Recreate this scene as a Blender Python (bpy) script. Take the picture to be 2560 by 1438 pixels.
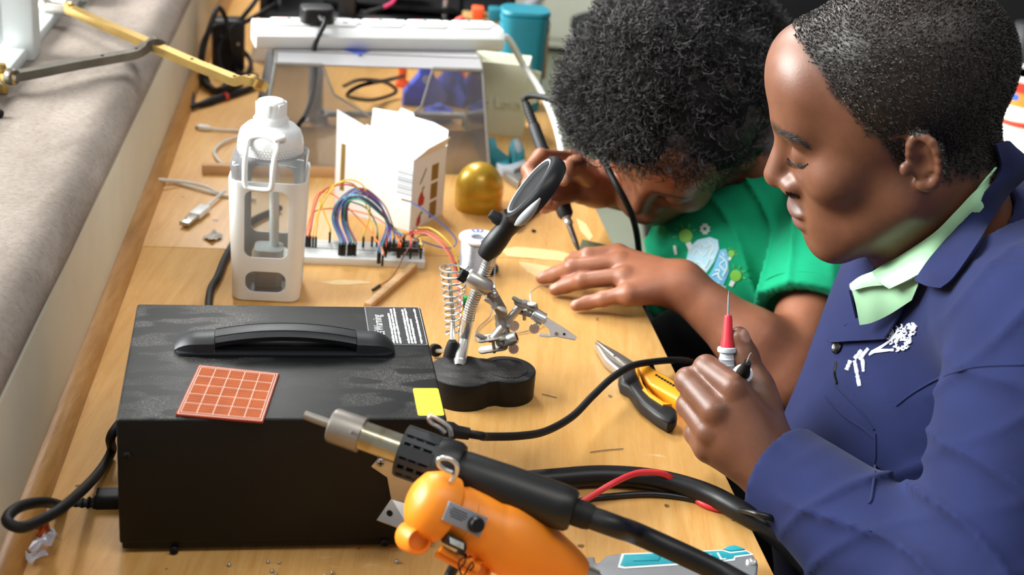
import bpy, bmesh, math, random
import numpy as np
from mathutils import Matrix, Vector, noise as mnoise
random.seed(7); RNG = np.random.default_rng(11)
scn = bpy.context.scene
for o in list(bpy.data.objects): bpy.data.objects.remove(o)
COL = scn.collection

# ------------------------------------------------------------------ camera
# world: metres, z = 0 is the top of the workbench, +y away from the photographer
PITCH, ROLL, CAM_H, FPX = math.radians(23.61), math.radians(5.33), .668, 3600.
cF = Vector((0, math.cos(PITCH), -math.sin(PITCH))); _u = Vector((0, math.sin(PITCH), math.cos(PITCH)))
cX = math.cos(ROLL)*Vector((1, 0, 0)) + math.sin(ROLL)*_u
cU = -math.sin(ROLL)*Vector((1, 0, 0)) + math.cos(ROLL)*_u
cC = Vector((0, 0, CAM_H))
cam = bpy.data.cameras.new('camera'); camo = bpy.data.objects.new('camera', cam); COL.objects.link(camo)
cm = Matrix((( cX.x, cU.x, -cF.x, 0), (cX.y, cU.y, -cF.y, 0), (cX.z, cU.z, -cF.z, CAM_H), (0, 0, 0, 1)))
camo.matrix_world = cm
cam.sensor_width = 36; cam.lens = 36*FPX/2560; cam.clip_start = .05; cam.clip_end = 60
cam.dof.use_dof = True; cam.dof.focus_distance = 1.30; cam.dof.aperture_fstop = 6.3
scn.camera = camo

# ------------------------------------------------------------------ light
scn.view_settings.view_transform = 'Standard'; scn.view_settings.look = 'None'
scn.view_settings.gamma = 1; scn.view_settings.use_curve_mapping = False
scn.view_settings.exposure = 1.05
world = bpy.data.worlds.new('world'); scn.world = world; world.use_nodes = True
world.node_tree.nodes['Background'].inputs[0].default_value = (.93, .96, 1, 1)
world.node_tree.nodes['Background'].inputs[1].default_value = .14
def area(name, loc, aim, sx, sy, power, col=(1, 1, 1)):
    l = bpy.data.lights.new(name, 'AREA'); l.shape = 'RECTANGLE'; l.size = sx; l.size_y = sy; l.energy = power; l.color = col
    o = bpy.data.objects.new(name, l); COL.objects.link(o); o.location = loc
    o.rotation_euler = (Vector(aim)-Vector(loc)).to_track_quat('-Z', 'Y').to_euler()
    return o
# daylight entering through the row of windows along the left wall
area('window_daylight', (-1.35, 1.95, 1.2), (.35, 1.38, 0), 3.0, 1.5, 270, (1, .985, .96))
# weak fill lamp added overhead, out of view, to lift the general level
area('fill_light', (.5, .55, 1.75), (.25, 1.25, 0), 1.6, .5, 7, (1, .97, .92))
cyc = scn.cycles
cyc.max_bounces = 7; cyc.diffuse_bounces = 3; cyc.glossy_bounces = 4; cyc.transmission_bounces = 7; cyc.transparent_max_bounces = 12
cyc.sample_clamp_indirect = 6; cyc.caustics_reflective = False; cyc.caustics_refractive = False

# pixel of the 2560x1438 frame -> point of the place
def ray(px, py): return cF + cX*((px-1280)/FPX) - cU*((py-719)/FPX)
def P(px, py, z=0.):
    d = ray(px, py); return cC + d*((z-CAM_H)/d.z)
def PD(px, py, D): return cC + ray(px, py)*D
def PY(px, py, y):
    d = ray(px, py); return cC + d*(y/d.y)

# ------------------------------------------------------------------ materials
def lin(c):
    if isinstance(c, str): c = [int(c[i:i+2], 16)/255 for i in (0, 2, 4)]
    return tuple(x/12.92 if x <= .04045 else ((x+.055)/1.055)**2.4 for x in c)+(1,)
MATS = {}
class NT:
    def __init__(s, name):
        s.m = bpy.data.materials.new(name); s.m.use_nodes = True; s.t = s.m.node_tree
        s.b = s.t.nodes['Principled BSDF']; s.out = s.t.nodes['Material Output']
    def n(s, typ, **k):
        nd = s.t.nodes.new(typ)
        for a, v in k.items():
            if a.startswith('i_'): nd.inputs[a[2:].replace('_', ' ')].default_value = v
            else: setattr(nd, a, v)
        return nd
    def l(s, a, b): s.t.links.new(a, b)
    def coord(s, scale=(1, 1, 1), kind='Object', rot=(0, 0, 0)):
        c = s.n('ShaderNodeTexCoord'); m = s.n('ShaderNodeMapping'); m.inputs['Scale'].default_value = scale
        m.inputs['Rotation'].default_value = rot
        s.l(c.outputs[kind], m.inputs[0]); return m.outputs[0]
    def noise(s, vec, scale=5, detail=4, rough=.55, dist=0):
        n = s.n('ShaderNodeTexNoise'); n.inputs['Scale'].default_value = scale; n.inputs['Detail'].default_value = detail
        n.inputs['Roughness'].default_value = rough; n.inputs['Distortion'].default_value = dist
        s.l(vec, n.inputs['Vector']); return n.outputs[0]
    def ramp(s, fac, stops):
        r = s.n('ShaderNodeValToRGB'); e = r.color_ramp.elements
        while len(e) < len(stops): e.new(.5)
        for k, (p, c) in enumerate(stops): e[k].position = p; e[k].color = c if len(c) == 4 else tuple(c)+(1,)
        s.l(fac, r.inputs[0]); return r.outputs[0]
    def mix(s, fac, a, b, mode='MIX'):
        m = s.n('ShaderNodeMix', data_type='RGBA', blend_type=mode)
        for sock, v in ((m.inputs[0], fac), (m.inputs[6], a), (m.inputs[7], b)):
            if hasattr(v, 'links'): s.l(v, sock)
            else: sock.default_value = v
        return m.outputs[2]
    def bump(s, h, strength=.3, dist=.001):
        b = s.n('ShaderNodeBump'); b.inputs['Strength'].default_value = strength; b.inputs['Distance'].default_value = dist
        s.l(h, b.inputs['Height']); s.l(b.outputs[0], s.b.inputs['Normal'])
    def base(s, v):
        if hasattr(v, 'links'): s.l(v, s.b.inputs['Base Color'])
        else: s.b.inputs['Base Color'].default_value = v
    def done(s, rough=.5, metal=0, spec=.5, **k):
        s.b.inputs['Roughness'].default_value = rough; s.b.inputs['Metallic'].default_value = metal
        s.b.inputs['Specular IOR Level'].default_value = spec
        for a, v in k.items(): s.b.inputs[a.replace('_', ' ')].default_value = v
        MATS[s.m.name] = s.m; return s.m
W0, W1 = (0, 0, 0, 1), (1, 1, 1, 1)
def mat(name, col, rough=.5, metal=0, spec=.5, var=.06, nscale=40, bump=0, **k):
    """plain painted / moulded surface with a little procedural mottling"""
    t = NT(name); c = lin(col); v = t.coord()
    n = t.noise(v, nscale, 3)
    lo = tuple(max(0, x*(1-var)) for x in c[:3])+(1,); hi = tuple(min(1, x*(1+var)) for x in c[:3])+(1,)
    t.base(t.ramp(n, [(.3, lo), (.7, hi)]))
    if bump: t.bump(n, bump, .0006)
    return t.done(rough, metal, spec, **k)

def thin_clear(name, tint='f4f7f7', rough=.05, refl=1., whiten=0.):
    """thin clear plastic or glass sheet: transparent with Fresnel reflection and an optional flat white share"""
    t = NT(name); t.t.nodes.remove(t.b)
    tr = t.n('ShaderNodeBsdfTransparent'); tr.inputs[0].default_value = lin(tint); gl_ = t.n('ShaderNodeBsdfGlossy'); gl_.inputs['Roughness'].default_value = rough
    fr = t.n('ShaderNodeFresnel'); fr.inputs[0].default_value = 1.45; nz = t.noise(t.coord(), 14, 4)
    mr = t.n('ShaderNodeMapRange'); mr.inputs[1].default_value = .3; mr.inputs[2].default_value = .8; mr.inputs[3].default_value = refl*.9; mr.inputs[4].default_value = refl*1.3; t.l(nz, mr.inputs[0])
    ml = t.n('ShaderNodeMath', operation='MULTIPLY'); t.l(fr.outputs[0], ml.inputs[0]); t.l(mr.outputs[0], ml.inputs[1])
    mx = t.n('ShaderNodeMixShader'); t.l(ml.outputs[0], mx.inputs[0]); t.l(tr.outputs[0], mx.inputs[1]); t.l(gl_.outputs[0], mx.inputs[2]); 
    if whiten:
        df = t.n('ShaderNodeBsdfDiffuse'); df.inputs[0].default_value = lin('dedce0'); m2 = t.n('ShaderNodeMixShader'); m2.inputs[0].default_value = whiten
        t.l(mx.outputs[0], m2.inputs[1]); t.l(df.outputs[0], m2.inputs[2]); mx = m2
    t.l(mx.outputs[0], t.out.inputs[0])
    MATS[name] = t.m; return t.m

# ------------------------------------------------------------------ meshes
def crv(pts, n=8, closed=False):
    """Catmull-Rom through pts"""
    p = [Vector(q) for q in pts]; out = []; N = len(p)
    for i in range(N if closed else N-1):
        if closed: a, b, c, d = p[i-1], p[i], p[(i+1) % N], p[(i+2) % N]
        else:
            b, c = p[i], p[i+1]; a = p[i-1] if i else b*2-c; d = p[i+2] if i+2 < N else c*2-b
        for k in range(n):
            t = k/n
            out.append(.5*((2*b)+(c-a)*t+(2*a-5*b+4*c-d)*t*t+(3*b-a-3*c+d)*t**3))
    if not closed: out.append(p[-1].copy())
    return out
def lerp_list(vals, n):
    return list(np.interp(np.linspace(0, 1, n), np.linspace(0, 1, len(vals)), vals))
def frame(o, z, xh=None):
    """matrix at o with local z along z and local x near xh"""
    z = Vector(z).normalized(); xh = Vector(xh) if xh is not None else (Vector((1, 0, 0)) if abs(z.x) < .9 else Vector((0, 1, 0)))
    y = z.cross(xh).normalized(); x = y.cross(z)
    return Matrix(((x.x, y.x, z.x, o[0]), (x.y, y.y, z.y, o[1]), (x.z, y.z, z.z, o[2]), (0, 0, 0, 1)))
def TR(x=0, y=0, z=0, rz=0, rx=0, ry=0):
    return Matrix.Translation((x, y, z)) @ Matrix.Rotation(rz, 4, 'Z') @ Matrix.Rotation(ry, 4, 'Y') @ Matrix.Rotation(rx, 4, 'X')
I4 = Matrix.Identity(4)
class MB:
    def __init__(s): s.v = []; s.f = []
    def add(s, vs, fs, M=None):
        o = len(s.v)
        s.v += [tuple(M @ Vector(q)) if M is not None else tuple(q) for q in vs]
        s.f += [tuple(i+o for i in f) for f in fs]; return s
    def bm(s, b, M=None):
        b.verts.ensure_lookup_table(); b.verts.index_update()
        s.add([v.co for v in b.verts], [[v.index for v in f.verts] for f in b.faces], M); b.free(); return s
    def box(s, c, size, M=None, bev=0, seg=2):
        b = bmesh.new(); bmesh.ops.create_cube(b, size=1)
        for v in b.verts: v.co = Vector((v.co.x*size[0]+c[0], v.co.y*size[1]+c[1], v.co.z*size[2]+c[2]))
        if bev: bmesh.ops.bevel(b, geom=list(b.edges), offset=bev, segments=seg, affect='EDGES', profile=.5)
        return s.bm(b, M)
    def prism(s, poly, z0, z1, M=None, bev=0, seg=2):
        b = bmesh.new(); vs = [b.verts.new((p[0], p[1], z0)) for p in poly]; f = b.faces.new(vs)
        r = bmesh.ops.extrude_face_region(b, geom=[f]); up = [e for e in r['geom'] if isinstance(e, bmesh.types.BMVert)]
        for v in up: v.co.z = z1
        bmesh.ops.recalc_face_normals(b, faces=b.faces)
        if bev:
            ed = [e for e in b.edges if abs(e.verts[0].co.z-e.verts[1].co.z) < 1e-9]
            bmesh.ops.bevel(b, geom=ed, offset=bev, segments=seg, affect='EDGES', profile=.5)
        return s.bm(b, M)
    def tube(s, path, r, sides=10, M=None, caps=True, closed=False, flat=None):
        p = [Vector(q) for q in path]; N = len(p)
        rs = r if isinstance(r, (list, tuple)) else [r]*N
        if len(rs) != N: rs = lerp_list(rs, N)
        t0 = (p[1]-p[0]).normalized(); nrm = t0.orthogonal().normalized() if flat is None else Vector(flat)
        vs = []; fs = []
        for i in range(N):
            if closed: t = (p[(i+1) % N]-p[i-1]).normalized()
            else: t = (p[min(i+1, N-1)]-p[max(i-1, 0)]).normalized()
            nrm = (nrm-t*nrm.dot(t)); nrm = nrm.normalized() if nrm.length > 1e-9 else t.orthogonal().normalized()
            bn = t.cross(nrm)
            for k in range(sides):
                a = 2*math.pi*k/sides; vs.append(p[i]+(nrm*math.cos(a)+bn*math.sin(a))*rs[i])
        for i in range(N if closed else N-1):
            j = (i+1) % N
            for k in range(sides):
                l = (k+1) % sides; fs.append((i*sides+k, i*sides+l, j*sides+l, j*sides+k))
        if caps and not closed: fs += [tuple(range(sides))[::-1], tuple((N-1)*sides+k for k in range(sides))]
        return s.add(vs, fs, M)
    def strip(s, path, w, th, up=(0, 0, 1), M=None):
        """flat bar of width w and thickness th along a path; up = its face normal hint"""
        p = [Vector(q) for q in path]; N = len(p); vs = []; fs = []
        ws = w if isinstance(w, (list, tuple)) else [w]*N
        if len(ws) != N: ws = lerp_list(ws, N)
        for i in range(N):
            t = (p[min(i+1, N-1)]-p[max(i-1, 0)]).normalized()
            sd = t.cross(Vector(up)).normalized(); n = sd.cross(t)
            for a, b in ((-1, -1), (1, -1), (1, 1), (-1, 1)): vs.append(p[i]+sd*a*ws[i]/2+n*b*th/2)
        for i in range(N-1):
            for k in range(4): l = (k+1) % 4; fs.append((i*4+k, i*4+l, i*4+4+l, i*4+4+k))
        fs += [(3, 2, 1, 0), tuple((N-1)*4+k for k in range(4))]
        return s.add(vs, fs, M)
    def lathe(s, prof, seg=24, M=None):
        vs = []; fs = []; N = len(prof)
        for r, z in prof:
            for k in range(seg): a = 2*math.pi*k/seg; vs.append((r*math.cos(a), r*math.sin(a), z))
        for i in range(N-1):
            for k in range(seg): l = (k+1) % seg; fs.append((i*seg+k, i*seg+l, i*seg+seg+l, i*seg+seg+k))
        if prof[0][0] > 1e-9: fs.append(tuple(range(seg))[::-1])
        if prof[-1][0] > 1e-9: fs.append(tuple((N-1)*seg+k for k in range(seg)))
        return s.add(vs, fs, M)
    def ball(s, c, r, M=None, su=14, sv=9):
        rr = r if isinstance(r, (tuple, list)) else (r, r, r); vs = []; fs = []
        for j in range(sv+1):
            th = math.pi*j/sv
            for k in range(su):
                a = 2*math.pi*k/su; vs.append((c[0]+rr[0]*math.sin(th)*math.cos(a), c[1]+rr[1]*math.sin(th)*math.sin(a), c[2]-rr[2]*math.cos(th)))
        for j in range(sv):
            for k in range(su): l = (k+1) % su; fs.append((j*su+k, j*su+l, j*su+su+l, j*su+su+k))
        return s.add(vs, fs, M)
    def sheet(s, rows, th=.0, M=None):
        """surface through a grid of points, given thickness th along its normals"""
        R_, C_ = len(rows), len(rows[0]); pts = [[Vector(q) for q in r] for r in rows]; vs = []; fs = []
        def nr(i, j):
            a = pts[min(i+1, R_-1)][j]-pts[max(i-1, 0)][j]; b = pts[i][min(j+1, C_-1)]-pts[i][max(j-1, 0)]
            n = a.cross(b); return n.normalized() if n.length > 0 else Vector((0, 0, 1))
        ns = [[nr(i, j) for j in range(C_)] for i in range(R_)]
        for sg in ((1, -1) if th else (0,)):
            for i in range(R_):
                for j in range(C_): vs.append(pts[i][j]+ns[i][j]*th*.5*sg)
        q = R_*C_
        for i in range(R_-1):
            for j in range(C_-1):
                a, b, c, d = i*C_+j, i*C_+j+1, (i+1)*C_+j+1, (i+1)*C_+j
                fs.append((a, d, c, b))
                if th: fs.append((a+q, b+q, c+q, d+q))
        if th:
            ring = [j for j in range(C_)]+[i*C_+C_-1 for i in range(1, R_)]+[(R_-1)*C_+j for j in range(C_-2, -1, -1)]+[i*C_ for i in range(R_-2, 0, -1)]
            for k in range(len(ring)):
                a, b = ring[k], ring[(k+1) % len(ring)]; fs.append((a, b, b+q, a+q))
        return s.add(vs, fs, M)
    def text(s, body, size, M, depth=.0002, align='CENTER', ref=None, width=1.):
        c = bpy.data.curves.new('t', 'FONT'); c.body = body; c.size = size; c.extrude = depth; c.align_x = align; c.align_y = 'CENTER'
        c.resolution_u = 2; o = bpy.data.objects.new('t', c); COL.objects.link(o)
        bpy.context.view_layer.update(); dg = bpy.context.evaluated_depsgraph_get()
        me = bpy.data.meshes.new_from_object(o.evaluated_get(dg))
        Sx = Matrix.Diagonal((width, 1, 1, 1))
        s.add([v.co for v in me.vertices], [list(p.vertices) for p in me.polygons], M @ Sx)
        bpy.data.objects.remove(o); bpy.data.curves.remove(c); bpy.data.meshes.remove(me); return s
def mesh_obj(name, vs, fs, m, parent=None, smooth=40, local=True, recalc=True):
    me = bpy.data.meshes.new(name)
    if parent is not None and not local:
        q_ = parent
        while '_mi' not in q_: q_ = q_.parent
        Mi = q_['_mi']; Mi = Matrix([list(Mi[i*4:i*4+4]) for i in range(4)])
        vs = [tuple(Mi @ Vector(q)) for q in vs]
    me.from_pydata([tuple(q) for q in vs], [], [list(f) for f in fs]); me.validate()
    if recalc:
        b = bmesh.new(); b.from_mesh(me); bmesh.ops.recalc_face_normals(b, faces=b.faces); b.to_mesh(me); b.free()
    if smooth:
        for p in me.polygons: p.use_smooth = True
        if smooth < 180: me.set_sharp_from_angle(angle=math.radians(smooth))
    me.materials.append(MATS[m] if isinstance(m, str) else m)
    o = bpy.data.objects.new(name, me); COL.objects.link(o)
    if parent is not None: o.parent = parent
    return o
def part(name, mb, m, parent, smooth=40, world=False, label=None):
    o = mesh_obj(name, mb.v, mb.f, m, parent, smooth, local=not world)
    if label: o['label'] = label
    return o
def tag(o, label, cat, group=None, kind=None):
    o['label'] = label; o['category'] = cat
    if group: o['group'] = group
    if kind: o['kind'] = kind
    return o
def thing(name, label, cat, M=None, group=None):
    o = bpy.data.objects.new(name, None); COL.objects.link(o); o.empty_display_size = .02
    M = M if M is not None else I4
    o.matrix_world = M; tag(o, label, cat, group)
    Mi = M.inverted(); o['_mi'] = [x for r in Mi for x in r]
    return o
def solo(name, mb, m, label, cat, group=None, smooth=40, M=None):
    """a thing that is one mesh; mb is in world space, its origin is put at its base"""
    a = np.array(mb.v)
    c = Vector((float((a[:, 0].min()+a[:, 0].max())/2), float((a[:, 1].min()+a[:, 1].max())/2), float(a[:, 2].min())))
    o = mesh_obj(name, [tuple(Vector(q)-c) for q in mb.v], mb.f, m, None, smooth); o.location = c
    return tag(o, label, cat, group)
def struct(name, mb, m, label, cat='structure', smooth=40, parent=None):
    o = mesh_obj(name, mb.v, mb.f, m, parent, smooth)
    if parent is None: o['kind'] = 'structure'; o['label'] = label; o['category'] = cat
    return o
def pp(pts):  # [(px, py, z)] -> points
    return [P(*q) for q in pts]
def cable(name, pts, r, m, label, cat='cable', n=8, sides=10, group=None, world=None):
    mb = MB(); mb.tube(crv(world if world else pp(pts), n), r, sides); return solo(name, mb, m, label, cat, group, smooth=60)
# ------------------------------------------------------------------ materials of the room
def wood_mat(name, c0, c1, c2, along=(1, 14, 1), rough=.42, stain=None, rot=0, spots=.0, scuff=None):
    t = NT(name)
    v = t.coord(along, rot=(0, 0, rot)); g = t.noise(v, 9, 7, .6, .7); w = t.coord((1, 1, 1)); blot = t.noise(w, 4.5, 4, .6)
    fine = t.noise(v, 60, 3, .7)
    col = t.ramp(g, [(.25, lin(c0)), (.5, lin(c1)), (.75, lin(c2))])
    col = t.mix(t.ramp(blot, [(.35, W0), (.75, (.55, .55, .55, 1))]), col, lin(c0), 'MULTIPLY') if stain is None else t.mix(t.ramp(blot, [(.42, W0), (.72, (.6, .6, .6, 1))]), col, lin(stain))
    col = t.mix(t.ramp(fine, [(.3, (.16, .16, .16, 1)), (.6, W0)]), col, lin(c0), 'MULTIPLY')
    if scuff:
        sc = t.noise(t.coord((1, 5, 1), rot=(0, 0, 1.45)), 7, 5, .7, .4)
        col = t.mix(t.ramp(sc, [(.63, W0), (.72, (.55, .55, .55, 1))]), col, lin(scuff))
    if spots:
        sp = t.noise(w, 55, 2, .5); col = t.mix(t.ramp(sp, [(.735, W0), (.76, (spots,)*3+(1,))]), col, lin('3b2a1a'))
    t.base(col); t.bump(fine, .12, .0004)
    return t.done(rough, 0, .4)
wood_mat('bench_ply', 'd49c54', 'e3b26c', 'ecc07c', (14, 1, 1), .38, stain='cb954a', rot=-.16, spots=.75, scuff='efd9a8')
wood_mat('trim_wood', 'a9763a', 'bf8c4c', 'cf9f60', (16, 1, 16), .35, rot=-.13, stain='99652f')
wood_mat('pale_strip_wood', 'c59a66', 'd7b07c', 'e6c595', (2, 14, 14), .5)
wood_mat('bench_edge', 'b47f42', 'c99756', 'd8aa6a', (10, 1, 10), .45)
def sill_mat():
    t = NT('weathered_sill'); v = t.coord((3, 1, 3)); w = t.coord()
    g = t.noise(v, 7, 8, .65, .5); b = t.noise(w, 5, 5, .6); f = t.noise(w, 160, 4, .7)
    c = t.ramp(g, [(.25, lin('8d8177')), (.5, lin('a2968c')), (.75, lin('b2a69c'))])
    c = t.mix(t.ramp(b, [(.45, W0), (.75, (.5, .5, .5, 1))]), c, lin('6f625b'))
    c = t.mix(t.ramp(f, [(.3, (.35, .35, .35, 1)), (.55, W0)]), c, lin('5c5049'))
    c = t.mix(t.ramp(t.noise(w, 230, 2), [(.74, W0), (.77, W1)]), c, lin('e8e0d6'))
    t.base(c); t.bump(f, .35, .0008); t.done(.8, 0, .25)
sill_mat()
def wall_mat(name, a, b, dirt):
    t = NT(name); w = t.coord(); n = t.noise(w, 3, 5, .6); s = t.noise(t.coord((1.5, 1.5, 1)), 3, 5, .65)
    c = t.ramp(n, [(.3, lin(a)), (.7, lin(b))]); c = t.mix(t.ramp(s, [(.5, W0), (.8, (.5, .5, .5, 1))]), c, lin(dirt))
    t.base(c); t.bump(t.noise(w, 120, 3), .1, .0006); t.done(.55, 0, .35)
wall_mat('cream_wall', 'dedac6', 'e5e2d1', 'c6c0a8')
wall_mat('far_wall', 'c9cbbb', 'd4d6c8', 'a9ab9a')
wall_mat('grey_lino', '8d9280', '9a9f8d', '7f8472')
wall_mat('window_paint', 'd5dcdc', 'e3e9e8', 'b7bfbd')
mat('black_plastic', '0d0e10', .42, var=.12, spec=.4); mat('soft_black', '0a0b0c', .6, var=.1, spec=.35); mat('matte_black', '060608', .75, var=.1, spec=.25)
mat('white_plastic', 'eef0f0', .38, var=.015); mat('white_cable', 'dfe0dc', .45, var=.03)
mat('chrome', 'dcdcda', .22, .82, var=.04); mat('steel', 'c0bdb8', .34, .82, var=.08); mat('dull_steel', '97928b', .42, .8, var=.12, nscale=90)
mat('brass', 'c8a763', .36, 1, var=.12, nscale=30); mat('aged_bronze', '6a655c', .42, .75, var=.12, nscale=40)
thin_clear('glass_clear', 'f6f8f8', .03)
mat('dark_cabinet', '14161a', .6, var=.15); mat('cardboard_brown', '8a6d3c', .8, var=.1); mat('grey_plastic', '8d9195', .45)

# ------------------------------------------------------------------ the setting
WYAW = math.atan(.133); WM = TR(-.247, 0, 0, WYAW)          # wall frame: +x into the room, +y along the wall
TYAW = math.radians(9.2); TM = TR(.3875*1, 0, 0, TYAW)      # bench edge frame: x = 0 is the open edge, +y away
FZ = -.75
struct('floor', MB().box((.6, 2.3, FZ-.02), (6.4, 8.2, .04)), 'grey_lino', 'grey green linoleum floor of the workshop', 'floor')
struct('wall_left', MB().box((-.11, 2.2, (FZ+.128)/2), (.22, 5.6, .128-FZ), WM), 'cream_wall', 'cream painted wall below the window sill', 'wall')
struct('wall_back', MB().box((.9, 6.32, .55), (6.2, .1, 2.6)), 'far_wall', 'pale painted wall at the far end of the room', 'wall')
struct('baseboard_back', MB().box((.9, 6.25, FZ+.05), (6.2, .03, .1), bev=.004), 'aged_bronze', 'dark skirting board at the foot of the far wall', 'baseboard')
# window sill with rounded nose
prof = [(-.62, .128), (-.006, .128), (-.001, .130), (.001, .136), (-.002, .146), (-.008, .156), (-.018, .1635), (-.032, .167), (-.05, .168), (-.62, .170)]
mb = MB(); V = []; Fc = []
ys = [-.6+5.6*k/40 for k in range(41)]
for k, y in enumerate(ys):
    for (a, z) in prof:
        j = .0022*mnoise.noise(Vector((y*7, z*30, 3))) if a > -.1 else 0
        V.append(WM @ Vector((a+j, y, z+j*.6)))
n = len(prof)
for k in range(40):
    for i in range(n): Fc.append((k*n+i, k*n+(i+1) % n, (k+1)*n+(i+1) % n, (k+1)*n+i))
Fc += [tuple(range(n)), tuple(40*n+i for i in range(n))[::-1]]
mb.add(V, Fc); struct('trim_1', mb, 'weathered_sill', 'weathered grey brown window sill with a rounded edge', 'window sill', smooth=50)
# quarter round moulding where bench meets wall
mb = MB(); V = []; Fc = []; q = [(0, .0)]+[(0.0175*math.cos(a), 0.0175*math.sin(a)) for a in np.linspace(0, math.pi/2, 8)]
for k in range(33):
    y = .45+2.6*k/32
    for a, z in q: V.append(WM @ Vector((a+.0012*mnoise.noise(Vector((y*6, 1, a*9))), y, z+.0005)))
n = len(q)
for k in range(32):
    for i in range(n): Fc.append((k*n+i, k*n+(i+1) % n, (k+1)*n+(i+1) % n, (k+1)*n+i))
Fc += [tuple(range(n)), tuple(32*n+i for i in range(n))[::-1]]
mb.add(V, Fc); struct('trim_2', mb, 'trim_wood', 'varnished quarter round wooden moulding along the foot of the wall', 'moulding', smooth=50)

# workbench: boards, front rail and legs
bench = thing('workbench', 'long plywood workbench with worn varnish along the window wall', 'workbench', TR(0, 1.4, FZ))
def bench_x(y): return .3875-.162*y
def wall_x(y): return -.247-.133*y
def board(y0, y1, gap=.0006):
    g = gap; s = .034   # the joint runs square to the open edge
    pl = [(wall_x(y0)+.0005, y0+g-.04), (bench_x(y0), y0+g+.055), (bench_x(y1), y1-g+.055), (wall_x(y1)+.0005, y1-g-.04)]
    return MB().prism(pl, -.028, 0, bev=.0015, seg=2)
for y0, y1 in ((.3, 1.585), (1.585, 3.05)): part('bench_board', board(y0, y1), 'bench_ply', bench, world=True, label='plywood bench top board')
def rail(u, w, z0, z1, y0, y1, nm):
    part(nm, MB().box((u, (y0+y1)/2, (z0+z1)/2), (w, y1-y0, z1-z0), TM, bev=.002), 'bench_edge', bench, world=True)
rail(-.035, .022, -.12, -.029, .42, 2.98, 'apron'); rail(-.52, .022, -.12, -.029, .42, 2.98, 'apron')
mat('dried_glue', 'e3c48a', .6, var=.08)
for px in (((1250, 624), (1290, 617), (1345, 622), (1400, 628), (1446, 642), (1430, 655), (1380, 650), (1330, 646), (1270, 640)), ((1296, 655), (1340, 660), (1375, 668), (1382, 690), (1345, 694), (1318, 680)), ((800, 706), (850, 700), (905, 702), (930, 708), (880, 712), (830, 712)), ((1440, 545), (1465, 560), (1482, 592), (1474, 600), (1452, 578))):
    part('glue_smear', MB().prism([P(*q)[:2] for q in px], -.0002, .00025), 'dried_glue', bench, world=True)
for y in (.5, 1.75, 2.92):
    for u in (-.075, -.47): part('leg', MB().box((u, y, (FZ-.03)/2), (.06, .06, -.03-FZ), TM, bev=.003), 'bench_edge', bench, world=True)

# casement window above the sill: posts, rails and panes, open leaf outside
win = thing('window_1', 'white painted steel casement window above the sill', 'window', WM @ TR(-.155, 1.74, .168)); win['kind'] = 'structure'
sillz = .168
WX = -.158     # window plane, metres behind the wall face
def wbox(nm, c, s, m='window_paint', bev=.003): part(nm, MB().box(c, s, WM, bev=bev), m, win, world=True)
for y in (.5, 1.745, 3.0): wbox('window_post', (WX, y, .62+sillz), (.056, .04, 1.24))
wbox('bottom_rail', (WX-.004, 1.6, sillz+.007), (.045, 4.2, .016)); wbox('top_rail', (WX, 1.6, 1.42), (.056, 4.2, .05))
part('leaf_rail', MB().tube([WM @ Vector((WX+.035, 2.02+.2*k, sillz+.018)) for k in range(5)], [.011]*5, 16, caps=False).tube([WM @ Vector((WX+.035, 2.021+.2*k, sillz+.018)) for k in range(5)], [.0088]*5, 16), 'window_paint', win, world=True)
for y0, y1 in ((.52, 1.725), (1.765, 2.98)):
    part('pane', MB().box((WX-.01, (y0+y1)/2, .79), (.004, y1-y0, 1.2), WM), 'glass_clear', win, world=True)
# ------------------------------------------------------------------ helpers
def hit(px, py, o, n):
    d = ray(px, py); o = Vector(o); n = Vector(n); return cC + d*((o-cC).dot(n)/d.dot(n))
def cut(mb, cutters):
    """boolean difference, evaluated at once"""
    def mk(b):
        me = bpy.data.meshes.new('c'); me.from_pydata(b.v, [], b.f); bb = bmesh.new(); bb.from_mesh(me)
        bmesh.ops.remove_doubles(bb, verts=bb.verts, dist=1e-7); bmesh.ops.recalc_face_normals(bb, faces=bb.faces); bb.to_mesh(me); bb.free()
        o = bpy.data.objects.new('c', me); COL.objects.link(o); return o
    a = mk(mb); cs = [mk(c) for c in cutters]
    for c in cs:
        md = a.modifiers.new('b', 'BOOLEAN'); md.operation = 'DIFFERENCE'; md.object = c; md.solver = 'EXACT'
    bpy.context.view_layer.update(); dg = bpy.context.evaluated_depsgraph_get()
    me = bpy.data.meshes.new_from_object(a.evaluated_get(dg)); r = MB()
    r.add([v.co for v in me.vertices], [list(p.vertices) for p in me.polygons])
    for o in [a]+cs: d = o.data; bpy.data.objects.remove(o); bpy.data.meshes.remove(d)
    bpy.data.meshes.remove(me); return r
def rrect(cx, cy, w, h, r, n=5):
    out = []
    for sx, sy, a0 in ((1, 1, 0), (-1, 1, 90), (-1, -1, 180), (1, -1, 270)):
        for k in range(n+1):
            a = math.radians(a0+90*k/n); out.append((cx+sx*(w/2-r)+r*math.cos(a), cy+sy*(h/2-r)+r*math.sin(a)))
    return out
def screw(parent, M, r=.0035, m='dull_steel', nm='screw'):
    o = part(nm, MB().lathe([(r, 0), (r, .0008), (r*.75, .0018), (r*.3, .0022), (0, .0022)], 14, M), m, parent)
    part('cross_slot', MB().box((0, 0, .0022), (r*1.2, r*.28, .0006), M).box((0, 0, .0022), (r*.28, r*1.2, .0006), M), 'matte_black', o)
    return o

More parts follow.
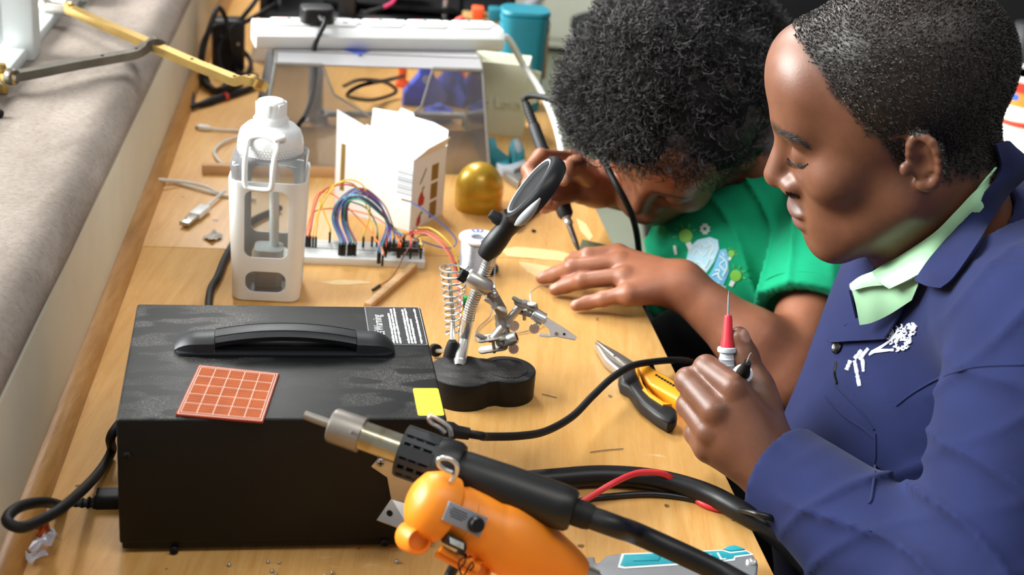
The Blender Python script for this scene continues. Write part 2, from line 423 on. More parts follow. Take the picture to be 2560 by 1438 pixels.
# ------------------------------------------------------------------ rework station
def station_mat(name, dust):
    t = NT(name); w = t.coord(); g = t.n('ShaderNodeNewGeometry'); sx = t.n('ShaderNodeSeparateXYZ'); t.l(g.outputs['Normal'], sx.inputs[0])
    top = t.n('ShaderNodeMath', operation='SMOOTHSTEP') if False else t.n('ShaderNodeMapRange'); top.inputs[1].default_value = .5; top.inputs[2].default_value = .9
    t.l(sx.outputs['Z'], top.inputs[0])
    sp = t.noise(w, 1300, 2, .6); pa = t.noise(t.coord((1, 1, 1)), 9, 3, .5, .2); pa2 = t.noise(t.coord((1, 2.6, 1)), 30, .6, .4, .0)
    m1 = t.ramp(sp, [(.56, W0), (.66, W1)]); m2 = t.ramp(pa, [(.44, (.08, .08, .08, 1)), (.60, W1)]); m3 = t.ramp(pa2, [(.44, (.0, .0, .0, 1)), (.50, W1)])
    a = t.mix(1., m1, m2, 'MULTIPLY'); a = t.mix(1., a, m3, 'MULTIPLY'); a = t.mix(1., a, top.outputs[0], 'MULTIPLY')
    base = t.mix(t.ramp(t.noise(w, 9, 3), [(.3, W0), (.7, W1)]), lin('060708'), lin('0b0c0f'))
    film = t.mix(1., t.mix(1., m2, m3, 'MULTIPLY'), top.outputs[0], 'MULTIPLY')
    f2 = t.mix(1., film, (.05*dust,)*3+(1,), 'MULTIPLY')
    c = t.mix(f2, base, lin('9a9a98')); f3 = t.mix(1., a, (.45*dust,)*3+(1,), 'MULTIPLY')
    t.base(t.mix(f3, c, lin('b9b4ac'))); t.bump(t.noise(w, 500, 2), .12, .0003); t.done(.5, 0, .3)
station_mat('station_black', 1.0); station_mat('dusty_black', .55)
mat('handle_black', '101318', .5, var=.1, nscale=200); mat('label_black', '0c0d0f', .35); mat('label_white', 'd9dbdd', .5); mat('yellow_label', 'f2e21c', .45, var=.03)
SW, SD, SH = .25, .207, .121; SYAW = math.radians(11.2); SM = TR(-.286, .937, 0, SYAW); SMi = SM.inverted()
def SL(px, py, z=SH): return SMi @ P(px, py, z)
def SF(px, py, y=0.): return SMi @ hit(px, py, SM @ Vector((0, y, 0)), SM.to_3x3() @ Vector((0, 1, 0)))
st = thing('rework_station', 'black steel soldering and hot air station with dusty lid in the foreground', 'station', SM)
part('chassis', MB().box((SW/2, SD/2, .058), (SW-.004, SD-.003, .108), bev=.0015), 'dusty_black', st)
cov = MB().box((SW/2, SD/2, (SH+.010)/2), (SW, SD, SH-.010), bev=.0022, seg=3); part('cover', cov, 'station_black', st)
for x, y in ((.03, .018), (.22, .018), (.03, .188), (.22, .188)): part('rubber_foot', MB().lathe([(.009, 0), (.010, .002), (.010, .007), (0, .007)], 16, TR(x, y, 0)), 'soft_black', st)
for q in ((318, 1140), (435, 1376), (962, 1357)):
    s_ = SF(*q); screw(st, frame((s_.x, -.0002, s_.z), (0, -1, 0)), .0036, 'dusty_black')
# carrying handle: base, two end blocks, arched grip
hp = part('handle_base', MB().prism(rrect(.1275, .119, .182, .030, .010), SH-.001, SH+.0035, bev=.0012), 'handle_black', st)
def block(x0, x1, flip):
    b = MB(); vs = []; rows = 9; fs = []
    for i in range(rows):
        t = i/(rows-1); x = x0+(x1-x0)*t; u = t if not flip else 1-t
        h = .0045+.0085*math.sin(min(1, u*1.9)*math.pi/2)**.8+.0015*u; hw = .0085+.0045*min(1, u*2.2)
        pr = [(-hw*1.12, .002), (-hw, h*.75), (-hw*.62, h), (hw*.62, h), (hw, h*.75), (hw*1.12, .002)]
        vs += [(x, .119+a, SH+z) for a, z in pr]
    for i in range(rows-1):
        for k in range(6): l = (k+1) % 6; fs.append((i*6+k, i*6+l, i*6+6+l, i*6+6+k))
    fs += [tuple(range(6)), tuple((rows-1)*6+k for k in range(6))[::-1]]
    return b.add(vs, fs)
part('handle_end', block(.037, .069, False), 'handle_black', st); part('handle_end', block(.186, .218, True), 'handle_black', st)
gx = np.linspace(.0695, .1855, 19); b = MB(); vs = []; fs = []
def gz(x): return SH+.0150+.0062*(1-((x-.1275)/.058)**2)
for x in gx:
    z = gz(x); vs += [(x, .119+a, z+dz) for a, dz in ((-.0105, -.0082), (-.0115, -.004), (-.008, -.0006), (-.0055, 0), (.0055, 0), (.008, -.0006), (.0115, -.004), (.0105, -.0082), (0, -.0090))]
for i in range(len(gx)-1):
    for k in range(9): l = (k+1) % 9; fs.append((i*9+k, i*9+l, i*9+9+l, i*9+9+k))
fs += [tuple(range(9)), tuple((len(gx)-1)*9+k for k in range(9))[::-1]]
grip = part('handle_grip', b.add(vs, fs), 'handle_black', st)
for a in (-.0072, .0072): part('grip_seam', MB().strip([(x, .119+a, gz(x)-.0003) for x in gx], .0007, .0006), 'matte_black', grip)
part('grip_recess', MB().box((.1275, .119, SH+.0045), (.108, .017, .003), bev=.001), 'matte_black', st)
# warning sticker on the lid, lettering runs away from the viewer
stk = part('warning_sticker', MB().prism(rrect(.2235, .1665, .050, .078, .002), SH, SH+.00035), 'label_black', st, label='black warning sticker with white lettering')
TXT = TR(.2088, .163, SH+.0004, math.pi/2)
part('sticker_lettering', MB().text('警告Warning', .0115, TXT, .00008, width=.80), 'label_white', stk)
part('sticker_lettering', MB().prism([(-.0045, -.0035), (.0045, -.0035), (0, .0045)], 0, .0001, TR(.2085, .1335, SH+.0004, math.pi/2)), 'label_white', stk)
rr = random.Random(3)
def textish(b, x, y0, y1, h, z):
    y = y0
    while y < y1:
        w = rr.uniform(.0006, .0022); b.box((x+rr.uniform(-.0002, .0002), y+w/2, z), (h*rr.uniform(.55, 1), w, .0001)); y += w+rr.uniform(.0003, .0007)
b = MB()
for x, y0, y1 in ((.2195, .131, .192), (.2222, .131, .200), (.225, .131, .203), (.2325, .131, .199), (.2352, .131, .201), (.2380, .131, .180), (.2435, .131, .201)): textish(b, x, y0, y1, .0023, SH+.0004)
o = part('sticker_small_print', b, 'label_white', stk); o['kind'] = 'stuff'
part('sticker_border', MB().tube([(x, y, SH+.0004) for x, y in rrect(.2235, .1665, .0488, .0768, .002)], .00018, 4, closed=True), 'label_white', stk)
part('yellow_label', MB().prism(rrect(.238, .027, .0205, .045, .002), SH, SH+.0004), 'yellow_label', st, label='blank yellow sticker at the lid corner')
# power inlet plug and its cord
IY = .075
q0 = SF(292, 1268, IY); zc = q0.z
plug = thing('mains_cable', 'thick black mains cord plugged into the rear of the station', 'cable', SM @ TR(-.02, IY, 0))
def S3(px, py, y): return SM @ SF(px, py, y)
b = MB().prism(rrect(0, 0, .030, .020, .005), 0, .026, frame(SM @ Vector((.001, IY, zc)), SM.to_3x3() @ Vector((-1, 0, 0)), (0, 0, 1)), bev=.001); part('plug', b, 'soft_black', plug, world=True)
pa = [SM @ Vector((-.022, IY, zc)), SM @ Vector((-.03, IY, zc)), SM @ Vector((-.052, IY, zc+.001))]
pl = part('strain_relief', MB().tube(pa, [.0095, .0075, .005], 14), 'soft_black', plug, world=True)
for k in range(5):
    c = SM @ Vector((-.026-.005*k, IY, zc)); part('relief_rib', MB().lathe([(.0095-.0009*k, -.0011), (.0101-.0009*k, 0), (.0095-.0009*k, .0011)], 14, frame(c, SM.to_3x3() @ Vector((-1, 0, 0)))), 'soft_black', pl, world=True)
loop = [SM @ Vector((-.05, IY, zc+.001)), P(110, 1256, .058), P(48, 1268, .078), P(17, 1300, .084), P(52, 1319, .080), P(110, 1297, .072), P(170, 1258, .062), P(240, 1190, zc+.02), P(278, 1130, zc+.01), S3(287, 1075, .14), SM @ Vector((.02, .232, .03)), SM @ Vector((.06, .24, .012)), P(522, 752, .006), P(545, 690, .0055), P(572, 628, .0055), P(620, 560, .0055), P(700, 520, .0055)]
part('cord', MB().tube(crv(loop, 10), .0042, 12), 'soft_black', plug, world=True)

# ------------------------------------------------------------------ copper stripboard lying on the lid
def pcb_mat():
    t = NT('copper_board'); u = t.n('ShaderNodeTexCoord').outputs['UV']; s = t.n('ShaderNodeSeparateXYZ'); t.l(u, s.inputs[0])
    t.base(t.ramp(t.noise(t.coord(), 60, 3), [(.3, lin('86380a')), (.7, lin('9b4714'))])); t.done(.65, 0, .2)
pcb_mat(); mat('pad_copper', 'b3622c', .6, 0, var=.1); mat('board_line', 'eac4b0', .45); mat('board_edge', '8c3418', .65, spec=.2)
cor = [SL(*q, SH+.0018) for q in ((497, 912), (698, 933), (657, 1055), (439, 1036))]
def bil(u, v, z=SH+.0018):   # u right, v towards the viewer
    a = cor[0]*(1-u)*(1-v)+cor[1]*u*(1-v)+cor[2]*u*v+cor[3]*(1-u)*v; return Vector((a.x, a.y, z))
PB = SM @ TR(*bil(.5, .5, SH+.0003)); PBi = PB.inverted() @ SM
board_ = thing('copper_stripboard', 'orange brown copper prototyping board with white grid lines on the black station lid', 'circuit board', PB)
def PBv(u, v, z): return PBi @ bil(u, v, z)
Z0 = SH+.0003; Z1 = Z0+.0014
part('board_base', MB().prism([PBv(u, v, 0)[:2] for u, v in ((0, 0), (1, 0), (1, 1), (0, 1))], 0, .0014), 'board_edge', board_)
for i in range(5):
    for j in range(5):
        u0, u1 = .045+i*.182+.004, .045+(i+1)*.182-.004; v0, v1 = .05+j*.18+.004, .05+(j+1)*.18-.004
        t_ = part('copper_field', MB().prism([PBv(u, v, 0)[:2] for u, v in ((u0, v0), (u1, v0), (u1, v1), (u0, v1))], .0014, .0016), 'copper_board', board_)
        b = MB()
        for k in range(6):
            for l in range(4):
                c = PBv(u0+(k+.5)*(u1-u0)/6, v0+(l+.5)*(v1-v0)/4, 0); b.lathe([(.00062, .0016), (.00055, .00172), (0, .00172)], 6, TR(c.x, c.y, 0))
        o = part('pads', b, 'pad_copper', t_); o['kind'] = 'stuff'
for k in range(6):
    for (a, bb) in (((.045+k*.182, .05), (.045+k*.182, .95)), ((.045, .05+k*.18), (.955, .05+k*.18))):
        part('grid_line', MB().strip([PBv(*a, Z1+.0003)+Vector((0, 0, -0)), PBv(*bb, Z1+.0003)], .00042, .0003), 'board_line', board_)
b = MB()
for k in range(46):
    t_ = .03+.94*k/45
    for (u, v) in ((t_, .022), (t_, .978), (.02, t_), (.98, t_)):
        c = PBv(u, v, 0); b.lathe([(.00055, .0014), (.0005, .0017), (0, .0017)], 6, TR(c.x, c.y, 0))
o = part('edge_pads', b, 'board_line', board_); o['kind'] = 'stuff'

# ------------------------------------------------------------------ hot air gun in its holder
def heat_mat():
    t = NT('heat_tinted_steel'); n = t.noise(t.coord((1, 1, 1)), 38, 3, .5, .6)
    t.base(t.ramp(n, [(.30, lin('d6d2ca')), (.52, lin('c9c0a4')), (.60, lin('b8a987')), (.70, lin('3c4a92')), (.78, lin('cfcac0'))])); t.done(.2, 1)
heat_mat(); mat('nozzle_grey', 'a19a92', .38, .9, var=.1, nscale=60); mat('gun_black', '090a0b', .42, var=.08); mat('collar_black', '1c1f23', .5, var=.08)
G0, G1 = PY(762, 1038, .945), PY(1432, 1278, .900); gd = (G1-G0).normalized(); GL = (G1-G0).length; pxl = 1432-762
GMx = frame(G0, gd, (0, -1, .6))
def gl(px): return GL*(px-762)/pxl
gun = thing('hot_air_gun', 'black hot air gun with steel nozzle resting in the holder of the station', 'hot air gun', frame(G0, gd, (0, -1, .6)))
part('nozzle_tip', MB().lathe([(.0030, 0), (.0036, 0), (.0038, gl(838)), (.0030, gl(838))], 18), 'nozzle_grey', gun)
part('nozzle_cap', MB().lathe([(.0038, gl(828)), (.0115, gl(829)), (.0132, gl(833)), (.0135, gl(840)), (.0135, gl(908)), (.0113, gl(909))], 28), 'nozzle_grey', gun)
part('clamp_screw', MB().tube([(.0125, 0, gl(890)), (.019, 0, gl(890))], .0012, 8), 'steel', gun)
part('barrel', MB().lathe([(.0112, gl(905)), (.0112, gl(1040))], 28), 'heat_tinted_steel', gun)
part('guard_base', MB().lathe([(.0135, gl(1008)), (.0165, gl(1012)), (.0168, gl(1090)), (.0115, gl(1092))], 28), 'matte_black', gun)
for z0 in (1012, 1090): part('guard_ring', MB().lathe([(.0165, gl(z0-4)), (.0195, gl(z0-3)), (.0195, gl(z0+6)), (.0165, gl(z0+7))], 32), 'collar_black', gun)
for k in range(14):
    a = 2*math.pi*k/14
    part('guard_rib', MB().box((.0183, 0, (gl(1012)+gl(1092))/2), (.0024, .0042 if k % 4 else .009, gl(1092)-gl(1012)), Matrix.Rotation(a, 4, 'Z')), 'collar_black', gun)
for k in range(2): part('guard_band', MB().lathe([(.0168, gl(1034+k*24)), (.0190, gl(1034+k*24)), (.0190, gl(1041+k*24)), (.0168, gl(1041+k*24))], 28), 'collar_black', gun)
part('grip_head', MB().lathe([(.0115, gl(1094)), (.0196, gl(1096)), (.0203, gl(1105)), (.0203, gl(1140)), (.0185, gl(1152)), (.0150, gl(1153))], 28), 'gun_black', gun)
part('grip', MB().lathe([(.0150, gl(1148)), (.0158, gl(1165)), (.0166, gl(1260)), (.0170, gl(1395)), (.0162, gl(1425)), (.0140, gl(1434)), (.0100, gl(1436))], 28), 'gun_black', gun)
part('hose_cuff', MB().lathe([(.0102, gl(1434)), (.0102, gl(1462)), (.0092, gl(1478)), (.0, gl(1478))], 24), 'soft_black', gun)
hs = [GMx @ Vector((0, 0, gl(1470))), GMx @ Vector((0, 0, gl(1540)))]+[P(1590, 1334, .074), P(1700, 1383, .062), P(1800, 1430, .052), P(1900, 1484, .045), P(2080, 1570, .02), P(2150, 1640, -.05)]
part('hose', MB().tube(crv(hs, 9), .0086, 16), 'black_plastic', gun, world=True)
# holder bracket screwed to the station side
hold = thing('gun_holder', 'bent steel holder bracket with two wire hooks on the side of the black station', 'bracket', SM @ TR(*SF(985, 1240)))
HM = SM.to_3x3()
def plate(nm, px, y, th=.0012):
    pts = [SF(*q, y) for q in px]; b = MB(); b.prism([(p.x, p.z) for p in pts], 0, th); b.v = [tuple(SM @ Vector((x, y-zz, z))) for x, z, zz in b.v]
    return part(nm, b, 'steel', hold, world=True, smooth=20)
plate('mounting_plate', ((928, 1165), (950, 1139), (975, 1147), (1062, 1170), (1062, 1262), (978, 1248), (968, 1192)), -.0003)
pts = [SF(978, 1248, -.0008), SF(1055, 1270, -.0008)]
fl = [SM @ Vector((pts[0].x, -.0005, pts[0].z)), SM @ Vector((pts[1].x, -.0005, pts[1].z))]
f2 = [SM @ SF(942, 1300, -.022), SM @ SF(1030, 1334, -.022)]
part('lower_flange', MB().sheet([[fl[0], fl[1]], [f2[0], f2[1]]], .0012), 'steel', hold, world=True, smooth=0)
nfl = (fl[1]-fl[0]).cross(f2[0]-fl[0]).normalized()
if nfl.y > 0: nfl = -nfl
for t_, s_ in ((.2, .6), (.78, .62)):
    c = (fl[0]*(1-t_)+fl[1]*t_)*(1-s_)+(f2[0]*(1-t_)+f2[1]*t_)*s_
    part('hole_rim', MB().lathe([(.0026, 0), (.0026, .0009), (0, .0009)], 14, frame(c+nfl*.0003, nfl)), 'matte_black', hold, world=True)
c = SF(951, 1156, -.0016); screw(hold, Matrix([list(hold['_mi'])[i*4:i*4+4] for i in range(4)]) @ SM @ frame((c.x, -.0016, c.z), (0, -1, 0)), .0036, 'steel')
hd = GMx.to_3x3()
for px, rad in ((1098, .024), (1118, .024)):
    pass
def hook(px0, y0):
    pts = [PY(*q, y0) for q in px0]; part('wire_hook', MB().tube(crv(pts, 8), .0018, 10), 'chrome', hold, world=True)
hook(((1128, 1090), (1122, 1068), (1098, 1050), (1080, 1041), (1073, 1046), (1079, 1058), (1100, 1070), (1112, 1082)), .935)
hook(((1128, 1204), (1141, 1183), (1142, 1162), (1122, 1147), (1100, 1147), (1096, 1158), (1108, 1172), (1130, 1182)), .878)

# ------------------------------------------------------------------ orange power tool
mat('tool_orange', 'f78f22', .42, var=.04, nscale=15); mat('plate_grey', '8b9099', .4); mat('dark_print', '4b5057', .5); mat('switch_clear', 'b9c4c8', .15, var=.2, nscale=300)
O0, O1 = PY(1052, 1248, .88), PY(1462, 1432, .905); od = (O1-O0).normalized(); OL = (O1-O0).length
tocam = (cC-(O0+O1)/2).normalized(); ox = (tocam-od*tocam.dot(od)).normalized()
OM = frame(O0, od, ox); OMi = OM.inverted(); L = OL
tool = thing('power_tool', 'orange hand held power tool with grey dial plate lying below the hot air gun', 'power tool', OM)
prof = [(0, -.008), (.012, -.0065), (.019, -.002), (.0228, .006), (.0238, .015), (.0234, .021), (.0192, .0245), (.0196, .028), (.0210, .031), (.0210, .056), (.0232, .061), (.0250, .067), (.0260, .078), (.0255, .088), (.0236, .095), (.0150, L-.018), (.0112, L-.007), (.0085, L-.002), (.0, L)]
ob = MB().lathe(prof, 40); ob.v = [(x, y*1.06, z) for x, y, z in ob.v]; part('housing', ob, 'tool_orange', tool, smooth=35)
part('housing_seam', MB().lathe([(.0210, .034), (.0217, .0355), (.0210, .037)], 40), 'tool_orange', tool)
def oq(px, py, off): return OMi @ hit(px, py, OM @ Vector((off, 0, 0)), OM.to_3x3() @ Vector((1, 0, 0)))
def oplate(nm, pxs, x0, x1, m, par=None, bev=.0006):
    pts = [oq(*q, x1) for q in pxs]; b = MB().prism([(p.y, p.z) for p in pts], x0, x1, bev=bev); b.v = [(z, x, y) for x, y, z in b.v]
    return part(nm, b, m, par or tool)
dp = oplate('dial_plate', ((1124, 1253), (1221, 1296), (1199, 1346), (1106, 1300)), .012, .0246, 'plate_grey')
c = oq(1188, 1311, .0246); part('dial_knob', MB().lathe([(.0058, -.002), (.0058, .004), (.0048, .006), (0, .006)], 20, frame((.0246, c.y, c.z), (1, 0, 0))), 'black_plastic', dp)
b = MB()
for (px, py, w) in ((1150, 1278, .012), (1147, 1284, .014), (1144, 1290, .013), (1141, 1296, .010)):
    c = oq(px, py, .0247); b.box((.0247, c.y, c.z), (.0003, .0009, w), Matrix.Identity(4))
o = part('plate_print', b, 'dark_print', dp); o['kind'] = 'stuff'
sw = oplate('switch_bezel', ((1121, 1337), (1166, 1357), (1168, 1372), (1163, 1384), (1122, 1365), (1119, 1350)), .006, .0222, 'black_plastic')
oplate('switch_rocker', ((1125, 1343), (1161, 1359), (1160, 1376), (1126, 1360)), .010, .0230, 'switch_clear', sw)
for (px, py, r) in ((1052, 1355, .0105), (1210, 1432, .0085)):
    c = oq(px, py, .012); part('screw_boss', MB().lathe([(r*1.1, -.018), (r, 0), (r*.8, .003), (r*.72, .003), (r*.7, -.002), (0, -.002)], 22, frame((.006, c.y, c.z), (1, 0, 0))), 'tool_orange', tool)
r0, r1 = oq(1100, 1372, .012), oq(1196, 1422, .012)
part('side_rib', MB().tube([r0, r1], .0028, 10), 'tool_orange', tool); part('side_rib', MB().tube([oq(1092, 1385, .008), oq(1190, 1437, .008)], .0026, 10), 'tool_orange', tool)
part('tool_tip', MB().lathe([(.006, L-.004), (.006, L+.010), (.004, L+.012), (.0035, L+.03), (0, L+.032)], 16), 'steel', tool)
lp = [oq(*q, .0175) for q in ((1152, 1436), (1146, 1412), (1152, 1398), (1164, 1396), (1160, 1410), (1150, 1424), (1158, 1440), (1172, 1418), (1180, 1406), (1184, 1416), (1174, 1428))]
part('wire_tie', MB().tube(crv(lp, 5), .0006, 6), 'soft_black', tool)
pc = [OM @ Vector((-.008, .018, .05)), PY(1128, 1432, .885), PY(1120, 1460, .88), P(1128, 1500, .02), P(1200, 1560, .006)]
part('tool_cord', MB().tube(crv(pc, 8), .0042, 10), 'black_plastic', tool, world=True)

# ------------------------------------------------------------------ folding utility knife on the bench
mat('knife_silver', 'a9acb0', .38, .65, var=.05); mat('knife_teal', '1f9aa8', .5, var=.05); mat('knife_white', 'dfe6e6', .5)
KZ = .016
def kp(px, z=KZ): return [P(*q, z)[:2] for q in px]
kn = thing('utility_knife', 'silver and teal folding utility knife at the near bench edge', 'knife', TR(*P(1700, 1430, 0)))
kbody = ((1434, 1392), (1487, 1391), (1490, 1405), (1497, 1405), (1515, 1388), (1545, 1383), (1800, 1373), (1815, 1367), (1838, 1366), (1865, 1376), (1886, 1390), (1896, 1408), (1893, 1436), (1878, 1452), (1840, 1462), (1470, 1496), (1434, 1480))
part('handle_body', MB().prism(kp(kbody), 0, KZ, bev=.0022, seg=3), 'knife_silver', kn, world=True)
part('white_outline', MB().prism(kp(((1544, 1420), (1554, 1385), (1735, 1379), (1805, 1376), (1826, 1381), (1866, 1377), (1884, 1388), (1838, 1395), (1837, 1402), (1786, 1408), (1560, 1423))), KZ-.0005, KZ+.0004), 'knife_white', kn, world=True)
gi = part('grip_inlay', MB().prism(kp(((1550, 1415), (1560, 1389), (1735, 1382), (1805, 1379), (1826, 1385), (1866, 1380), (1876, 1386), (1835, 1391), (1833, 1398), (1786, 1404), (1562, 1418))), KZ-.0005, KZ+.0009, bev=.0003), 'knife_teal', kn, world=True)
part('end_inlay', MB().prism(kp(((1811, 1374), (1820, 1368), (1838, 1366), (1856, 1373), (1862, 1376), (1828, 1380), (1816, 1377))), KZ-.0005, KZ+.0012, bev=.0003), 'knife_teal', kn, world=True)
part('grip_pad', MB().prism(kp(((1576, 1409), (1583, 1393), (1660, 1390), (1652, 1408))), KZ-.0005, KZ+.0007), 'knife_white', kn, world=True)
part('grip_pad', MB().prism(kp(((1582, 1406), (1588, 1395), (1652, 1392), (1646, 1405))), KZ-.0005, KZ+.0015, bev=.0003), 'knife_teal', kn, world=True)
a, b_ = P(1817, 1389, KZ+.001), P(1668, 1397, KZ+.001); dx = (b_-a).normalized()
TMx = frame((a+b_)/2+Vector((0, 0, .0001)), (0, 0, 1), dx)
part('lettering', MB().text('TOTAL', .0140, TMx, .0001, width=1.05), 'knife_white', kn, world=True)
c = P(1879, 1406, KZ); part('lanyard_hole', MB().lathe([(.0045, 0), (.0045, .0012), (.0032, .0018), (.0026, .0002), (0, .0002)], 18, TR(c.x, c.y, c.z)), 'chrome', kn, world=True)

# ------------------------------------------------------------------ cables on the bench
mat('lead_red', 'd5313a', .4, var=.04); mat('lead_black', '0f1012', .35)
c2 = [SM @ Vector((.2515, .10, .035)), SM @ Vector((.275, .09, .03)), P(1225, 1205, .012), P(1360, 1200, .0095), P(1500, 1190, .0095), P(1640, 1200, .0095), P(1760, 1232, .0095), P(1850, 1278, .0095), P(1930, 1330, .002), P(2000, 1395, -.012), P(2070, 1470, -.03), P(2150, 1560, -.08)]
cable('station_hose', None, .0095, 'black_plastic', 'thick black air hose running over the bench edge beside the red lead', 'hose', world=crv(c2, 3), sides=16)
c3 = [P(1320, 1345, .02), P(1345, 1318, .012), P(1400, 1285, .006), P(1460, 1252, .012), P(1530, 1210, .024), P(1590, 1184, .025), P(1640, 1182, .023), P(1672, 1192, .018), P(1705, 1222, .004), P(1760, 1262, .003), P(1815, 1277, .003), P(1842, 1284, .002), P(1853, 1300, -.02), P(1850, 1330, -.06)]
cable('red_test_lead', None, .0028, 'lead_red', 'red test lead arching over the thick black hose', 'test lead', world=crv(c3, 3))
c4 = [P(1322, 1325, .018), P(1350, 1300, .01), P(1450, 1254, .003), P(1540, 1240, .003), P(1640, 1236, .003), P(1740, 1250, .003), P(1830, 1272, .010), P(1890, 1285, .022), P(1950, 1305, .014), P(1990, 1350, -.03), P(1960, 1480, -.2)]
cable('black_test_lead', None, .0028, 'lead_black', 'thin black test lead below the red lead on the bench', 'test lead', world=crv(c4, 3))
ic = thing('iron_cable', 'black soldering iron cable curving from the station across the pliers', 'cable', TR(*P(1300, 1092, 0)))
cs = SM @ Vector((.2515, .03, .094)); cd = SM.to_3x3() @ Vector((1, -.15, -.1))
part('cable_connector', MB().lathe([(.0075, 0), (.0075, .008), (.0055, .012), (.0050, .022), (0, .022)], 16, frame(cs, cd)), 'soft_black', ic, world=True)
ce = cs+cd.normalized()*.02
pts = [ce, ce+cd.normalized()*.012]+[P(1215, 1092, .075), P(1300, 1090, .055), P(1365, 1078, .04), P(1430, 1042, .03), P(1480, 992, .026), P(1530, 945, .026), P(1580, 915, .024), P(1640, 904, .018), P(1690, 901, .008), P(1730, 906, -.02), P(1745, 925, -.08), P(1740, 990, -.2)]
part('cable_run', MB().tube(crv(pts, 9), .0036, 12), 'soft_black', ic, world=True)

# ------------------------------------------------------------------ long nose pliers
mat('plier_orange', 'f3a01f', .4, var=.04); mat('plier_black', '0e0f11', .5, var=.1)
pz = .010
def pq(px, z=pz): return [P(*q, z)[:2] for q in px]
plr = thing('long_nose_pliers', 'long nose pliers with orange and black grips lying under the cable', 'pliers', TR(*P(1590, 940, 0)))
part('jaw', MB().prism(pq(((1488, 856), (1492, 855), (1542, 882), (1586, 910), (1566, 920), (1530, 893))), .001, .0125, bev=.002), 'dull_steel', plr, world=True)
part('jaw', MB().prism(pq(((1488, 857), (1528, 893), (1568, 922), (1560, 935), (1546, 927), (1512, 898))), .001, .0105, bev=.002), 'steel', plr, world=True)
c = P(1536, 890, .0125); part('pivot_mark', MB().lathe([(.0012, 0), (.0012, .0003), (0, .0003)], 10, TR(c.x, c.y, c.z)), 'matte_black', plr, world=True)
c = P(1578, 922, .012); part('pivot', MB().lathe([(.007, -.003), (.007, .0015), (0, .0015)], 18, TR(c.x, c.y, c.z)), 'dull_steel', plr, world=True)
near_out = ((1549, 942), (1546, 950), (1551, 967), (1570, 976), (1587, 1000), (1603, 1019), (1636, 1045), (1668, 1064), (1685, 1062), (1693, 1050), (1692, 1036), (1681, 1026), (1655, 1020), (1628, 1000), (1608, 978), (1598, 950), (1588, 926), (1572, 925))
part('grip', MB().prism(pq(near_out), .0005, .0155, bev=.0045, seg=4), 'plier_black', plr, world=True, smooth=60)
part('grip_inlay', MB().prism(pq(((1587, 924), (1597, 945), (1607, 975), (1628, 1000), (1657, 1020), (1678, 1026), (1655, 1027), (1622, 1006), (1604, 988), (1611, 984), (1598, 965), (1588, 940))), .002, .0172, bev=.001), 'plier_orange', plr, world=True)
far_out = ((1588, 922), (1606, 914), (1616, 920), (1637, 935), (1682, 961), (1712, 990), (1742, 1022), (1748, 1040), (1735, 1044), (1710, 1022), (1688, 1006), (1655, 988), (1620, 970), (1604, 948))
part('grip', MB().prism(pq(far_out), .0005, .0155, bev=.003, seg=3), 'plier_orange', plr, world=True, smooth=60)
part('grip_inlay', MB().prism(pq(((1604, 914), (1622, 914), (1633, 924), (1639, 938), (1628, 934), (1614, 922))), .001, .0165, bev=.002), 'plier_black', plr, world=True)
for k in range(7):
    q = (1641+k*7.0, 938+k*4.2); c = P(*q, .016); part('grip_ridge', MB().lathe([(.0018, -.001), (.0016, .0009), (.0009, .0012), (.0008, .0001), (0, .0001)], 10, TR(c.x, c.y, c.z-.0006)), 'plier_black', plr, world=True)
# ------------------------------------------------------------------ helping hand with magnifier
hy = 1.295
hh = thing('helping_hand', 'helping hand stand with magnifier, spring iron holder and crocodile clip', 'helping hand', TR(*P(1205, 945, 0)))
HB = .028; c1, c2_ = P(1158, 926, HB), P(1268, 922, HB)
def lobes(s=1.):
    r1, r2 = .0335*s, .0285*s; out = []; ax = (c2_-c1); base = math.atan2(ax.y, ax.x)
    for k in range(25):
        a = base+math.radians(52)+math.radians(256)*k/24; out.append((c1.x+r1*math.cos(a), c1.y+r1*math.sin(a)))
    m = (c1+c2_)/2; pn = Vector((-math.sin(base), math.cos(base)))
    out.append((m.x-pn.x*.0262*s-.002*math.cos(base), m.y-pn.y*.0262*s))
    for k in range(25):
        a = base-math.radians(122)+math.radians(244)*k/24; out.append((c2_.x+r2*math.cos(a), c2_.y+r2*math.sin(a)))
    out.append((m.x+pn.x*.0262*s-.002*math.cos(base), m.y+pn.y*.0262*s))
    return out
part('base', MB().prism(lobes(), 0, HB, bev=.0016, seg=3), 'dusty_black', hh, world=True, smooth=30)
part('base_groove', MB().tube([(x, y, HB+.0001) for x, y in [(c2_.x+.02*math.cos(a), c2_.y+.02*math.sin(a)) for a in np.linspace(-2.4, 2.4, 24)]], .0004, 6), 'matte_black', hh, world=True)
def HY(px, py, dy=0.): return PY(px, py, hy+dy)
p0 = P(1148, 918, HB-.004); 
post = [p0, HY(1160, 850), HY(1170, 800)]
part('post', MB().tube(post, .0060, 20), 'chrome', hh, world=True)
part('post_foot', MB().tube([p0-Vector((0, 0, .004)), p0+(post[1]-p0)*.28], .0066, 20), 'steel', hh, world=True)
goose = crv([HY(1170, 802), HY(1178, 765), HY(1192, 730), HY(1206, 695), HY(1222, 655)], 12)
gn = part('gooseneck', MB().tube(goose, .0045, 14), 'aged_bronze', hh, world=True)
ln = 0; acc = [0]
for i in range(1, len(goose)): acc.append(acc[-1]+(goose[i]-goose[i-1]).length)
nr = 25
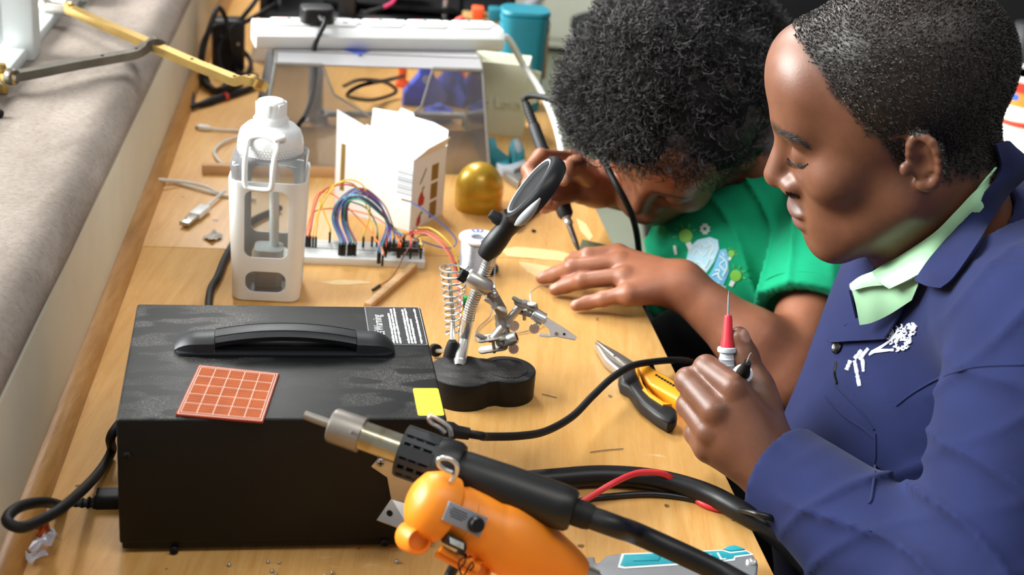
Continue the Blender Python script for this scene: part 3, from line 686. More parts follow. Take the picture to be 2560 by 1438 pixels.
for k in range(nr):
    s_ = acc[-1]*(k+.5)/nr; i = max(1, int(np.searchsorted(acc, s_))); t_ = (s_-acc[i-1])/(acc[i]-acc[i-1])
    c = goose[i-1].lerp(goose[i], t_); part('neck_ring', MB().lathe([(.0044, -.0015), (.0062, -.0006), (.0062, .0006), (.0044, .0015)], 16, frame(c, goose[i]-goose[i-1])), 'chrome', gn, world=True)
part('neck_collar', MB().tube([HY(1220, 660), HY(1240, 608)], [.0062, .0070], 18), 'chrome', hh, world=True)
# magnifier head
mA, mB = HY(1238, 606), HY(1398, 398); md_ = (mB-mA).normalized()
tc = (cC-mA).normalized(); mn = md_.cross(tc); mn = (mn if mn.x < 0 else -mn).normalized()   # up-left
mn = (mn+tc*.21).normalized(); mside = mn.cross(md_).normalized()
mc = mB-md_*.039; MM = frame(mc, mn, md_)
mh = part('magnifier_frame', MB().lathe([(.0310, -.007), (.0360, -.0085), (.0385, -.005), (.039, 0), (.0385, .004), (.0365, .0065), (.033, .0065), (.0310, .004)], 44, MM).add([], []), 'black_plastic', hh, world=True)
lens = MB().lathe([(0, -.0035), (.02, -.003), (.0316, -.0008), (.0316, .0008), (.02, .003), (0, .0035)], 40, MM); thin_clear('lens_glass', 'f0efe8', .1, 1.6, whiten=.4); part('lens', lens, 'lens_glass', hh, world=True)  # white share in the lens stands in for a bright reflection
part('lens_rim', MB().lathe([(.0305, -.006), (.0322, -.0068), (.0322, .0078), (.0302, .0074), (.0302, .003)], 40, MM), 'grey_plastic', mh, world=True)
hd_ = [mc-md_*x for x in (.034, .042, .050, .060, .072, .084)]
part('magnifier_handle', MB().tube(hd_, [.0125, .0110, .0098, .0108, .0112, .0082], 18), 'black_plastic', hh, world=True)
for sgn in (-1, 1):
    pth = [mc+(md_*math.cos(a)+mside*math.sin(a)*sgn)*.0385-mn*.001 for a in np.linspace(1.35, 2.6, 12)]
    part('grey_inlay', MB().tube(pth, [.001, .0034, .0048, .0052, .0046, .003, .001], 10), 'grey_plastic', mh, world=True)
kc = HY(1243, 546); part('lamp_button', MB().lathe([(.006, -.006), (.0062, .002), (.0052, .004), (.005, .007), (.004, .0085), (0, .0085)], 16, frame(kc, mn)), 'soft_black', hh, world=True)
# clamp block, knurled knobs
ca, cb = HY(1168, 688, -.006), HY(1224, 724, -.006); cdir = (cb-ca).normalized()
part('clamp_block', MB().tube([ca, ca+cdir*.002, cb-cdir*.003, cb], [.0072, .0088, .0088, .0070], 22), 'steel', hh, world=True)
def knurl(c, d, r, h, m='soft_black', nm='knurled_knob'):
    pr = []; b = MB(); n = 20; vs = []
    M_ = frame(c, d)
    poly = [((r if k % 2 else r*.86)*math.cos(math.pi*k/n), (r if k % 2 else r*.86)*math.sin(math.pi*k/n)) for k in range(2*n)]
    return part(nm, b.prism(poly, -h/2, h/2, M_), m, hh, world=True, smooth=20)
knurl(HY(1158, 690, -.008), cdir, .0062, .0075)
part('knob_stem', MB().tube([HY(1158, 690, -.008), ca], .0025, 10), 'steel', hh, world=True)
def rod(px, r, m='steel', nm='rod', dy=(0, 0)): return part(nm, MB().tube([HY(*px[0], dy[0]), HY(*px[1], dy[1])], r, 14), m, hh, world=True)
def ball(px, r, dy=0., m='steel', nm='ball_joint'): return part(nm, MB().ball(HY(*px, dy), r), m, hh, world=True)
def cheek(pa, pb, w, off, nrm, m='dull_steel', dy=(0, 0)):
    A, B = HY(*pa, dy[0]), HY(*pb, dy[1]); d = (B-A).normalized(); n = Vector(nrm); n = (n-d*n.dot(d)).normalized(); sd = d.cross(n)
    M_ = frame((A+B)/2, n, d); Ln = (B-A).length
    j = part('joint_plate', MB().prism(rrect(0, 0, Ln+w, w, w*.49, 6), off-.0009, off+.0009, M_, bev=.0004), m, hh, world=True)
    return M_, Ln
def wing(c, n, d, s=.0095):
    M_ = frame(c, n, d); b = MB().lathe([(.0042, 0), (.0038, .003), (.0028, .0045), (0, .0045)], 14, M_)
    for sg in (-1, 1):
        b.tube([M_ @ Vector((sg*x, y, z)) for x, y, z in ((.002, 0, .002), (s*.55, .0012, .003), (s, .002, .0048), (s*1.35, .002, .0062))], [.0018, .0022, .0027, .0016], 8)
    return part('wing_nut', b, 'steel', hh, world=True)
fwd = Vector((0, -1, .25)).normalized(); upv = Vector((.05, -.25, 1)).normalized()
rod(((1222, 722), (1234, 734)), .0022, dy=(-.006, -.004)); ball((1235, 736), .0045, -.004); ball((1222, 722), .0046, -.006)
M_, Ln = cheek((1230, 736), (1254, 778), .0105, .0055, fwd); cheek((1230, 736), (1254, 778), .0105, -.0055, fwd)
wing(HY(1236, 764, -.0068), fwd, Vector((1, 0, -.5)))
rod(((1248, 775), (1254, 790)), .0040, dy=(0, 0)); part('socket', MB().lathe([(.0055, 0), (.0058, .003), (.0058, .009), (.0066, .010), (.0066, .024), (.0055, .0245), (0, .0245)], 20, frame(HY(1249, 783), HY(1259, 832)-HY(1249, 783))), 'dull_steel', hh, world=True)
rod(((1264, 808), (1300, 768)), .0042, dy=(0, .004)); rod(((1258, 818), (1233, 848)), .0050, dy=(-.004, -.008))
def thumb(pa, pb, nrm=fwd):
    A, B = HY(*pa, -.004), HY(*pb, -.004); part('screw_stem', MB().tube([A, B], .0015, 8), 'steel', hh, world=True)
    j = part('thumb_screw', MB().lathe([(.0050, -.0008), (.0053, 0), (.0050, .0008), (0, .0008)], 20, frame(B+(B-A).normalized()*.004, nrm)), 'chrome', hh, world=True)
    for k in (-1, 0, 1): part('thumb_rib', MB().box((k*.0024, 0, .0008), (.0007, .008-abs(k)*.0025, .0006), frame(B+(B-A).normalized()*.004, nrm)), 'steel', j, world=True)
thumb((1266, 815), (1275, 815)); thumb((1345, 805), (1340, 814))
M_, Ln = cheek((1296, 766), (1330, 776), .0105, .0045, upv, dy=(.004, .002)); cheek((1296, 766), (1330, 776), .0105, -.0045, upv, dy=(.004, .002))
wing(HY(1311, 762, .003), upv, Vector((-.6, .1, .3))); ball((1322, 778), .0042, .003); rod(((1322, 778), (1338, 786)), .0022, dy=(.003, 0))
part('bolt', MB().tube([HY(1310, 775, .003), HY(1311, 800, .003)], .0018, 10), 'steel', hh, world=True)
ka, kb = HY(1332, 783, 0), HY(1360, 800, -.002); part('socket', MB().tube([ka, ka+(kb-ka)*.1, kb], [.0058, .0066, .0066], 20), 'chrome', hh, world=True)
# crocodile clip
mat('tin_bright', 'dadad8', .34, .45, var=.05)
A, B = HY(1354, 797, -.004), HY(1441, 845, -.010); d = (B-A).normalized(); n = (fwd-d*fwd.dot(d)).normalized(); M_ = frame(A, n, d); Lc = (B-A).length
def jaw(poly, z0, z1): return MB().prism(poly, z0, z1, M_, bev=.0003, seg=1)
cl = part('crocodile_clip', jaw([(0, .0035), (0, -.0025), (Lc*.28, -.0055), (Lc*.42, -.0115), (Lc*.5, -.0085), (Lc, -.0015), (Lc, .0008), (Lc*.62, .0025)], -.0028, .0028), 'tin_bright', hh, world=True, smooth=25)
part('clip_lever', MB().prism([(Lc*.52, -.009), (Lc*.35, -.0138), (Lc*.18, -.0162), (Lc*.12, -.0155), (Lc*.14, -.0138), (Lc*.36, -.0105), (Lc*.97, -.0022), (Lc, -.0028)], -.0024, .0024, M_, bev=.0003), 'tin_bright', cl, world=True)
part('clip_rivet', MB().lathe([(.0017, -.0034), (.0017, .0034), (0, .0036)], 12, M_ @ TR(Lc*.5, -.0055, 0)), 'dull_steel', cl, world=True)
part('clip_hole', MB().lathe([(.0013, 0), (.0013, .0031), (0, .0031)], 12, M_ @ TR(Lc*.68, -.0022, 0)), 'matte_black', cl, world=True)
# lower joint
M_, Ln = cheek((1206, 858), (1254, 850), .0100, .0052, upv, dy=(-.010, -.008)); cheek((1206, 866), (1256, 858), .0100, -.0052, upv, dy=(-.010, -.008))
wing(HY(1225, 850, -.009), upv, Vector((-1, 0, .15)), .011); part('bolt', MB().tube([HY(1232, 850, -.009), HY(1236, 882, -.009)], .0018, 10), 'steel', hh, world=True)
ball((1250, 857), .0044, -.008); rod(((1250, 857), (1266, 852)), .0022, dy=(-.008, -.008))
A, B = HY(1264, 852, -.008), HY(1292, 842, -.008); part('socket', MB().tube([A, A+(B-A)*.1, B-(B-A)*.06, B], [.0055, .0064, .0064, .0056], 20), 'chrome', hh, world=True); part('socket_bore', MB().tube([B-(B-A)*.02, B+(B-A)*.012], .0040, 16), 'matte_black', hh, world=True)
thumb((1279, 858), (1281, 864))
# spring holder
sb, st_ = P(1129, 886, HB), HY(1135, 664, .012)
part('holder_cone', MB().lathe([(.0085, -.003), (.0075, .004), (.0052, .013), (.0040, .015), (0, .015)], 18, TR(sb.x, sb.y, sb.z)), 'soft_black', hh, world=True)
rtop = HY(1121, 672, .012); part('holder_rod', MB().tube([sb+Vector((0, 0, .01)), HY(1131, 800, .012), rtop], .0026, 12), 'chrome', hh, world=True)
sc0 = HY(1131, 838, .012); N = 11*26; pts = []
ax = (st_-sc0); az = ax.normalized(); ax1 = Vector((1, 0, 0)); ax1 = (ax1-az*ax1.dot(az)).normalized(); ax2 = az.cross(ax1)
for k in range(N+1):
    t_ = k/N; a = 2*math.pi*11*t_; r = .0068+.0072*t_**1.3; tt = t_ if t_ > .06 else t_*.6
    pts.append(sc0+ax*tt+(ax1*math.cos(a)+ax2*math.sin(a))*r)
part('holder_spring', MB().tube(pts, .00095, 7), 'chrome', hh, world=True)
part('knob_stem', MB().tube([sb+Vector((0, 0, .004)), HY(1093, 878, .03)], .0022, 10), 'steel', hh, world=True); knurl(HY(1088, 876, .034), HY(1088, 876, .034)-sb, .0068, .010)

# ------------------------------------------------------------------ solder spool, gold dome
mat('solder_wire', 'b9bcc4', .32, .9, var=.06); mat('spool_white', 'dfe3ee', .4); mat('spool_blue', '2747b0', .4); mat('gold_paint', 'c29a24', .34, .35, var=.03, nscale=300, Coat_Weight=.3)
sp = P(1191, 672, 0); SPM = TR(sp.x, sp.y, 0, .15)
spool = thing('solder_spool', 'spool of solder wire with white and blue flange behind the spring holder', 'solder spool', SPM)
R_ = .0235
part('lower_flange', MB().lathe([(R_*1.0, 0), (R_*1.12, .001), (R_*1.12, .003), (R_*.7, .004), (0, .004)], 36), 'soft_black', spool)
part('solder_winding', MB().lathe([(R_*.86, .003)]+[(R_*(.87+.035*(k % 2)), .004+.0335*k/26) for k in range(27)]+[(R_*.8, .039)], 36), 'solder_wire', spool)
tf = part('upper_flange', MB().lathe([(R_*.8, .038), (R_, .0385), (R_, .0408), (R_*.97, .0414), (R_*.42, .0414), (R_*.36, .0405), (R_*.36, .030), (0, .030)], 36), 'spool_white', spool)
def sector(a0, a1, r0, r1, z0, z1, n=8):
    pl = [(r1*math.cos(a), r1*math.sin(a)) for a in np.linspace(a0, a1, n)]+[(r0*math.cos(a), r0*math.sin(a)) for a in np.linspace(a1, a0, n)]
    return MB().prism(pl, z0, z1)
for a in (1.2, 4.35+.4): 
    part('blue_mark', sector(a, a+.75, R_*.55, R_*.93, .0412, .0416), 'spool_blue', tf)
    part('mark_letter', sector(a+.12, a+.28, R_*.64, R_*.84, .0416, .0418, 4), 'spool_white', tf); part('mark_letter', sector(a+.42, a+.6, R_*.64, R_*.84, .0416, .0418, 4), 'spool_white', tf)
tail = [SPM @ Vector((R_*.9, -.004, .02)), P(1236, 706, .02), P(1238, 735, .012), P(1225, 790, .003), P(1195, 820, .002), P(1190, 850, .002), P(1240, 838, .002), P(1310, 830, .002), P(1350, 812, .003), P(1352, 790, .004), P(1330, 760, .010), P(1326, 735, .014), P(1345, 718, .014), P(1372, 712, .012)]
part('wire_tail', MB().tube(crv(tail, 8), .0006, 6), 'solder_wire', spool, world=True)
dc = P(1194, 520, 0); dc = Vector((dc.x, dc.y+.004, 0))
dome = thing('gold_dome', 'metallic gold domed cap standing beside the white carton', 'cap', TR(dc.x, dc.y, 0)); r = .0315
part('rim_band', MB().lathe([(r*.97, 0), (r*1.0, .0012), (r*1.0, .0175), (r*.985, .0185), (0, .0185)], 48), 'gold_paint', dome)
part('dome_shell', MB().lathe([(r*.985, .0185), (r*1.0, .0195), (r*1.0, .027)]+[(r*math.cos(a), .027+.0345*math.sin(a)) for a in np.linspace(.05, math.pi/2, 16)], 48), 'gold_paint', dome, smooth=60)

# ------------------------------------------------------------------ breadboard with controller and jumper wires
mat('breadboard_white', 'dfe2e0', .5, var=.02); mat('board_hole', '8d9492', .7); mat('pcb_black', '14171a', .4); mat('shield_tin', 'b9bdc2', .3, .85); mat('led_red', 'd8202c', .2, Transmission_Weight=.4); mat('led_green', '2fae57', .3)
bR = P(1062, 673, 0); bL = P(757, 660, 0); bd = (bR-bL).normalized(); BYAW = math.atan2(bd.y, bd.x)
BM = TR(bR.x, bR.y, 0, BYAW) @ TR(-.165, 0, 0); BH = .0092
bb = thing('breadboard', 'white solderless breadboard full of jumper wires beside the white bottle', 'breadboard', BM)
part('board_block', MB().box((.0825, .0275, BH/2), (.165, .055, BH), bev=.0008), 'breadboard_white', bb)
part('centre_channel', MB().box((.0825, .0275, BH), (.163, .0024, .0005)), 'board_hole', bb)
for y in (.0095, .0455): part('rail_groove', MB().box((.0825, y, BH), (.165, .0005, .0003)), 'board_hole', bb)
b = MB()
for i in range(62):
    for y in [.004, .0065]+[.0135+.00254*k for k in range(5)]+[.0313+.00254*k for k in range(5)]+[.0485, .051]: b.box((.0045+i*.00254, y, BH+.00005), (.0009, .0009, .0002))
o = part('contact_holes', b, 'board_hole', bb); o['kind'] = 'stuff'
BMi = BM.inverted()
def BP(px, py, z=BH): return BMi @ P(px, py, z)
mcu_c = BP(1010, 628, BH+.010)
MU = BM @ TR(.138, .0265, BH)
mcu = thing('controller_board', 'black microcontroller board plugged into the right end of the breadboard', 'circuit board', MU)
part('board', MB().box((0, 0, .0095), (.048, .026, .0016)), 'pcb_black', mcu)
for y in (-.0114, .0114):
    part('pin_header', MB().box((0, y, .0072), (.038, .0024, .0028)), 'soft_black', mcu)
    for k in range(15): part('pin', MB().box((-.0178+k*.00254, y, .003), (.0006, .0006, .006)), 'steel', mcu)
    for k in range(15): part('solder_pad', MB().lathe([(.0008, 0), (.0005, .0006), (0, .0007)], 8, TR(-.0178+k*.00254, y, .0103)), 'shield_tin', mcu)
part('radio_module', MB().box((-.012, 0, .0118), (.016, .012, .003), bev=.0004), 'shield_tin', mcu); part('usb_socket', MB().box((.0225, 0, .0115), (.006, .008, .003), bev=.0004), 'steel', mcu)
for x, y, w, h in ((.004, .004, .005, .004), (.006, -.004, .007, .005), (.014, .005, .004, .003), (.014, -.005, .003, .003)): part('chip', MB().box((x, y, .0109), (w, h, .0014)), 'soft_black', mcu)
lc = P(1030, 578, BH+.021); led = thing('red_led', 'small red indicator light bulb above the controller board', 'light', TR(lc.x, lc.y, BH+.003))
part('bulb', MB().lathe([(.0030, .012), (.0030, .013), (.0025, .0132), (.0025, .017), (.0018, .019), (0, .0196)], 16), 'led_red', led)
for s_ in (-.0012, .0012): part('lead', MB().tube([(s_, 0, 0), (s_, 0, .0125)], .00025, 5), 'steel', led)

WC = dict(orange='e8743a', yellow='e3b72c', red='c93a3a', blue='2f4f9f', navy='2a3566', green='2f8a6a', teal='3c8f94', purple='59406e', brown='7a4a38', white='d9d9d4', pink='e06b62', ltblue='3f6fc0')
for k, v in WC.items(): mat('wire_'+k, v, .4, var=.05)
mat('dupont_black', '0d0e10', .45)
def BPW(px, py, h): return P(px, py, h)     # point above the bench
wire_n = {}
WDESC = []
def jumper(col, a, b, mids, la, lb, where, ra=True, rb=True):
    """a, b = (px, py, z) of the wire ends at the top of their connectors; the connectors hang below"""
    A, B = P(*a), P(*b); pts = [A, A+Vector((0, 0, .006))]+[P(*m) for m in mids]+[B+Vector((0, 0, .006)), B]
    if not rb: pts = pts[:-2]+[B]
    t = thing('jumper_wire', where, 'jumper wire', TR(A.x, A.y, A.z), 'jumper wires on the breadboard')
    part('insulation', MB().tube(crv(pts, 7), .0009, 7), 'wire_'+col, t, world=True)
    for Q, on, l in ((A, ra, la), (B, rb, lb)):
        if not on: continue
        if l is None: continue
        if isinstance(l, float): part('connector', MB().box((Q.x, Q.y, Q.z-l/2+.001), (.0025, .0025, l), bev=.0002), 'dupont_black', t, world=True)
        else:
            d = Vector(l); part('connector', MB().box((0, 0, -.007), (.0025, .0025, .014), frame(Q, -d), bev=.0002), 'dupont_black', t, world=True)
    return t
cz = BH+.013; C_ = .0135
# ends from the left block (at the bottle) sweeping right
jumper('yellow', (783, 594, cz), (909, 594, cz), [(800, 520, .045), (850, 455, .075), (905, 462, .075), (925, 530, .045)], C_, C_, 'bright yellow jumper wire with the highest arch over the breadboard')
jumper('orange', (766, 592, cz), (1000, 620, cz+.006), [(785, 530, .035), (850, 522, .03), (930, 540, .028), (985, 578, .026)], C_, C_, 'long orange jumper wire lying low from the bottle to the controller board')
jumper('orange', (772, 592, cz), (957, 640, cz), [(790, 490, .055), (830, 485, .055), (880, 530, .042), (930, 585, .03)], C_, C_, 'orange jumper wire that ends at the front row before the controller board')
jumper('red', (776, 592, cz), (965, 618, cz+.006), [(800, 485, .065), (870, 462, .075), (940, 500, .06), (966, 560, .035)], C_, C_, 'dark red jumper wire arching beside the orange ones')
jumper('yellow', (790, 594, cz), (931, 592, cz), [(805, 500, .055), (845, 458, .08), (890, 466, .075), (918, 520, .05)], C_, C_, 'yellow jumper wire ending behind the orange arch at the rear row')
jumper('yellow', (825, 582, cz), (800, 500, .05), [(815, 545, .035)], C_, None, 'short yellow jumper wire standing alone at the rear row', rb=False)
fan = [('blue', 849), ('teal', 852), ('navy', 856), ('purple', 860), ('ltblue', 863), ('navy', 871), ('blue', 875), ('green', 879), ('purple', 884), ('brown', 889)]
ends = [(946, 634), (950, 634), (962, 612), (968, 610), (975, 606), (985, 600), (1000, 598), (1006, 600), (1010, 598), (1004, 612)]
nice = {'blue': 'deep blue', 'teal': 'teal', 'navy': 'dark navy', 'purple': 'purple', 'ltblue': 'light blue', 'green': 'green', 'brown': 'brown'}
pos = ['leftmost of the row of ten', 'second from the left in the row of ten', 'third from the left in the row of ten', 'fourth from the left in the row of ten', 'fifth from the left in the row of ten', 'sixth from the left in the row of ten', 'seventh from the left in the row of ten', 'eighth from the left in the row of ten', 'ninth from the left in the row of ten', 'rightmost of the row of ten']
for k, (c, x) in enumerate(fan):
    hgt = .062+.018*((k*37) % 10)/10; ex, ey = ends[k]; top = 478+((k*53) % 34); kk = k/9
    jumper(c, (x, 612+(k % 2)*2, cz), (ex, ey, cz+(.007 if k > 1 else 0)), [(836+kk*34-(6 if k < 5 else 0), 545+kk*14, .03), (848+kk*24, 500+kk*10, hgt*.8), (895+kk*12, top-8, hgt), (945+kk*15, top+24+kk*10, hgt*.75), (966+kk*18, 560+((k*29) % 18), .034)], C_, C_, f'{nice[c]} jumper wire, {pos[k]} black plugs')
jumper('orange', (996, 620, cz+.006), (1028, 583, BH+.016), [(1000, 600, .035), (1012, 588, .034)], C_, None, 'short orange jumper wire joined to the red light bulb', rb=False)
jumper('green', (943, 592, cz), (865, 500, .06), [(940, 560, .03), (915, 520, .05)], C_, None, 'green jumper wire rising from the rear row near the carton', rb=False)
jumper('red', (1027, 622, cz+.006), (1060, 577, .03), [(1026, 590, .034), (1040, 578, .034)], C_, None, 'red jumper wire rising from the controller board', rb=False)
jumper('yellow', (1053, 622, cz+.006), (1040, 575, .034), [(1048, 595, .03)], C_, None, 'yellow jumper wire at the right end of the controller board', rb=False)
# bundle running to the spring holder
for c, off, lb_ in (('yellow', (8, -8), 'yellow jumper wire on top of the bundle going to the spring holder'), ('red', (0, 0), 'red jumper wire in the bundle going to the spring holder'), ('pink', (-4, 5), 'pink jumper wire in the bundle going to the spring holder')):
    pts = [P(1036+off[0], 578+off[1], .034), P(1070+off[0], 580+off[1], .036), P(1105+off[0], 605+off[1], .032), P(1130+off[0], 640+off[1], .022), P(1143+off[0]*.6, 690+off[1], .006), P(1150+off[0]*.6, 740, .004), P(1152+off[0]*.6, 790, .003)]
    cable('jumper_wire', None, .0009, 'wire_'+c, lb_, 'jumper wire', group='jumper wires on the breadboard', world=crv(pts, 3), sides=7)
bw = thing('jumper_wire', 'blue jumper wire looping round beside the solder spool with a bare pin', 'jumper wire', TR(*P(1100, 560, 0)), 'jumper wires on the breadboard')
pts = [P(1028, 505, .052), P(1060, 525, .045), P(1105, 560, .03), P(1138, 595, .015), P(1136, 615, .006), P(1110, 620, .004), P(1060, 605, .012), P(1028, 592, .02)]
part('insulation', MB().tube(crv(pts, 8), .0009, 7), 'wire_ltblue', bw, world=True); part('pin', MB().tube([P(1003, 498, .056), P(1028, 505, .052)], .0010, 7), 'steel', bw, world=True)
br = thing('jumper_wire', 'thin brown jumper wire lying across the front of the breadboard', 'jumper wire', TR(*P(940, 720, 0)), 'jumper wires on the breadboard')
pts = [P(1075, 588, .03), P(1045, 592, .034), P(1015, 630, .024), P(995, 670, .012), P(975, 697, .003), P(950, 713, .0025)]
part('insulation', MB().tube(crv(pts, 8), .0007, 7), 'wire_brown', br, world=True)
A = P(951, 713, .0018); B = P(931, 725, .0018); part('connector', MB().box((0, 0, 0), (.0026, .0026, (A-B).length), frame((A+B)/2, B-A), bev=.0002), 'dupont_black', br, world=True)
gm = thing('sensor_module', 'small green and black sensor module behind the gooseneck', 'circuit board', TR(*P(1163, 770, 0), rz=.3))
part('module_board', MB().box((0, 0, .003), (.016, .022, .0016)), 'pcb_black', gm); part('terminal_block', MB().box((.002, .006, .0075), (.009, .007, .0075), bev=.0006), 'led_green', gm); part('chip', MB().box((-.001, -.004, .0045), (.006, .006, .0016)), 'soft_black', gm)

# ------------------------------------------------------------------ water bottle
mat('silicone_white', 'eef0ef', .5, var=.01, Subsurface_Weight=.15, Subsurface_Radius=(.02, .02, .02), Subsurface_Scale=.3)
thin_clear('clear_bottle', 'f0f4f4', .08, 1.2, whiten=.16); mat('frosted_tube', 'e6ebeb', .4, var=0, Subsurface_Weight=.4)  # white in clear_bottle stands in for light scattered inside the sleeve
bc = P(662, 728, 0); BTM = TR(bc.x+.002, bc.y+.008, 0, math.radians(6)) @ Matrix.Diagonal((1, 1, .925, 1))
bot = thing('water_bottle', 'square white water bottle with cut out sleeve, screw lid and carry loop', 'bottle', BTM)
def sqring(w, r, z, n=6): return [(x, y, z) for x, y in rrect(0, 0, w, w, r, n)]
def loft(rings, cap0=True, cap1=True):
    b = MB(); n = len(rings[0]); vs = [q for r_ in rings for q in r_]; fs = []
    for i in range(len(rings)-1):
        for k in range(n): l = (k+1) % n; fs.append((i*n+k, i*n+l, i*n+n+l, i*n+n+k))
    if cap0: fs.append(tuple(range(n))[::-1])
    if cap1: fs.append(tuple((len(rings)-1)*n+k for k in range(n)))
    return b.add(vs, fs)
SLT = .151
outer = loft([sqring(.070, .011, 0), sqring(.0735, .013, .002), sqring(.0785, .013, SLT*.5), sqring(.0825, .014, SLT)])
inner = loft([sqring(.0695, .012, .003), sqring(.0745, .011, SLT*.5), sqring(.0785, .012, SLT+.01)])
cuts = [inner]
for ax in range(4):
    Mr = Matrix.Rotation(ax*math.pi/2, 4, 'Z')
    for zc_, hh_, ww in ((.099, .084, .0465), (.026, .027, .0435)):
        c = MB().prism(rrect(0, 0, ww, hh_, .0095 if hh_ > .05 else .0105, 6), .012, .06); c.v = [tuple(Mr @ Vector((x, -z, y+zc_))) for x, y, z in c.v]; cuts.append(c)
sl = cut(outer, cuts); part('sleeve', sl, 'silicone_white', bot, smooth=35)
body = loft([sqring(.0665, .010, .0035), sqring(.069, .011, .006), sqring(.0735, .011, SLT*.5), sqring(.0775, .012, SLT+.004), sqring(.0800, .013, .168), sqring(.076, .020, .1735), sqring(.066, .028, .177)])
part('clear_body', body, 'clear_bottle', bot, smooth=50)
part('straw', MB().tube([(.006, .004, .02), (.004, .002, .172)], .0052, 16), 'frosted_tube', bot)
part('inner_cup', loft([sqring(.030, .008, .0085), sqring(.031, .008, .055)]), 'frosted_tube', bot)
lid = part('screw_lid', MB().lathe([(.0265, .172), (.0338, .1725), (.0345, .175), (.0345, .190), (.0338, .194), (.0318, .2005), (.026, .2065), (.0180, .2095), (.0165, .212), (0, .212)], 48), 'white_plastic', bot, smooth=50)
b = MB()
for k in range(60):
    for zz in range(4):
        a = 2*math.pi*(k+.5*(zz % 2))/60; b.ball((.0346*math.cos(a), .0346*math.sin(a), .1765+zz*.0033), .0008, su=5, sv=3)
o = part('lid_knurling', b, 'white_plastic', lid); o['kind'] = 'stuff'
cap = part('drinking_cap', MB().lathe([(.0185, .209), (.0188, .2145), (.0172, .217), (.0162, .2195), (.0155, .232), (.0140, .2355), (.011, .2368), (0, .2368)], 32), 'white_plastic', bot, smooth=50)
for k in range(6):
    a = math.pi/3*k+.3; part('cap_ridge', MB().box((.0152, 0, .2265), (.002, .0075, .0155), Matrix.Rotation(a, 4, 'Z'), bev=.0007), 'white_plastic', cap)
la = -1.75    # loop hinges on the near left of the lid
Lm = Matrix.Rotation(la, 4, 'Z')
lp = [(.034, -.016, .192), (.042, -.0155, .183), (.046, -.015, .166), (.0470, -.014, .150), (.0470, -.009, .1455), (.0470, .009, .1455), (.0470, .014, .150), (.046, .015, .166), (.042, .0155, .183), (.034, .016, .192), (.0305, .013, .199), (.029, 0, .2015), (.0305, -.013, .199)]
part('carry_loop', MB().tube(crv([Lm @ Vector(q) for q in lp], 6, closed=True), .0030, 10, closed=True), 'white_plastic', lid)
part('loop_hinge', MB().tube([Lm @ Vector((.032, .012, .199)), Lm @ Vector((.026, .022, .203))], .0035, 12), 'white_plastic', lid)

# ------------------------------------------------------------------ white carton
mat('carton_white', 'e9eaec', .55, var=.02); mat('carton_brown', '8a6a2c', .6); mat('carton_print', '9aa3ad', .6); mat('carton_grey', 'cdd3da', .6); mat('fruit_red', 'b23a2e', .6); mat('leaf_green', '6a8a3a', .6)
cA = P(1024, 580, 0); cB = P(834, 524, 0); cx_ = (cA-cB); cw = cx_.length; CY = math.atan2(cx_.y, cx_.x); CM = TR(cB.x, cB.y, 0, CY); cdp = .078; chh = .094
car = thing('carton', 'open white carton with torn lid flaps and fruit pictures on its side', 'carton', CM @ TR(cw/2, cdp/2, 0)); th = .0007
def cpart(nm, b, m='carton_white', par=None, sm=30):
    b.v = [tuple(CM @ Vector(q)) for q in b.v]; return part(nm, b, m, par or car, smooth=sm, world=True)
fr = cpart('front_panel', MB().box((cw/2, th/2, chh/2), (cw, th, chh)))
sd_ = cpart('side_panel', MB().box((cw-th/2, cdp/2, chh/2), (th, cdp, chh))); cpart('side_panel', MB().box((th/2, cdp/2, chh/2), (th, cdp, chh)))
cpart('back_panel', MB().box((cw/2, cdp-th/2, chh/2), (cw, th, chh))); cpart('bottom_panel', MB().box((cw/2, cdp/2, th/2+.0005), (cw, cdp, th)))
def flap(pts, y, lean, m='carton_white', nm='lid_flap', axis='y'):
    b = MB().prism(pts, -th/2, th/2); M0 = TR(0, y, chh) @ Matrix.Rotation(math.pi/2+lean, 4, 'X'); b.v = [tuple(M0 @ Vector(q)) for q in b.v]; return cpart(nm, b, m)
ff = flap([(0, 0), (cw, 0), (cw-.004, .012), (cw*.72, .020), (cw*.70, .024), (cw*.40, .032), (cw*.38, .029), (cw*.02, .041)], th/2, .10)
flap([(0, 0), (cw, 0), (cw*.99, .020), (cw*.80, .025), (cw*.55, .026), (cw*.52, .031), (cw*.36, .033), (cw*.33, .027), (0, .024)], cdp-th/2, -.12)
b = MB().prism([(.004, 0), (cdp-.004, 0), (cdp-.012, .020), (.02, .014)], -th/2, th/2); M0 = TR(cw-th/2, 0, chh) @ Matrix.Rotation(math.pi/2, 4, 'Z') @ Matrix.Rotation(math.pi/2+.55, 4, 'X'); b.v = [tuple(M0 @ Vector(q)) for q in b.v]; cpart('lid_flap', b)
def fprint(x, z, w, h, m, nm='print', par=None): return cpart(nm, MB().box((x, -.0001, z), (w, .0003, h)), m, par or fr)
fprint(.0115, .060, .0062, .105 if False else .062, 'carton_brown', 'brown_window')
b = MB()
for col in range(3):
    for k in range(22): b.box((.027+col*.022+rr.uniform(-.001, .001), -.0001, .082-k*.0026), (rr.uniform(.010, .017), .0002, .0007))
o = cpart('small_print', b, 'carton_grey', fr); o['kind'] = 'stuff'
bcs = part('barcode_panel', MB(), 'carton_white', car) if False else None
for k, hgt in enumerate((.0012, .0022, .001, .0018, .0026, .001, .0015, .0022, .001, .0018)): fprint(.105, .078-k*.0033, .022, hgt, 'carton_print', 'barcode_bar')
b = MB()
for x, z in ((.030, .004), (.085, .003)):
    for k in range(2): b.box((x, -.0001, chh+.012-k*.004), (.018-.006*k, .0002, .0007))
def sprint(y, z, w, h, m, nm): return cpart(nm, MB().box((cw+.0001, y, z), (.0003, w, h)), m, sd_)
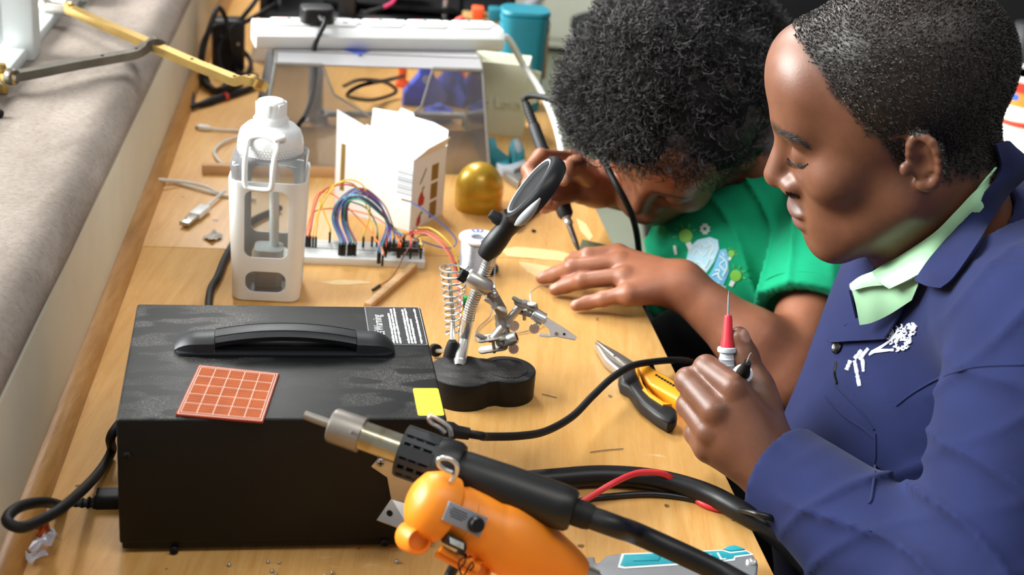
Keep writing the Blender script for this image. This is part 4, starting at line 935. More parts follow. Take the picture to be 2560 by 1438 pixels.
for z in (.066, .041, .016): sprint(.052, z, .016, .021, 'carton_brown', 'brown_window')
def spoly(pts, m, nm):
    b = MB().prism(pts, 0, .0003); b.v = [(cw+.0001+z, x, y) for x, y, z in b.v]; return cpart(nm, b, m, sd_)
spoly([(.016, .058), (.020, .060), (.031, .075), (.030, .077), (.022, .066)], 'dark_print', 'bird_picture')
spoly([(.015, .032), (.020, .028), (.028, .029), (.030, .037), (.026, .043), (.025, .049), (.020, .046), (.016, .040)], 'fruit_red', 'fruit_picture'); spoly([(.025, .048), (.029, .052), (.027, .054), (.022, .050)], 'leaf_green', 'fruit_picture')
spoly([(.014, .004), (.018, .002), (.023, .006), (.024, .015), (.019, .017), (.015, .012)], 'fruit_red', 'fruit_picture'); spoly([(.021, .015), (.028, .018), (.026, .021), (.020, .018)], 'leaf_green', 'fruit_picture')

# ------------------------------------------------------------------ small things on the bench
usb = thing('usb_cable', 'white phone charging cable looped beside the wooden moulding', 'cable', TR(*P(480, 460, 0)))
A, B = P(556, 482, .006), P(512, 520, .005); d = (B-A).normalized()
p_ = [P(640, 500, .003), P(575, 492, .003), P(500, 474, .003), P(430, 455, .003), P(382, 450, .010), P(400, 449, .012), P(455, 454, .006), P(510, 465, .004), P(545, 482, .005), P(562, 478, .006), P(556, 482, .006), A+(B-A)*.6, A+(B-A)*.95]
part('cord', MB().tube(crv(p_, 8), .0019, 10), 'white_cable', usb, world=True)
q0, q1, q2 = P(514, 518, .006), P(486, 540, .006), P(460, 560, .006)
part('plug_grip', MB().box((0, 0, 0), (.0075, .0145, (q1-q0).length), frame((q0+q1)/2, q1-q0, (0, 0, 1)), bev=.0012), 'white_plastic', usb, world=True)
pg = part('metal_shell', MB().box((0, 0, 0), (.0048, .0122, (q2-q1).length), frame((q1+q2)/2, q2-q1, (0, 0, 1)), bev=.0004), 'steel', usb, world=True)
for s_ in (-.003, .003):
    M_ = frame((q1+q2)/2, q2-q1, (0, 0, 1)); part('shell_hole', MB().box((.0024, s_, .002), (.0003, .0022, .0028), M_), 'matte_black', pg, world=True)
p_ = [P(528, 322, .004), P(560, 326, .003), P(600, 328, .003), P(640, 345, .003)]
u2 = thing('usb_cable', 'white charging cable end with small plug behind the bottle', 'cable', TR(*P(560, 340, 0)))
part('cord', MB().tube(crv(p_+[P(650, 360, .003), P(600, 345, .004), P(555, 358, .004), P(536, 380, .004), P(550, 405, .003), P(580, 418, .003), P(640, 430, .003)], 8), .0019, 10), 'white_cable', u2, world=True)
part('plug_grip', MB().tube([P(528, 322, .004), P(520, 321, .004), P(498, 318, .004)], [.002, .0045, .0045], 12), 'white_plastic', u2, world=True); part('metal_tip', MB().tube([P(499, 318, .004), P(489, 317, .004)], .003, 10), 'dull_steel', u2, world=True)
mat('paper_scrap', 'cfc8bd', .8); mat('dowel', 'cfa678', .6); mat('wrapper_orange', 'b8511c', .25, var=.35, nscale=60, Transmission_Weight=.2); mat('foil_white', 'c9c7d2', .3, var=.15, nscale=60)
def crumple(pts_px, z, seed, amp=.003, n=7, th=.0003):
    a, b_, c, d = [P(*q, z) for q in pts_px]; rows = []; r_ = random.Random(seed)
    for i in range(n):
        rw = []
        for j in range(n):
            u, v = i/(n-1), j/(n-1); p_ = a*(1-u)*(1-v)+b_*(1-u)*v+c*u*v+d*u*(1-v); p_ = p_+Vector((r_.uniform(-1, 1)*amp*.4, r_.uniform(-1, 1)*amp*.4, abs(r_.gauss(0, 1))*amp)); p_.z = max(.0006, p_.z); rw.append(p_)
        rows.append(rw)
    return MB().sheet(rows, th)
solo('paper_scrap', crumple(((506, 594), (535, 580), (560, 592), (530, 606)), .002, 4, .002, 6), 'paper_scrap', 'small torn scrap of white paper beside the bottle', 'paper', smooth=0)
solo('candy_wrapper', crumple(((95, 1318), (118, 1300), (138, 1345), (90, 1350)), .012, 5, .0035, 5), 'wrapper_orange', 'shiny orange sweet wrapper crumpled on the moulding', 'wrapper', smooth=0)
solo('wrapper_foil', crumple(((72, 1385), (130, 1322), (152, 1355), (105, 1378)), .014, 9, .0035, 5), 'foil_white', 'white foil sweet wrapper lying on the orange wrapper', 'wrapper', smooth=0)
solo('wrapper_foil', crumple(((66, 1390), (118, 1386), (110, 1398), (72, 1418)), .010, 12, .0035, 5), 'foil_white', 'torn white foil corner below the orange wrapper', 'wrapper', smooth=0)
solo('wooden_stick', MB().box((0, 0, .004), (.009, .13, .007), frame(P(978, 722, 0), (0, 0, 1), P(1000, 700, 0)-P(960, 735, 0)) @ Matrix.Rotation(math.pi/2, 4, 'Z'), bev=.0008), 'pale_strip_wood', 'pale wooden stick lying in front of the breadboard', 'stick')
A, B = P(505, 432, 0), P(840, 440, 0); solo('wooden_batten', MB().box((0, 0, .0065), ((B-A).length, .012, .013), frame((A+B)/2, (0, 0, 1), B-A), bev=.0008), 'dowel', 'long thin wooden batten behind the bottle and carton', 'batten')
for k, (q, s_) in enumerate([((1334, 577), 4), ]):
    solo('black_crumb', MB().ball(P(*q, .002), (.003, .0022, .002)), 'soft_black', 'small black crumb of plastic near the screwdriver', 'crumb')
mat('driver_orange', 'ec7f24', .4); sd2 = thing('screwdriver', 'small screwdriver with orange handle half hidden by the magnifier', 'screwdriver', TR(*P(1310, 550, 0)))
part('handle', MB().tube([P(1322, 535, .006), P(1336, 518, .006), P(1360, 490, .006)], [.0035, .0058, .0062], 14), 'driver_orange', sd2, world=True); part('shaft', MB().tube([P(1290, 575, .004), P(1322, 535, .006)], [.0022, .0026], 10), 'steel', sd2, world=True)
ob = P(1500, 625, 0); mat('olive_board', '4a4d33', .5); 
obx = thing('circuit_panel', 'dark olive circuit panel under the soldering hand', 'circuit board', TR(0, 0, 0))
part('panel', MB().prism([P(*q, .008)[:2] for q in ((1456, 598), (1562, 622), (1560, 665), (1440, 650), (1446, 622))], .0005, .008, bev=.0006), 'olive_board', obx, world=True)
# solder drops, filings
b = MB()
drops = [((573, 1412), .0016), ((670, 1405), .0014), ((697, 1407), .0012), ((680, 1428), .0017), ((690, 1436), .0012), ((992, 1404), .0018), ((830, 1432), .0014), ((812, 1438), .0012)]
for k, (q, r_) in enumerate(drops):
    c = P(*q, r_); solo('solder_bead', MB().ball(c, r_, su=10, sv=6), 'solder_wire', 'silver solder bead '+['nearest the moulding, before the station foot', 'at the left of the upper pair before the station', 'at the right of the upper pair before the station', 'biggest of the left cluster at the bench front', 'lowest of the left cluster at the bench front', 'beside the orange power tool', 'midway between the left cluster and the orange tool', 'tiniest, next to the bead midway before the station'][k], 'solder bead', 'solder beads before the station')
for k, q in enumerate([((1475, 1131), (1500, 1127), (1530, 1124), (1558, 1122)), ((1355, 985), (1375, 990), (1392, 994))]):
    solo('wire_clipping', MB().tube(crv([P(*w, .0008) for w in q], 4), .0004, 5), 'dull_steel', ['thin curved wire clipping on the bench near the left hand', 'short wire clipping beside the helping hand base'][k], 'wire clipping')
# ------------------------------------------------------------------ window stays on the sill
def stay(name, px, zz, m, label, pegs, brk):
    pts = [P(x, y, z) for (x, y), z in zip(px, zz)]
    t = thing(name, label, 'window stay', TR(*pts[0]))
    part('arm', MB().strip(crv(pts, 6), .0135, .0100, (0, 0, 1)), m, t, world=True)
    d = (pts[1]-pts[0]).normalized()
    part('arm_eye', MB().lathe([(.0085, -.005), (.0095, -.003), (.0095, .003), (.0085, .005)], 18, frame(pts[0], Vector((0, 0, 1)).cross(d))), m, t, world=True)
    part('pivot_rivet', MB().lathe([(.0035, -.0062), (.0035, .0062), (0, .0068)], 12, frame(pts[0], Vector((0, 0, 1)).cross(d) * -1)), 'steel', t, world=True)
    for f_ in pegs:
        cc_ = crv(pts, 6); c = cc_[int(f_*(len(cc_)-1))]+Vector((0, 0, .0052))
        part('peg_hole', MB().lathe([(.0022, -.001), (.0022, .0004), (0, .0004)], 12, TR(*c)), 'matte_black', t, world=True)
    bk = P(*brk); w = (bk-pts[0]); w.z = 0
    part('hinge_bracket', MB().box((0, 0, 0), (w.length+.01, .011, .014), frame((bk+pts[0])/2, (0, 0, 1), w), bev=.0015), 'brass' if m != 'brass' else 'dull_steel', t, world=True)
    part('hinge_pin', MB().lathe([(.0062, -.0165), (.0062, .007), (.0082, .008), (.0082, .011), (.006, .0115), (.005, .017), (0, .0175)], 16, TR(bk.x, bk.y, bk.z)), 'steel' if m == 'brass' else 'brass', t, world=True)
    part('fixing_plate', MB().box((0, 0, 0), (.03, .02, .003), TR(bk.x-.012, bk.y+.002, bk.z-.004, WYAW), bev=.0006), 'window_paint', t, world=True)
    return t
stay('window_stay', ((172, 22), (250, 58), (330, 92), (400, 123), (480, 158), (560, 190), (595, 203), (615, 198), (638, 204), (657, 220)), (.192, .192, .192, .192, .191, .191, .191, .197, .197, .187), 'brass', 'brass window stay arm reaching out over the bench', (.45, .63, .82), (112, 20, .188))
stay('window_stay', ((30, 192), (95, 180), (180, 163), (270, 147), (335, 134), (365, 118), (385, 104), (404, 112)), (.190, .189, .187, .186, .186, .192, .199, .194), 'aged_bronze', 'dark bronze window stay lying on the sill with a hooked end', (.42, .6, .8), (4, 196, .186))
solo('black_pebble', MB().ball(P(-2, 284, .173), .005), 'soft_black', 'small black lump at the left edge of the sill', 'crumb')

# ------------------------------------------------------------------ clear plastic case with power strip on top
thin_clear('case_plastic', 'f0f0f0', .08, 1.2, whiten=.07); thin_clear('case_top', 'e9eaea', .15, 1.5, whiten=.5); mat('case_edge', 'c9c6c0', .15, var=.1, Transmission_Weight=.6)  # case_top: window reflection put into the colour as diffuse white
f0, f1 = P(642, 428, 0), P(1224, 438, 0); fx_ = (f1-f0); FW = fx_.length; KY = math.atan2(fx_.y, fx_.x); KM = TR(f0.x, f0.y, 0, KY); KH, KD = .148, .20
case = thing('clear_case', 'clear plastic case with a notched front carrying the white power strip', 'case', KM @ TR(FW/2, KD/2, 0))
t0, t1, ty = .026, FW-.014, .05     # the front leans back towards the top
def kp_(nm, b, m='case_plastic', sm=30, par=None):
    b.v = [tuple(KM @ Vector(q)) for q in b.v]; return part(nm, b, m, par or case, smooth=sm, world=True)
TLx, TRx = t0, t1
def face(pts, th=.002):
    a, b_, c, d = [Vector(q) for q in pts]; return MB().sheet([[a, b_], [d, c]], th)
# front panel leaning, with the notch cut out as separate panels left, right and below
def fpt(u, v):  # u 0..1 along, v 0..1 up
    x = (0+(TLx)*v)*(1-u)+(FW+(TRx-FW)*v)*u; return Vector((x, ty*v, KH*v))
notch = [(.22, .93), (.29, .68), (.535, .42), (.60, .42), (.70, .60), (.755, .90)]
poly = [(0, 0), (1, 0), (1, .93)]+[(.755, .93)]+notch[::-1][1:-1]+[(.22, .93), (0, .93)]
b = MB(); n_ = len(poly)
fr_ = [fpt(*q) for q in poly]; off = Vector((0, .002, -.0006))
b.add(fr_+[q+off for q in fr_], [tuple(range(n_)), tuple(range(2*n_-1, n_-1, -1))]+[(k, (k+1) % n_, n_+(k+1) % n_, n_+k) for k in range(n_)])
fp = kp_('front_panel', b, sm=0)
edge = [fpt(u, v)+Vector((0, -.0008, 0)) for u, v in [(.22, .93)]+notch[1:-1]+[(.755, .93)]]
kp_('notch_edge', MB().tube(edge, .0018, 6), 'case_edge')
kp_('top_lip', MB().tube([fpt(.0, .93), fpt(.22, .93)], .0030, 8), 'case_edge'); kp_('top_lip', MB().tube([fpt(.755, .93), fpt(1, .93)], .0030, 8), 'case_edge')
kp_('top_bevel', face([fpt(0, .93), fpt(1, .93), (TRx, ty+.02, KH), (TLx, ty+.02, KH)]), 'case_top')
kp_('bevel_edge', MB().tube([(TLx, ty+.02, KH), (TRx, ty+.02, KH)], .002, 6), 'case_edge')
kp_('top_panel', face([(TLx, ty+.02, KH), (TRx, ty+.02, KH), (TRx, KD, KH), (TLx, KD, KH)]), 'case_top')
for u, X0, X1 in ((0, 0, TLx), (1, FW, TRx)):
    kp_('side_panel', MB().sheet([[Vector((X0, 0, 0)), Vector((X0, KD, 0))], [fpt(u, .93), Vector((X1, KD, KH))]], .002)); kp_('corner_edge', MB().tube([(X0, 0, .001), fpt(u, .93)], .0022, 6), 'case_edge')
    kp_('side_edge', MB().tube([fpt(u, .93), (X1, ty+.02, KH), (X1, KD, KH)], .002, 6), 'case_edge')
kp_('back_panel', face([(0, KD, 0), (FW, KD, 0), (TRx, KD, KH), (TLx, KD, KH)]))
# contents: metal upright, threaded bar, blue clamps, cables
mat('clamp_blue', '3a52b8', .4); mat('clamp_orange', 'f0572a', .4); mat('galv', 'a6a8ac', .35, .6)
def kthing(nm, label, cat, x, y): return thing(nm, label, cat, KM @ TR(x, y, 0))
A, B = P(788, 300, 0), PY(790, 190, P(788, 300, 0).y)
mu = thing('metal_upright', 'grey metal upright bar standing inside the clear case', 'metal bar', TR(A.x, A.y, 0)); part('bar', MB().box((0, 0, .06), (.020, .020, .118), bev=.001), 'galv', mu); part('foot_plate', MB().box((0, 0, .0015), (.03, .03, .003), bev=.0006), 'galv', mu)
A, B = P(815, 285, .016), P(1160, 290, .016)
tb = thing('threaded_bar', 'long steel bar with a ring end lying in the clear case', 'bar', TR(*((A+B)/2).xy, 0)); d_ = (B-A).normalized()
part('bar', MB().tube([A, B], .0052, 14), 'galv', tb, world=True); part('ring_end', MB().lathe([(.005, -.003), (.009, -.003), (.009, .003), (.005, .003), (.005, -.003)], 20, frame(A-d_*.006, (0, -.4, 1))), 'galv', tb, world=True)
for k in range(24): c = A.lerp(B, .25+.03*k); part('thread', MB().lathe([(.005, -.0012), (.0062, 0), (.005, .0012)], 12, frame(c, d_)), 'dull_steel', tb, world=True)
for f_ in (.0, 1.): c = A.lerp(B, f_); part('support', MB().box((c.x, c.y, c.z/2-.003), (.006, .012, c.z-.005), bev=.001), 'galv', tb, world=True)
def clamp(px, label, flip):
    c = P(*px, 0); t = thing('spring_clamp', label, 'clamp', TR(c.x, c.y, 0, flip))
    part('jaw', MB().prism([(-.035, 0), (.03, 0), (.036, .02), (.012, .05), (.004, .098), (-.008, .1), (-.012, .05), (-.034, .022)], -.011, .011, TR(rx=math.pi/2), bev=.002), 'clamp_blue', t)
    part('handle', MB().box((.022, .0, .07), (.012, .02, .05), TR(ry=.25), bev=.003), 'clamp_blue', t); part('pivot', MB().lathe([(.007, -.013), (.007, .013), (0, .013)], 14, TR(0, 0, .045, rx=math.pi/2)), 'galv', t)
clamp((1060, 262), 'blue spring clamp behind the notch of the clear case', .2); clamp((1125, 258), 'blue spring clamp at the right end inside the clear case', -.5)
bc_ = P(1095, 300, 0); bp = thing('blue_dish', 'low round blue plastic dish in the clear case', 'dish', TR(bc_.x, bc_.y, 0)); part('dish_body', MB().lathe([(.022, 0), (.024, .004), (.024, .014), (.021, .018), (.012, .019), (.011, .014), (0, .014)], 28), 'clamp_blue', bp); part('dish_button', MB().lathe([(.008, .013), (.008, .024), (.006, .026), (0, .026)], 18), 'clamp_blue', bp)
oc = P(1005, 215, 0); ot = thing('orange_clamp', 'narrow orange plastic bar standing behind the case notch', 'bar', TR(oc.x, oc.y, 0)); part('bar', MB().box((0, 0, .05), (.013, .012, .1), bev=.002), 'clamp_orange', ot); part('foot', MB().box((0, 0, .004), (.02, .02, .008), bev=.001), 'clamp_orange', ot)
cable('cable_coil', None, .003, 'soft_black', 'black cables coiled on the bench behind the notch of the case', 'cable', world=crv([P(*q) for q in ((860, 215, .01), (900, 200, .05), (960, 205, .03), (990, 230, .01), (930, 250, .01), (870, 240, .04), (900, 215, .07), (970, 200, .06), (1010, 190, .02))], 8))
# power strip
PZ = KH+.0015
s0, s1 = P(640, 123, PZ), P(1262, 130, PZ); sx = s1-s0; PL = sx.length; PM = TR(s0.x, s0.y, PZ, math.atan2(sx.y, sx.x))
ps = thing('power_strip', 'white mains power strip lying on the clear case', 'power strip', PM); PD_, PH = .058, .030
sec = [(.004, 0), (0, .004), (-.003, PH*.62), (.008, PH*.93), (.014, PH), (PD_-.008, PH), (PD_, PH*.8), (PD_, .002), (PD_-.003, 0)]
V = []; xs = [(0, 1), (PL-.012, 1), (PL, .86)]
for x, s_ in ((0, 1.), (PL-.010, 1.), (PL, .80)):
    for (y, z) in sec: V.append((x, PD_/2+(y-PD_/2)*s_, z*(s_ if s_ == 1 else .93)))
n = len(sec); Fc = [(k*n+i, k*n+(i+1) % n, (k+1)*n+(i+1) % n, (k+1)*n+i) for k in range(2) for i in range(n)]+[tuple(range(n))[::-1], tuple(2*n+i for i in range(n))]
part('strip_body', MB().add(V, Fc), 'white_plastic', ps, smooth=35)
mat('red_mark', 'd23a4a', .4)
nS = 5; pitch = (PL-.03)/nS
for k in range(nS):
    x = .018+pitch*(k+.5)
    so = part('socket_plate', MB().prism(rrect(x, PD_*.55, pitch*.80, .040, .006), PH-.0005, PH+.0022, bev=.0008), 'white_plastic', ps)
    for (dx, dy, w, h) in ((0, .011, .004, .008), (-.011, -.006, .007, .004), (.011, -.006, .007, .004)): part('socket_slot', MB().box((x+dx, PD_*.55+dy, PH+.0022), (w, h, .0006)), 'matte_black', so)
    rk = part('rocker_switch', MB().box((x+pitch*.46, PD_*.55, PH+.001), (.010, .020, .006), TR(0, 0, 0), bev=.0015), 'white_plastic', ps)
    part('red_dash', MB().box((x-pitch*.15, PD_*.88, PH+.0018), (.010, .0022, .0014)), 'red_mark', so)
wp = [PM @ Vector((PL-.002, PD_*.45, .014)), PM @ Vector((PL+.012, PD_*.4, .012)), PY(1310, 165, 2.06), PY(1350, 225, 2.02), PY(1385, 300, 1.96), PY(1403, 370, 1.9), PY(1407, 440, 1.86), PY(1404, 500, 1.83)]
part('strip_cord', MB().tube(crv(wp, 9), .0048, 12), 'white_cable', ps, world=True)
# black plug in the second socket
px_ = .018+pitch*1.0+.004
pg = thing('black_plug', 'black moulded mains plug with cord in the white power strip', 'plug', PM @ TR(px_, PD_*.5, PH+.002))
part('plug_body', MB().prism(rrect(0, 0, .046, .040, .012, 6), 0, .022, bev=.003, seg=3), 'black_plastic', pg, smooth=50)
pw = [PM @ Vector((px_+.004, PD_*.5-.019, PH+.012)), PM @ Vector((px_+.006, PD_*.5-.030, PH+.008)), PY(786, 118, 1.935), PY(788, 180, 1.925), PY(780, 240, 1.91), PY(765, 285, 1.895), PY(752, 305, 1.87), P(720, 345, .05), P(690, 372, .008), P(650, 390, .004), P(620, 420, .004)]
part('plug_relief', MB().tube([PM @ Vector((px_+.002, PD_*.5-.016, PH+.013)), PM @ Vector((px_+.005, PD_*.5-.028, PH+.009))], [.0062, .0042], 12), 'black_plastic', pg, world=True)
part('plug_cord', MB().tube(crv(pw, 9), .0034, 12), 'black_plastic', pg, world=True)
bt = PM @ Vector((.135, -.010, 0)); solo('blue_card', MB().prism([(-.018, .012), (.02, .014), (.006, -.012)], 0, .0012, TR(bt.x, bt.y, KH+.0002, .1)), 'clamp_blue', 'folded blue card corner under the power strip', 'card')

# ------------------------------------------------------------------ cream box, teal crate, red block
mat('cream_print', 'dcdcc6', .5, var=.02, nscale=120); mat('teal_plastic', '0b6878', .45); mat('red_plastic', 'e0463c', .45)
e0, e1 = P(1160, 328, 0), P(1306, 344, 0); ex_ = e1-e0; EL = ex_.length; EM = TR(e0.x, e0.y, 0, math.atan2(ex_.y, ex_.x))
cb_ = thing('cream_box', 'cream 3D printed box with raised lettering beside the clear case', 'box', EM); EH = .112
part('wall', MB().box((EL/2, .002, EH/2), (EL, .004, EH), bev=.001), 'cream_print', cb_); part('wall', MB().box((EL/2, .058, EH/2), (EL, .004, EH), bev=.001), 'cream_print', cb_)
part('wall', MB().box((.002, .03, EH/2), (.004, .052, EH), bev=.001), 'cream_print', cb_); part('wall', MB().box((EL-.002, .03, EH/2), (.004, .052, EH), bev=.001), 'cream_print', cb_); part('bottom', MB().box((EL/2, .03, .002), (EL-.008, .052, .004)), 'cream_print', cb_)
part('side_tab', MB().prism([(0, 0), (.018, -.004), (.016, -.05), (.004, -.056), (0, -.05)], 0, .004, EM @ TR(EL, .03, EH-.012) @ Matrix.Rotation(math.pi/2, 4, 'X')), 'cream_print', cb_, world=True)
part('raised_lettering', MB().text('Ed Love', .021, EM @ TR(EL*.56, -.0002, .050) @ Matrix.Rotation(math.pi/2, 4, 'X'), .0030), 'cream_print', cb_, world=True)
tq = P(1290, 285, 0); tl = thing('teal_crate', 'dark teal plastic tub with a ribbed rim behind the cream box', 'tub', TR(tq.x, tq.y+.05, 0, .1))
part('tub_body', loft([[(x, y, z) for x, y in rrect(0, 0, w_, .075, .018)] for w_, z in ((.066, 0), (.070, .06), (.074, .15))]), 'teal_plastic', tl, smooth=40)
for z in (.128, .141, .152): part('rim_rib', loft([[(x, y, z+dz) for x, y in rrect(0, 0, w_, w_*.86, .02)] for w_, dz in ((.074, -.003), (.078, 0), (.078, .004), (.074, .007))]), 'teal_plastic', tl, smooth=40)
rb_ = PY(1170, 64, 2.33); rdc = thing('red_block', 'slanted red plastic bracket behind the power strip', 'bracket', TR(rb_.x, rb_.y, 0)); part('bracket', MB().prism([(-.022, 0), (.034, 0), (.030, rb_.z-.015), (-.012, rb_.z+.014), (-.022, rb_.z+.008)], -.01, .01, TR(rx=math.pi/2), bev=.002), 'red_plastic', rdc)
part('rib', MB().box((0, 0, rb_.z*.45), (.03, .024, .006), bev=.001), 'red_plastic', rdc)
ot2 = P(1250, 205, 0); oth = thing('storage_tray', 'low tan tray with orange and teal offcuts behind the cream box', 'tray', TR(ot2.x, ot2.y+.06, 0, .1))
part('tray', MB().box((0, 0, .05), (.15, .05, .10), bev=.002), 'cardboard_brown', oth); part('offcut', MB().box((-.05, -.01, .105), (.02, .03, .02), bev=.002), 'clamp_orange', oth); part('offcut', MB().box((-.018, -.012, .106), (.028, .03, .022), bev=.003), 'teal_plastic', oth); part('offcut', MB().box((.025, -.012, .104), (.03, .03, .012), TR(0, 0, 0), bev=.002), 'clamp_orange', oth)

# ------------------------------------------------------------------ side cutters with teal grips
mat('cutter_teal', '1d8c9c', .5); mat('cutter_grey', '9aa0a8', .45)
def cq(px, z=.010): return [P(*q, z)[:2] for q in px]
sc_ = thing('side_cutters', 'side cutters with teal and grey grips beside the gold dome', 'pliers', TR(*P(1270, 400, 0)))
part('grip', MB().prism(cq(((1222, 352), (1236, 352), (1245, 378), (1262, 392), (1276, 402), (1272, 428), (1258, 424), (1238, 415), (1228, 402))), .0005, .0165, bev=.004, seg=3), 'cutter_teal', sc_, world=True, smooth=60)
part('grip', MB().prism(cq(((1276, 358), (1290, 352), (1303, 362), (1312, 384), (1308, 402), (1292, 420), (1284, 428), (1276, 402), (1272, 378))), .0005, .0165, bev=.004, seg=3), 'cutter_teal', sc_, world=True, smooth=60)
part('grip_inlay', MB().prism(cq(((1282, 362), (1292, 358), (1302, 372), (1304, 390), (1294, 396), (1286, 380))), .010, .0178, bev=.001), 'cutter_grey', sc_, world=True); part('grip_inlay', MB().prism(cq(((1240, 418), (1262, 424), (1282, 420), (1312, 408), (1314, 420), (1284, 436), (1254, 430))), .002, .0172, bev=.0015), 'cutter_grey', sc_, world=True)
part('jaw', MB().prism(cq(((1256, 428), (1282, 434), (1306, 424), (1312, 440), (1296, 460), (1266, 440))), .001, .012, bev=.002), 'dull_steel', sc_, world=True)

# ------------------------------------------------------------------ black 3D printer at the end of the bench
q0 = P(662, 92, 0); PRM = TR(-.475, 2.46, 0, math.radians(3))
pr_ = thing('printer', 'black desktop 3D printer at the far end of the bench', 'printer', PRM)
part('base_tray', MB().box((.21, .16, .035), (.43, .34, .07), bev=.004), 'dark_cabinet', pr_)
part('back_panel', MB().box((.21, .335, .24), (.43, .01, .48), bev=.002), 'dark_cabinet', pr_); part('left_panel', MB().box((0, .17, .24), (.012, .33, .48), bev=.002), 'dark_cabinet', pr_); part('right_panel', MB().box((.43, .17, .24), (.012, .33, .48), bev=.002), 'matte_black', pr_)
part('front_post', MB().box((.145, .02, .15), (.030, .03, .30), bev=.003), 'handle_black', pr_)
for x in (.02, .315): part('guide_rod', MB().tube([(x, .06, .06), (x, .06, .46)], .0055, 14), 'chrome', pr_)
bed = part('print_bed', MB().box((.22, .15, .085), (.24, .22, .008), bev=.001), 'matte_black', pr_)
hdp = part('print_head', MB().box((.235, .08, .155), (.06, .06, .07), bev=.004), 'handle_black', pr_)
part('nozzle_block', MB().box((.235, .046, .125), (.024, .012, .018), bev=.002), 'shield_tin', hdp); 
for x in (.222, .249): part('head_screw', MB().lathe([(.0045, 0), (.0045, .003), (0, .003)], 12, frame((x, .04, .130), (0, -1, 0))), 'chrome', hdp)
mat('wire_magenta', 'c8396a', .4)
part('head_wire', MB().tube(crv([(.232, .045, .118), (.224, .02, .10), (.208, .01, .09)], 6), .0035, 8), 'wire_magenta', hdp); part('wire_sleeve', MB().tube(crv([(.208, .01, .09), (.18, .0, .082), (.165, .02, .078)], 6), .004, 8), 'soft_black', hdp)
part('spool_bracket', MB().prism([(-.05, 0), (.05, 0), (.03, .05), (-.03, .05)], -.01, .01, TR(.345, .05, .13, rx=math.pi/2), bev=.003), 'grey_plastic', pr_); part('orange_clip', MB().box((.297, .045, .135), (.006, .02, .04), bev=.001), 'clamp_orange', pr_)

# ------------------------------------------------------------------ tangle of black cords and adapter at the wall
ad = P(570, 175, 0); adp = thing('power_adapter', 'black power adapter standing among tangled cords by the wall', 'adapter', TR(ad.x, ad.y, 0, .3))
part('adapter_body', MB().box((0, 0, .045), (.052, .036, .085), bev=.005, seg=3), 'black_plastic', adp); part('adapter_foot', MB().box((0, 0, .002), (.045, .03, .004)), 'soft_black', adp)
for x, z in ((-.012, .062), (.014, .05)): part('pin', MB().lathe([(.0025, 0), (.0025, .005), (0, .005)], 10, frame((x, -.0185, z), (0, -1, 0))), 'steel', adp)
cords = [('upright loop of black cord leaning on the wall', [(520, 205, .004), (506, 160, .04), (512, 110, .07), (528, 60, .10), (545, 20, .12), (562, 40, .10), (572, 90, .07), (580, 150, .02), (600, 190, .006)]),
 ('black cord circling the adapter at its left', [(545, 235, .006), (505, 190, .02), (505, 120, .05), (530, 70, .08), (565, 62, .08), (600, 60, .08), (640, 40, .08), (690, 10, .09)]),
 ('black cord rising steeply behind the adapter', [(560, 190, .004), (545, 130, .04), (570, 80, .07), (605, 45, .09), (640, 0, .12), (660, -40, .13)]),
 ('black cord sagging right of the adapter', [(600, 120, .03), (625, 150, .012), (622, 180, .006), (590, 215, .005), (550, 230, .005), (520, 215, .005), (490, 180, .008), (470, 170, .01)]),
 ('black cord running down along the moulding', [(485, 170, .012), (478, 200, .01), (480, 240, .008), (486, 262, .006), (530, 255, .005)]),
 ('black cord lying flat below the adapter', [(520, 210, .008), (540, 225, .014), (570, 215, .02), (610, 205, .012), (640, 190, .005), (600, 190, .004), (560, 215, .004)])]
for lb, pts in cords: cable('black_cable', [(x, y, max(z, .0045)) for x, y, z in pts], .0042, 'soft_black', lb, 'cord', group='tangled black cords by the wall')
A, B = P(470, 270, .006), P(655, 212, .006); dl = (B-A)
pb = thing('black_probe', 'long black probe with a red ring lying by the cords', 'probe', TR(*((A+B)/2).xy, 0)); part('probe_body', MB().tube([A, A+dl*.15, A+dl*.3, A+dl*.6, B], [.0035, .004, .0062, .0058, .0035], 12), 'soft_black', pb, world=True); part('red_ring', MB().tube([A+dl*.46, A+dl*.5], .0068, 12), 'red_plastic', pb, world=True)
wc = P(645, 150, 0); solo('white_wedge', MB().prism([(-.012, 0), (.012, 0), (.016, .03), (-.004, .036)], -.012, .012, TR(wc.x, wc.y, .0, rx=math.pi/2, rz=.5), bev=.002), 'white_cable', 'small white wedge standing left of the clear case', 'wedge')

# ------------------------------------------------------------------ back of the room
cab = thing('dark_cabinet', 'tall black cabinet standing behind the two people', 'cabinet', TR(1.02, 3.6, FZ))
part('body', MB().box((0, .24, .9), (1.35, .46, 1.8), bev=.006), 'dark_cabinet', cab)
for x in (-.335, .335):
    d_ = part('door', MB().box((x, 0, .92), (.66, .02, 1.70), bev=.004), 'matte_black', cab); part('handle', MB().tube([(x*.12, -.03, .85), (x*.12, -.03, 1.05)], .006, 10), 'dull_steel', d_)
part('plinth', MB().box((0, .02, .03), (1.3, .04, .06)), 'matte_black', cab)
wcb = thing('white_cupboard', 'low pale cupboard by the far wall beyond the printer', 'cupboard', TR(.02, 5.55, FZ))
part('body', MB().box((0, .25, .28), (.80, .5, .5), bev=.008), 'far_wall', wcb); part('top', MB().box((0, .24, .545), (.84, .54, .03), bev=.004), 'white_plastic', wcb)
for x in (-.2, .2): d_ = part('door', MB().box((x, -.008, .29), (.38, .016, .44), bev=.003), 'far_wall', wcb); part('knob', MB().ball((x*.2, -.03, .36), .012), 'dull_steel', d_)
for x in (-.35, .35): part('foot', MB().box((x, .25, .02), (.04, .4, .04)), 'aged_bronze', wcb)
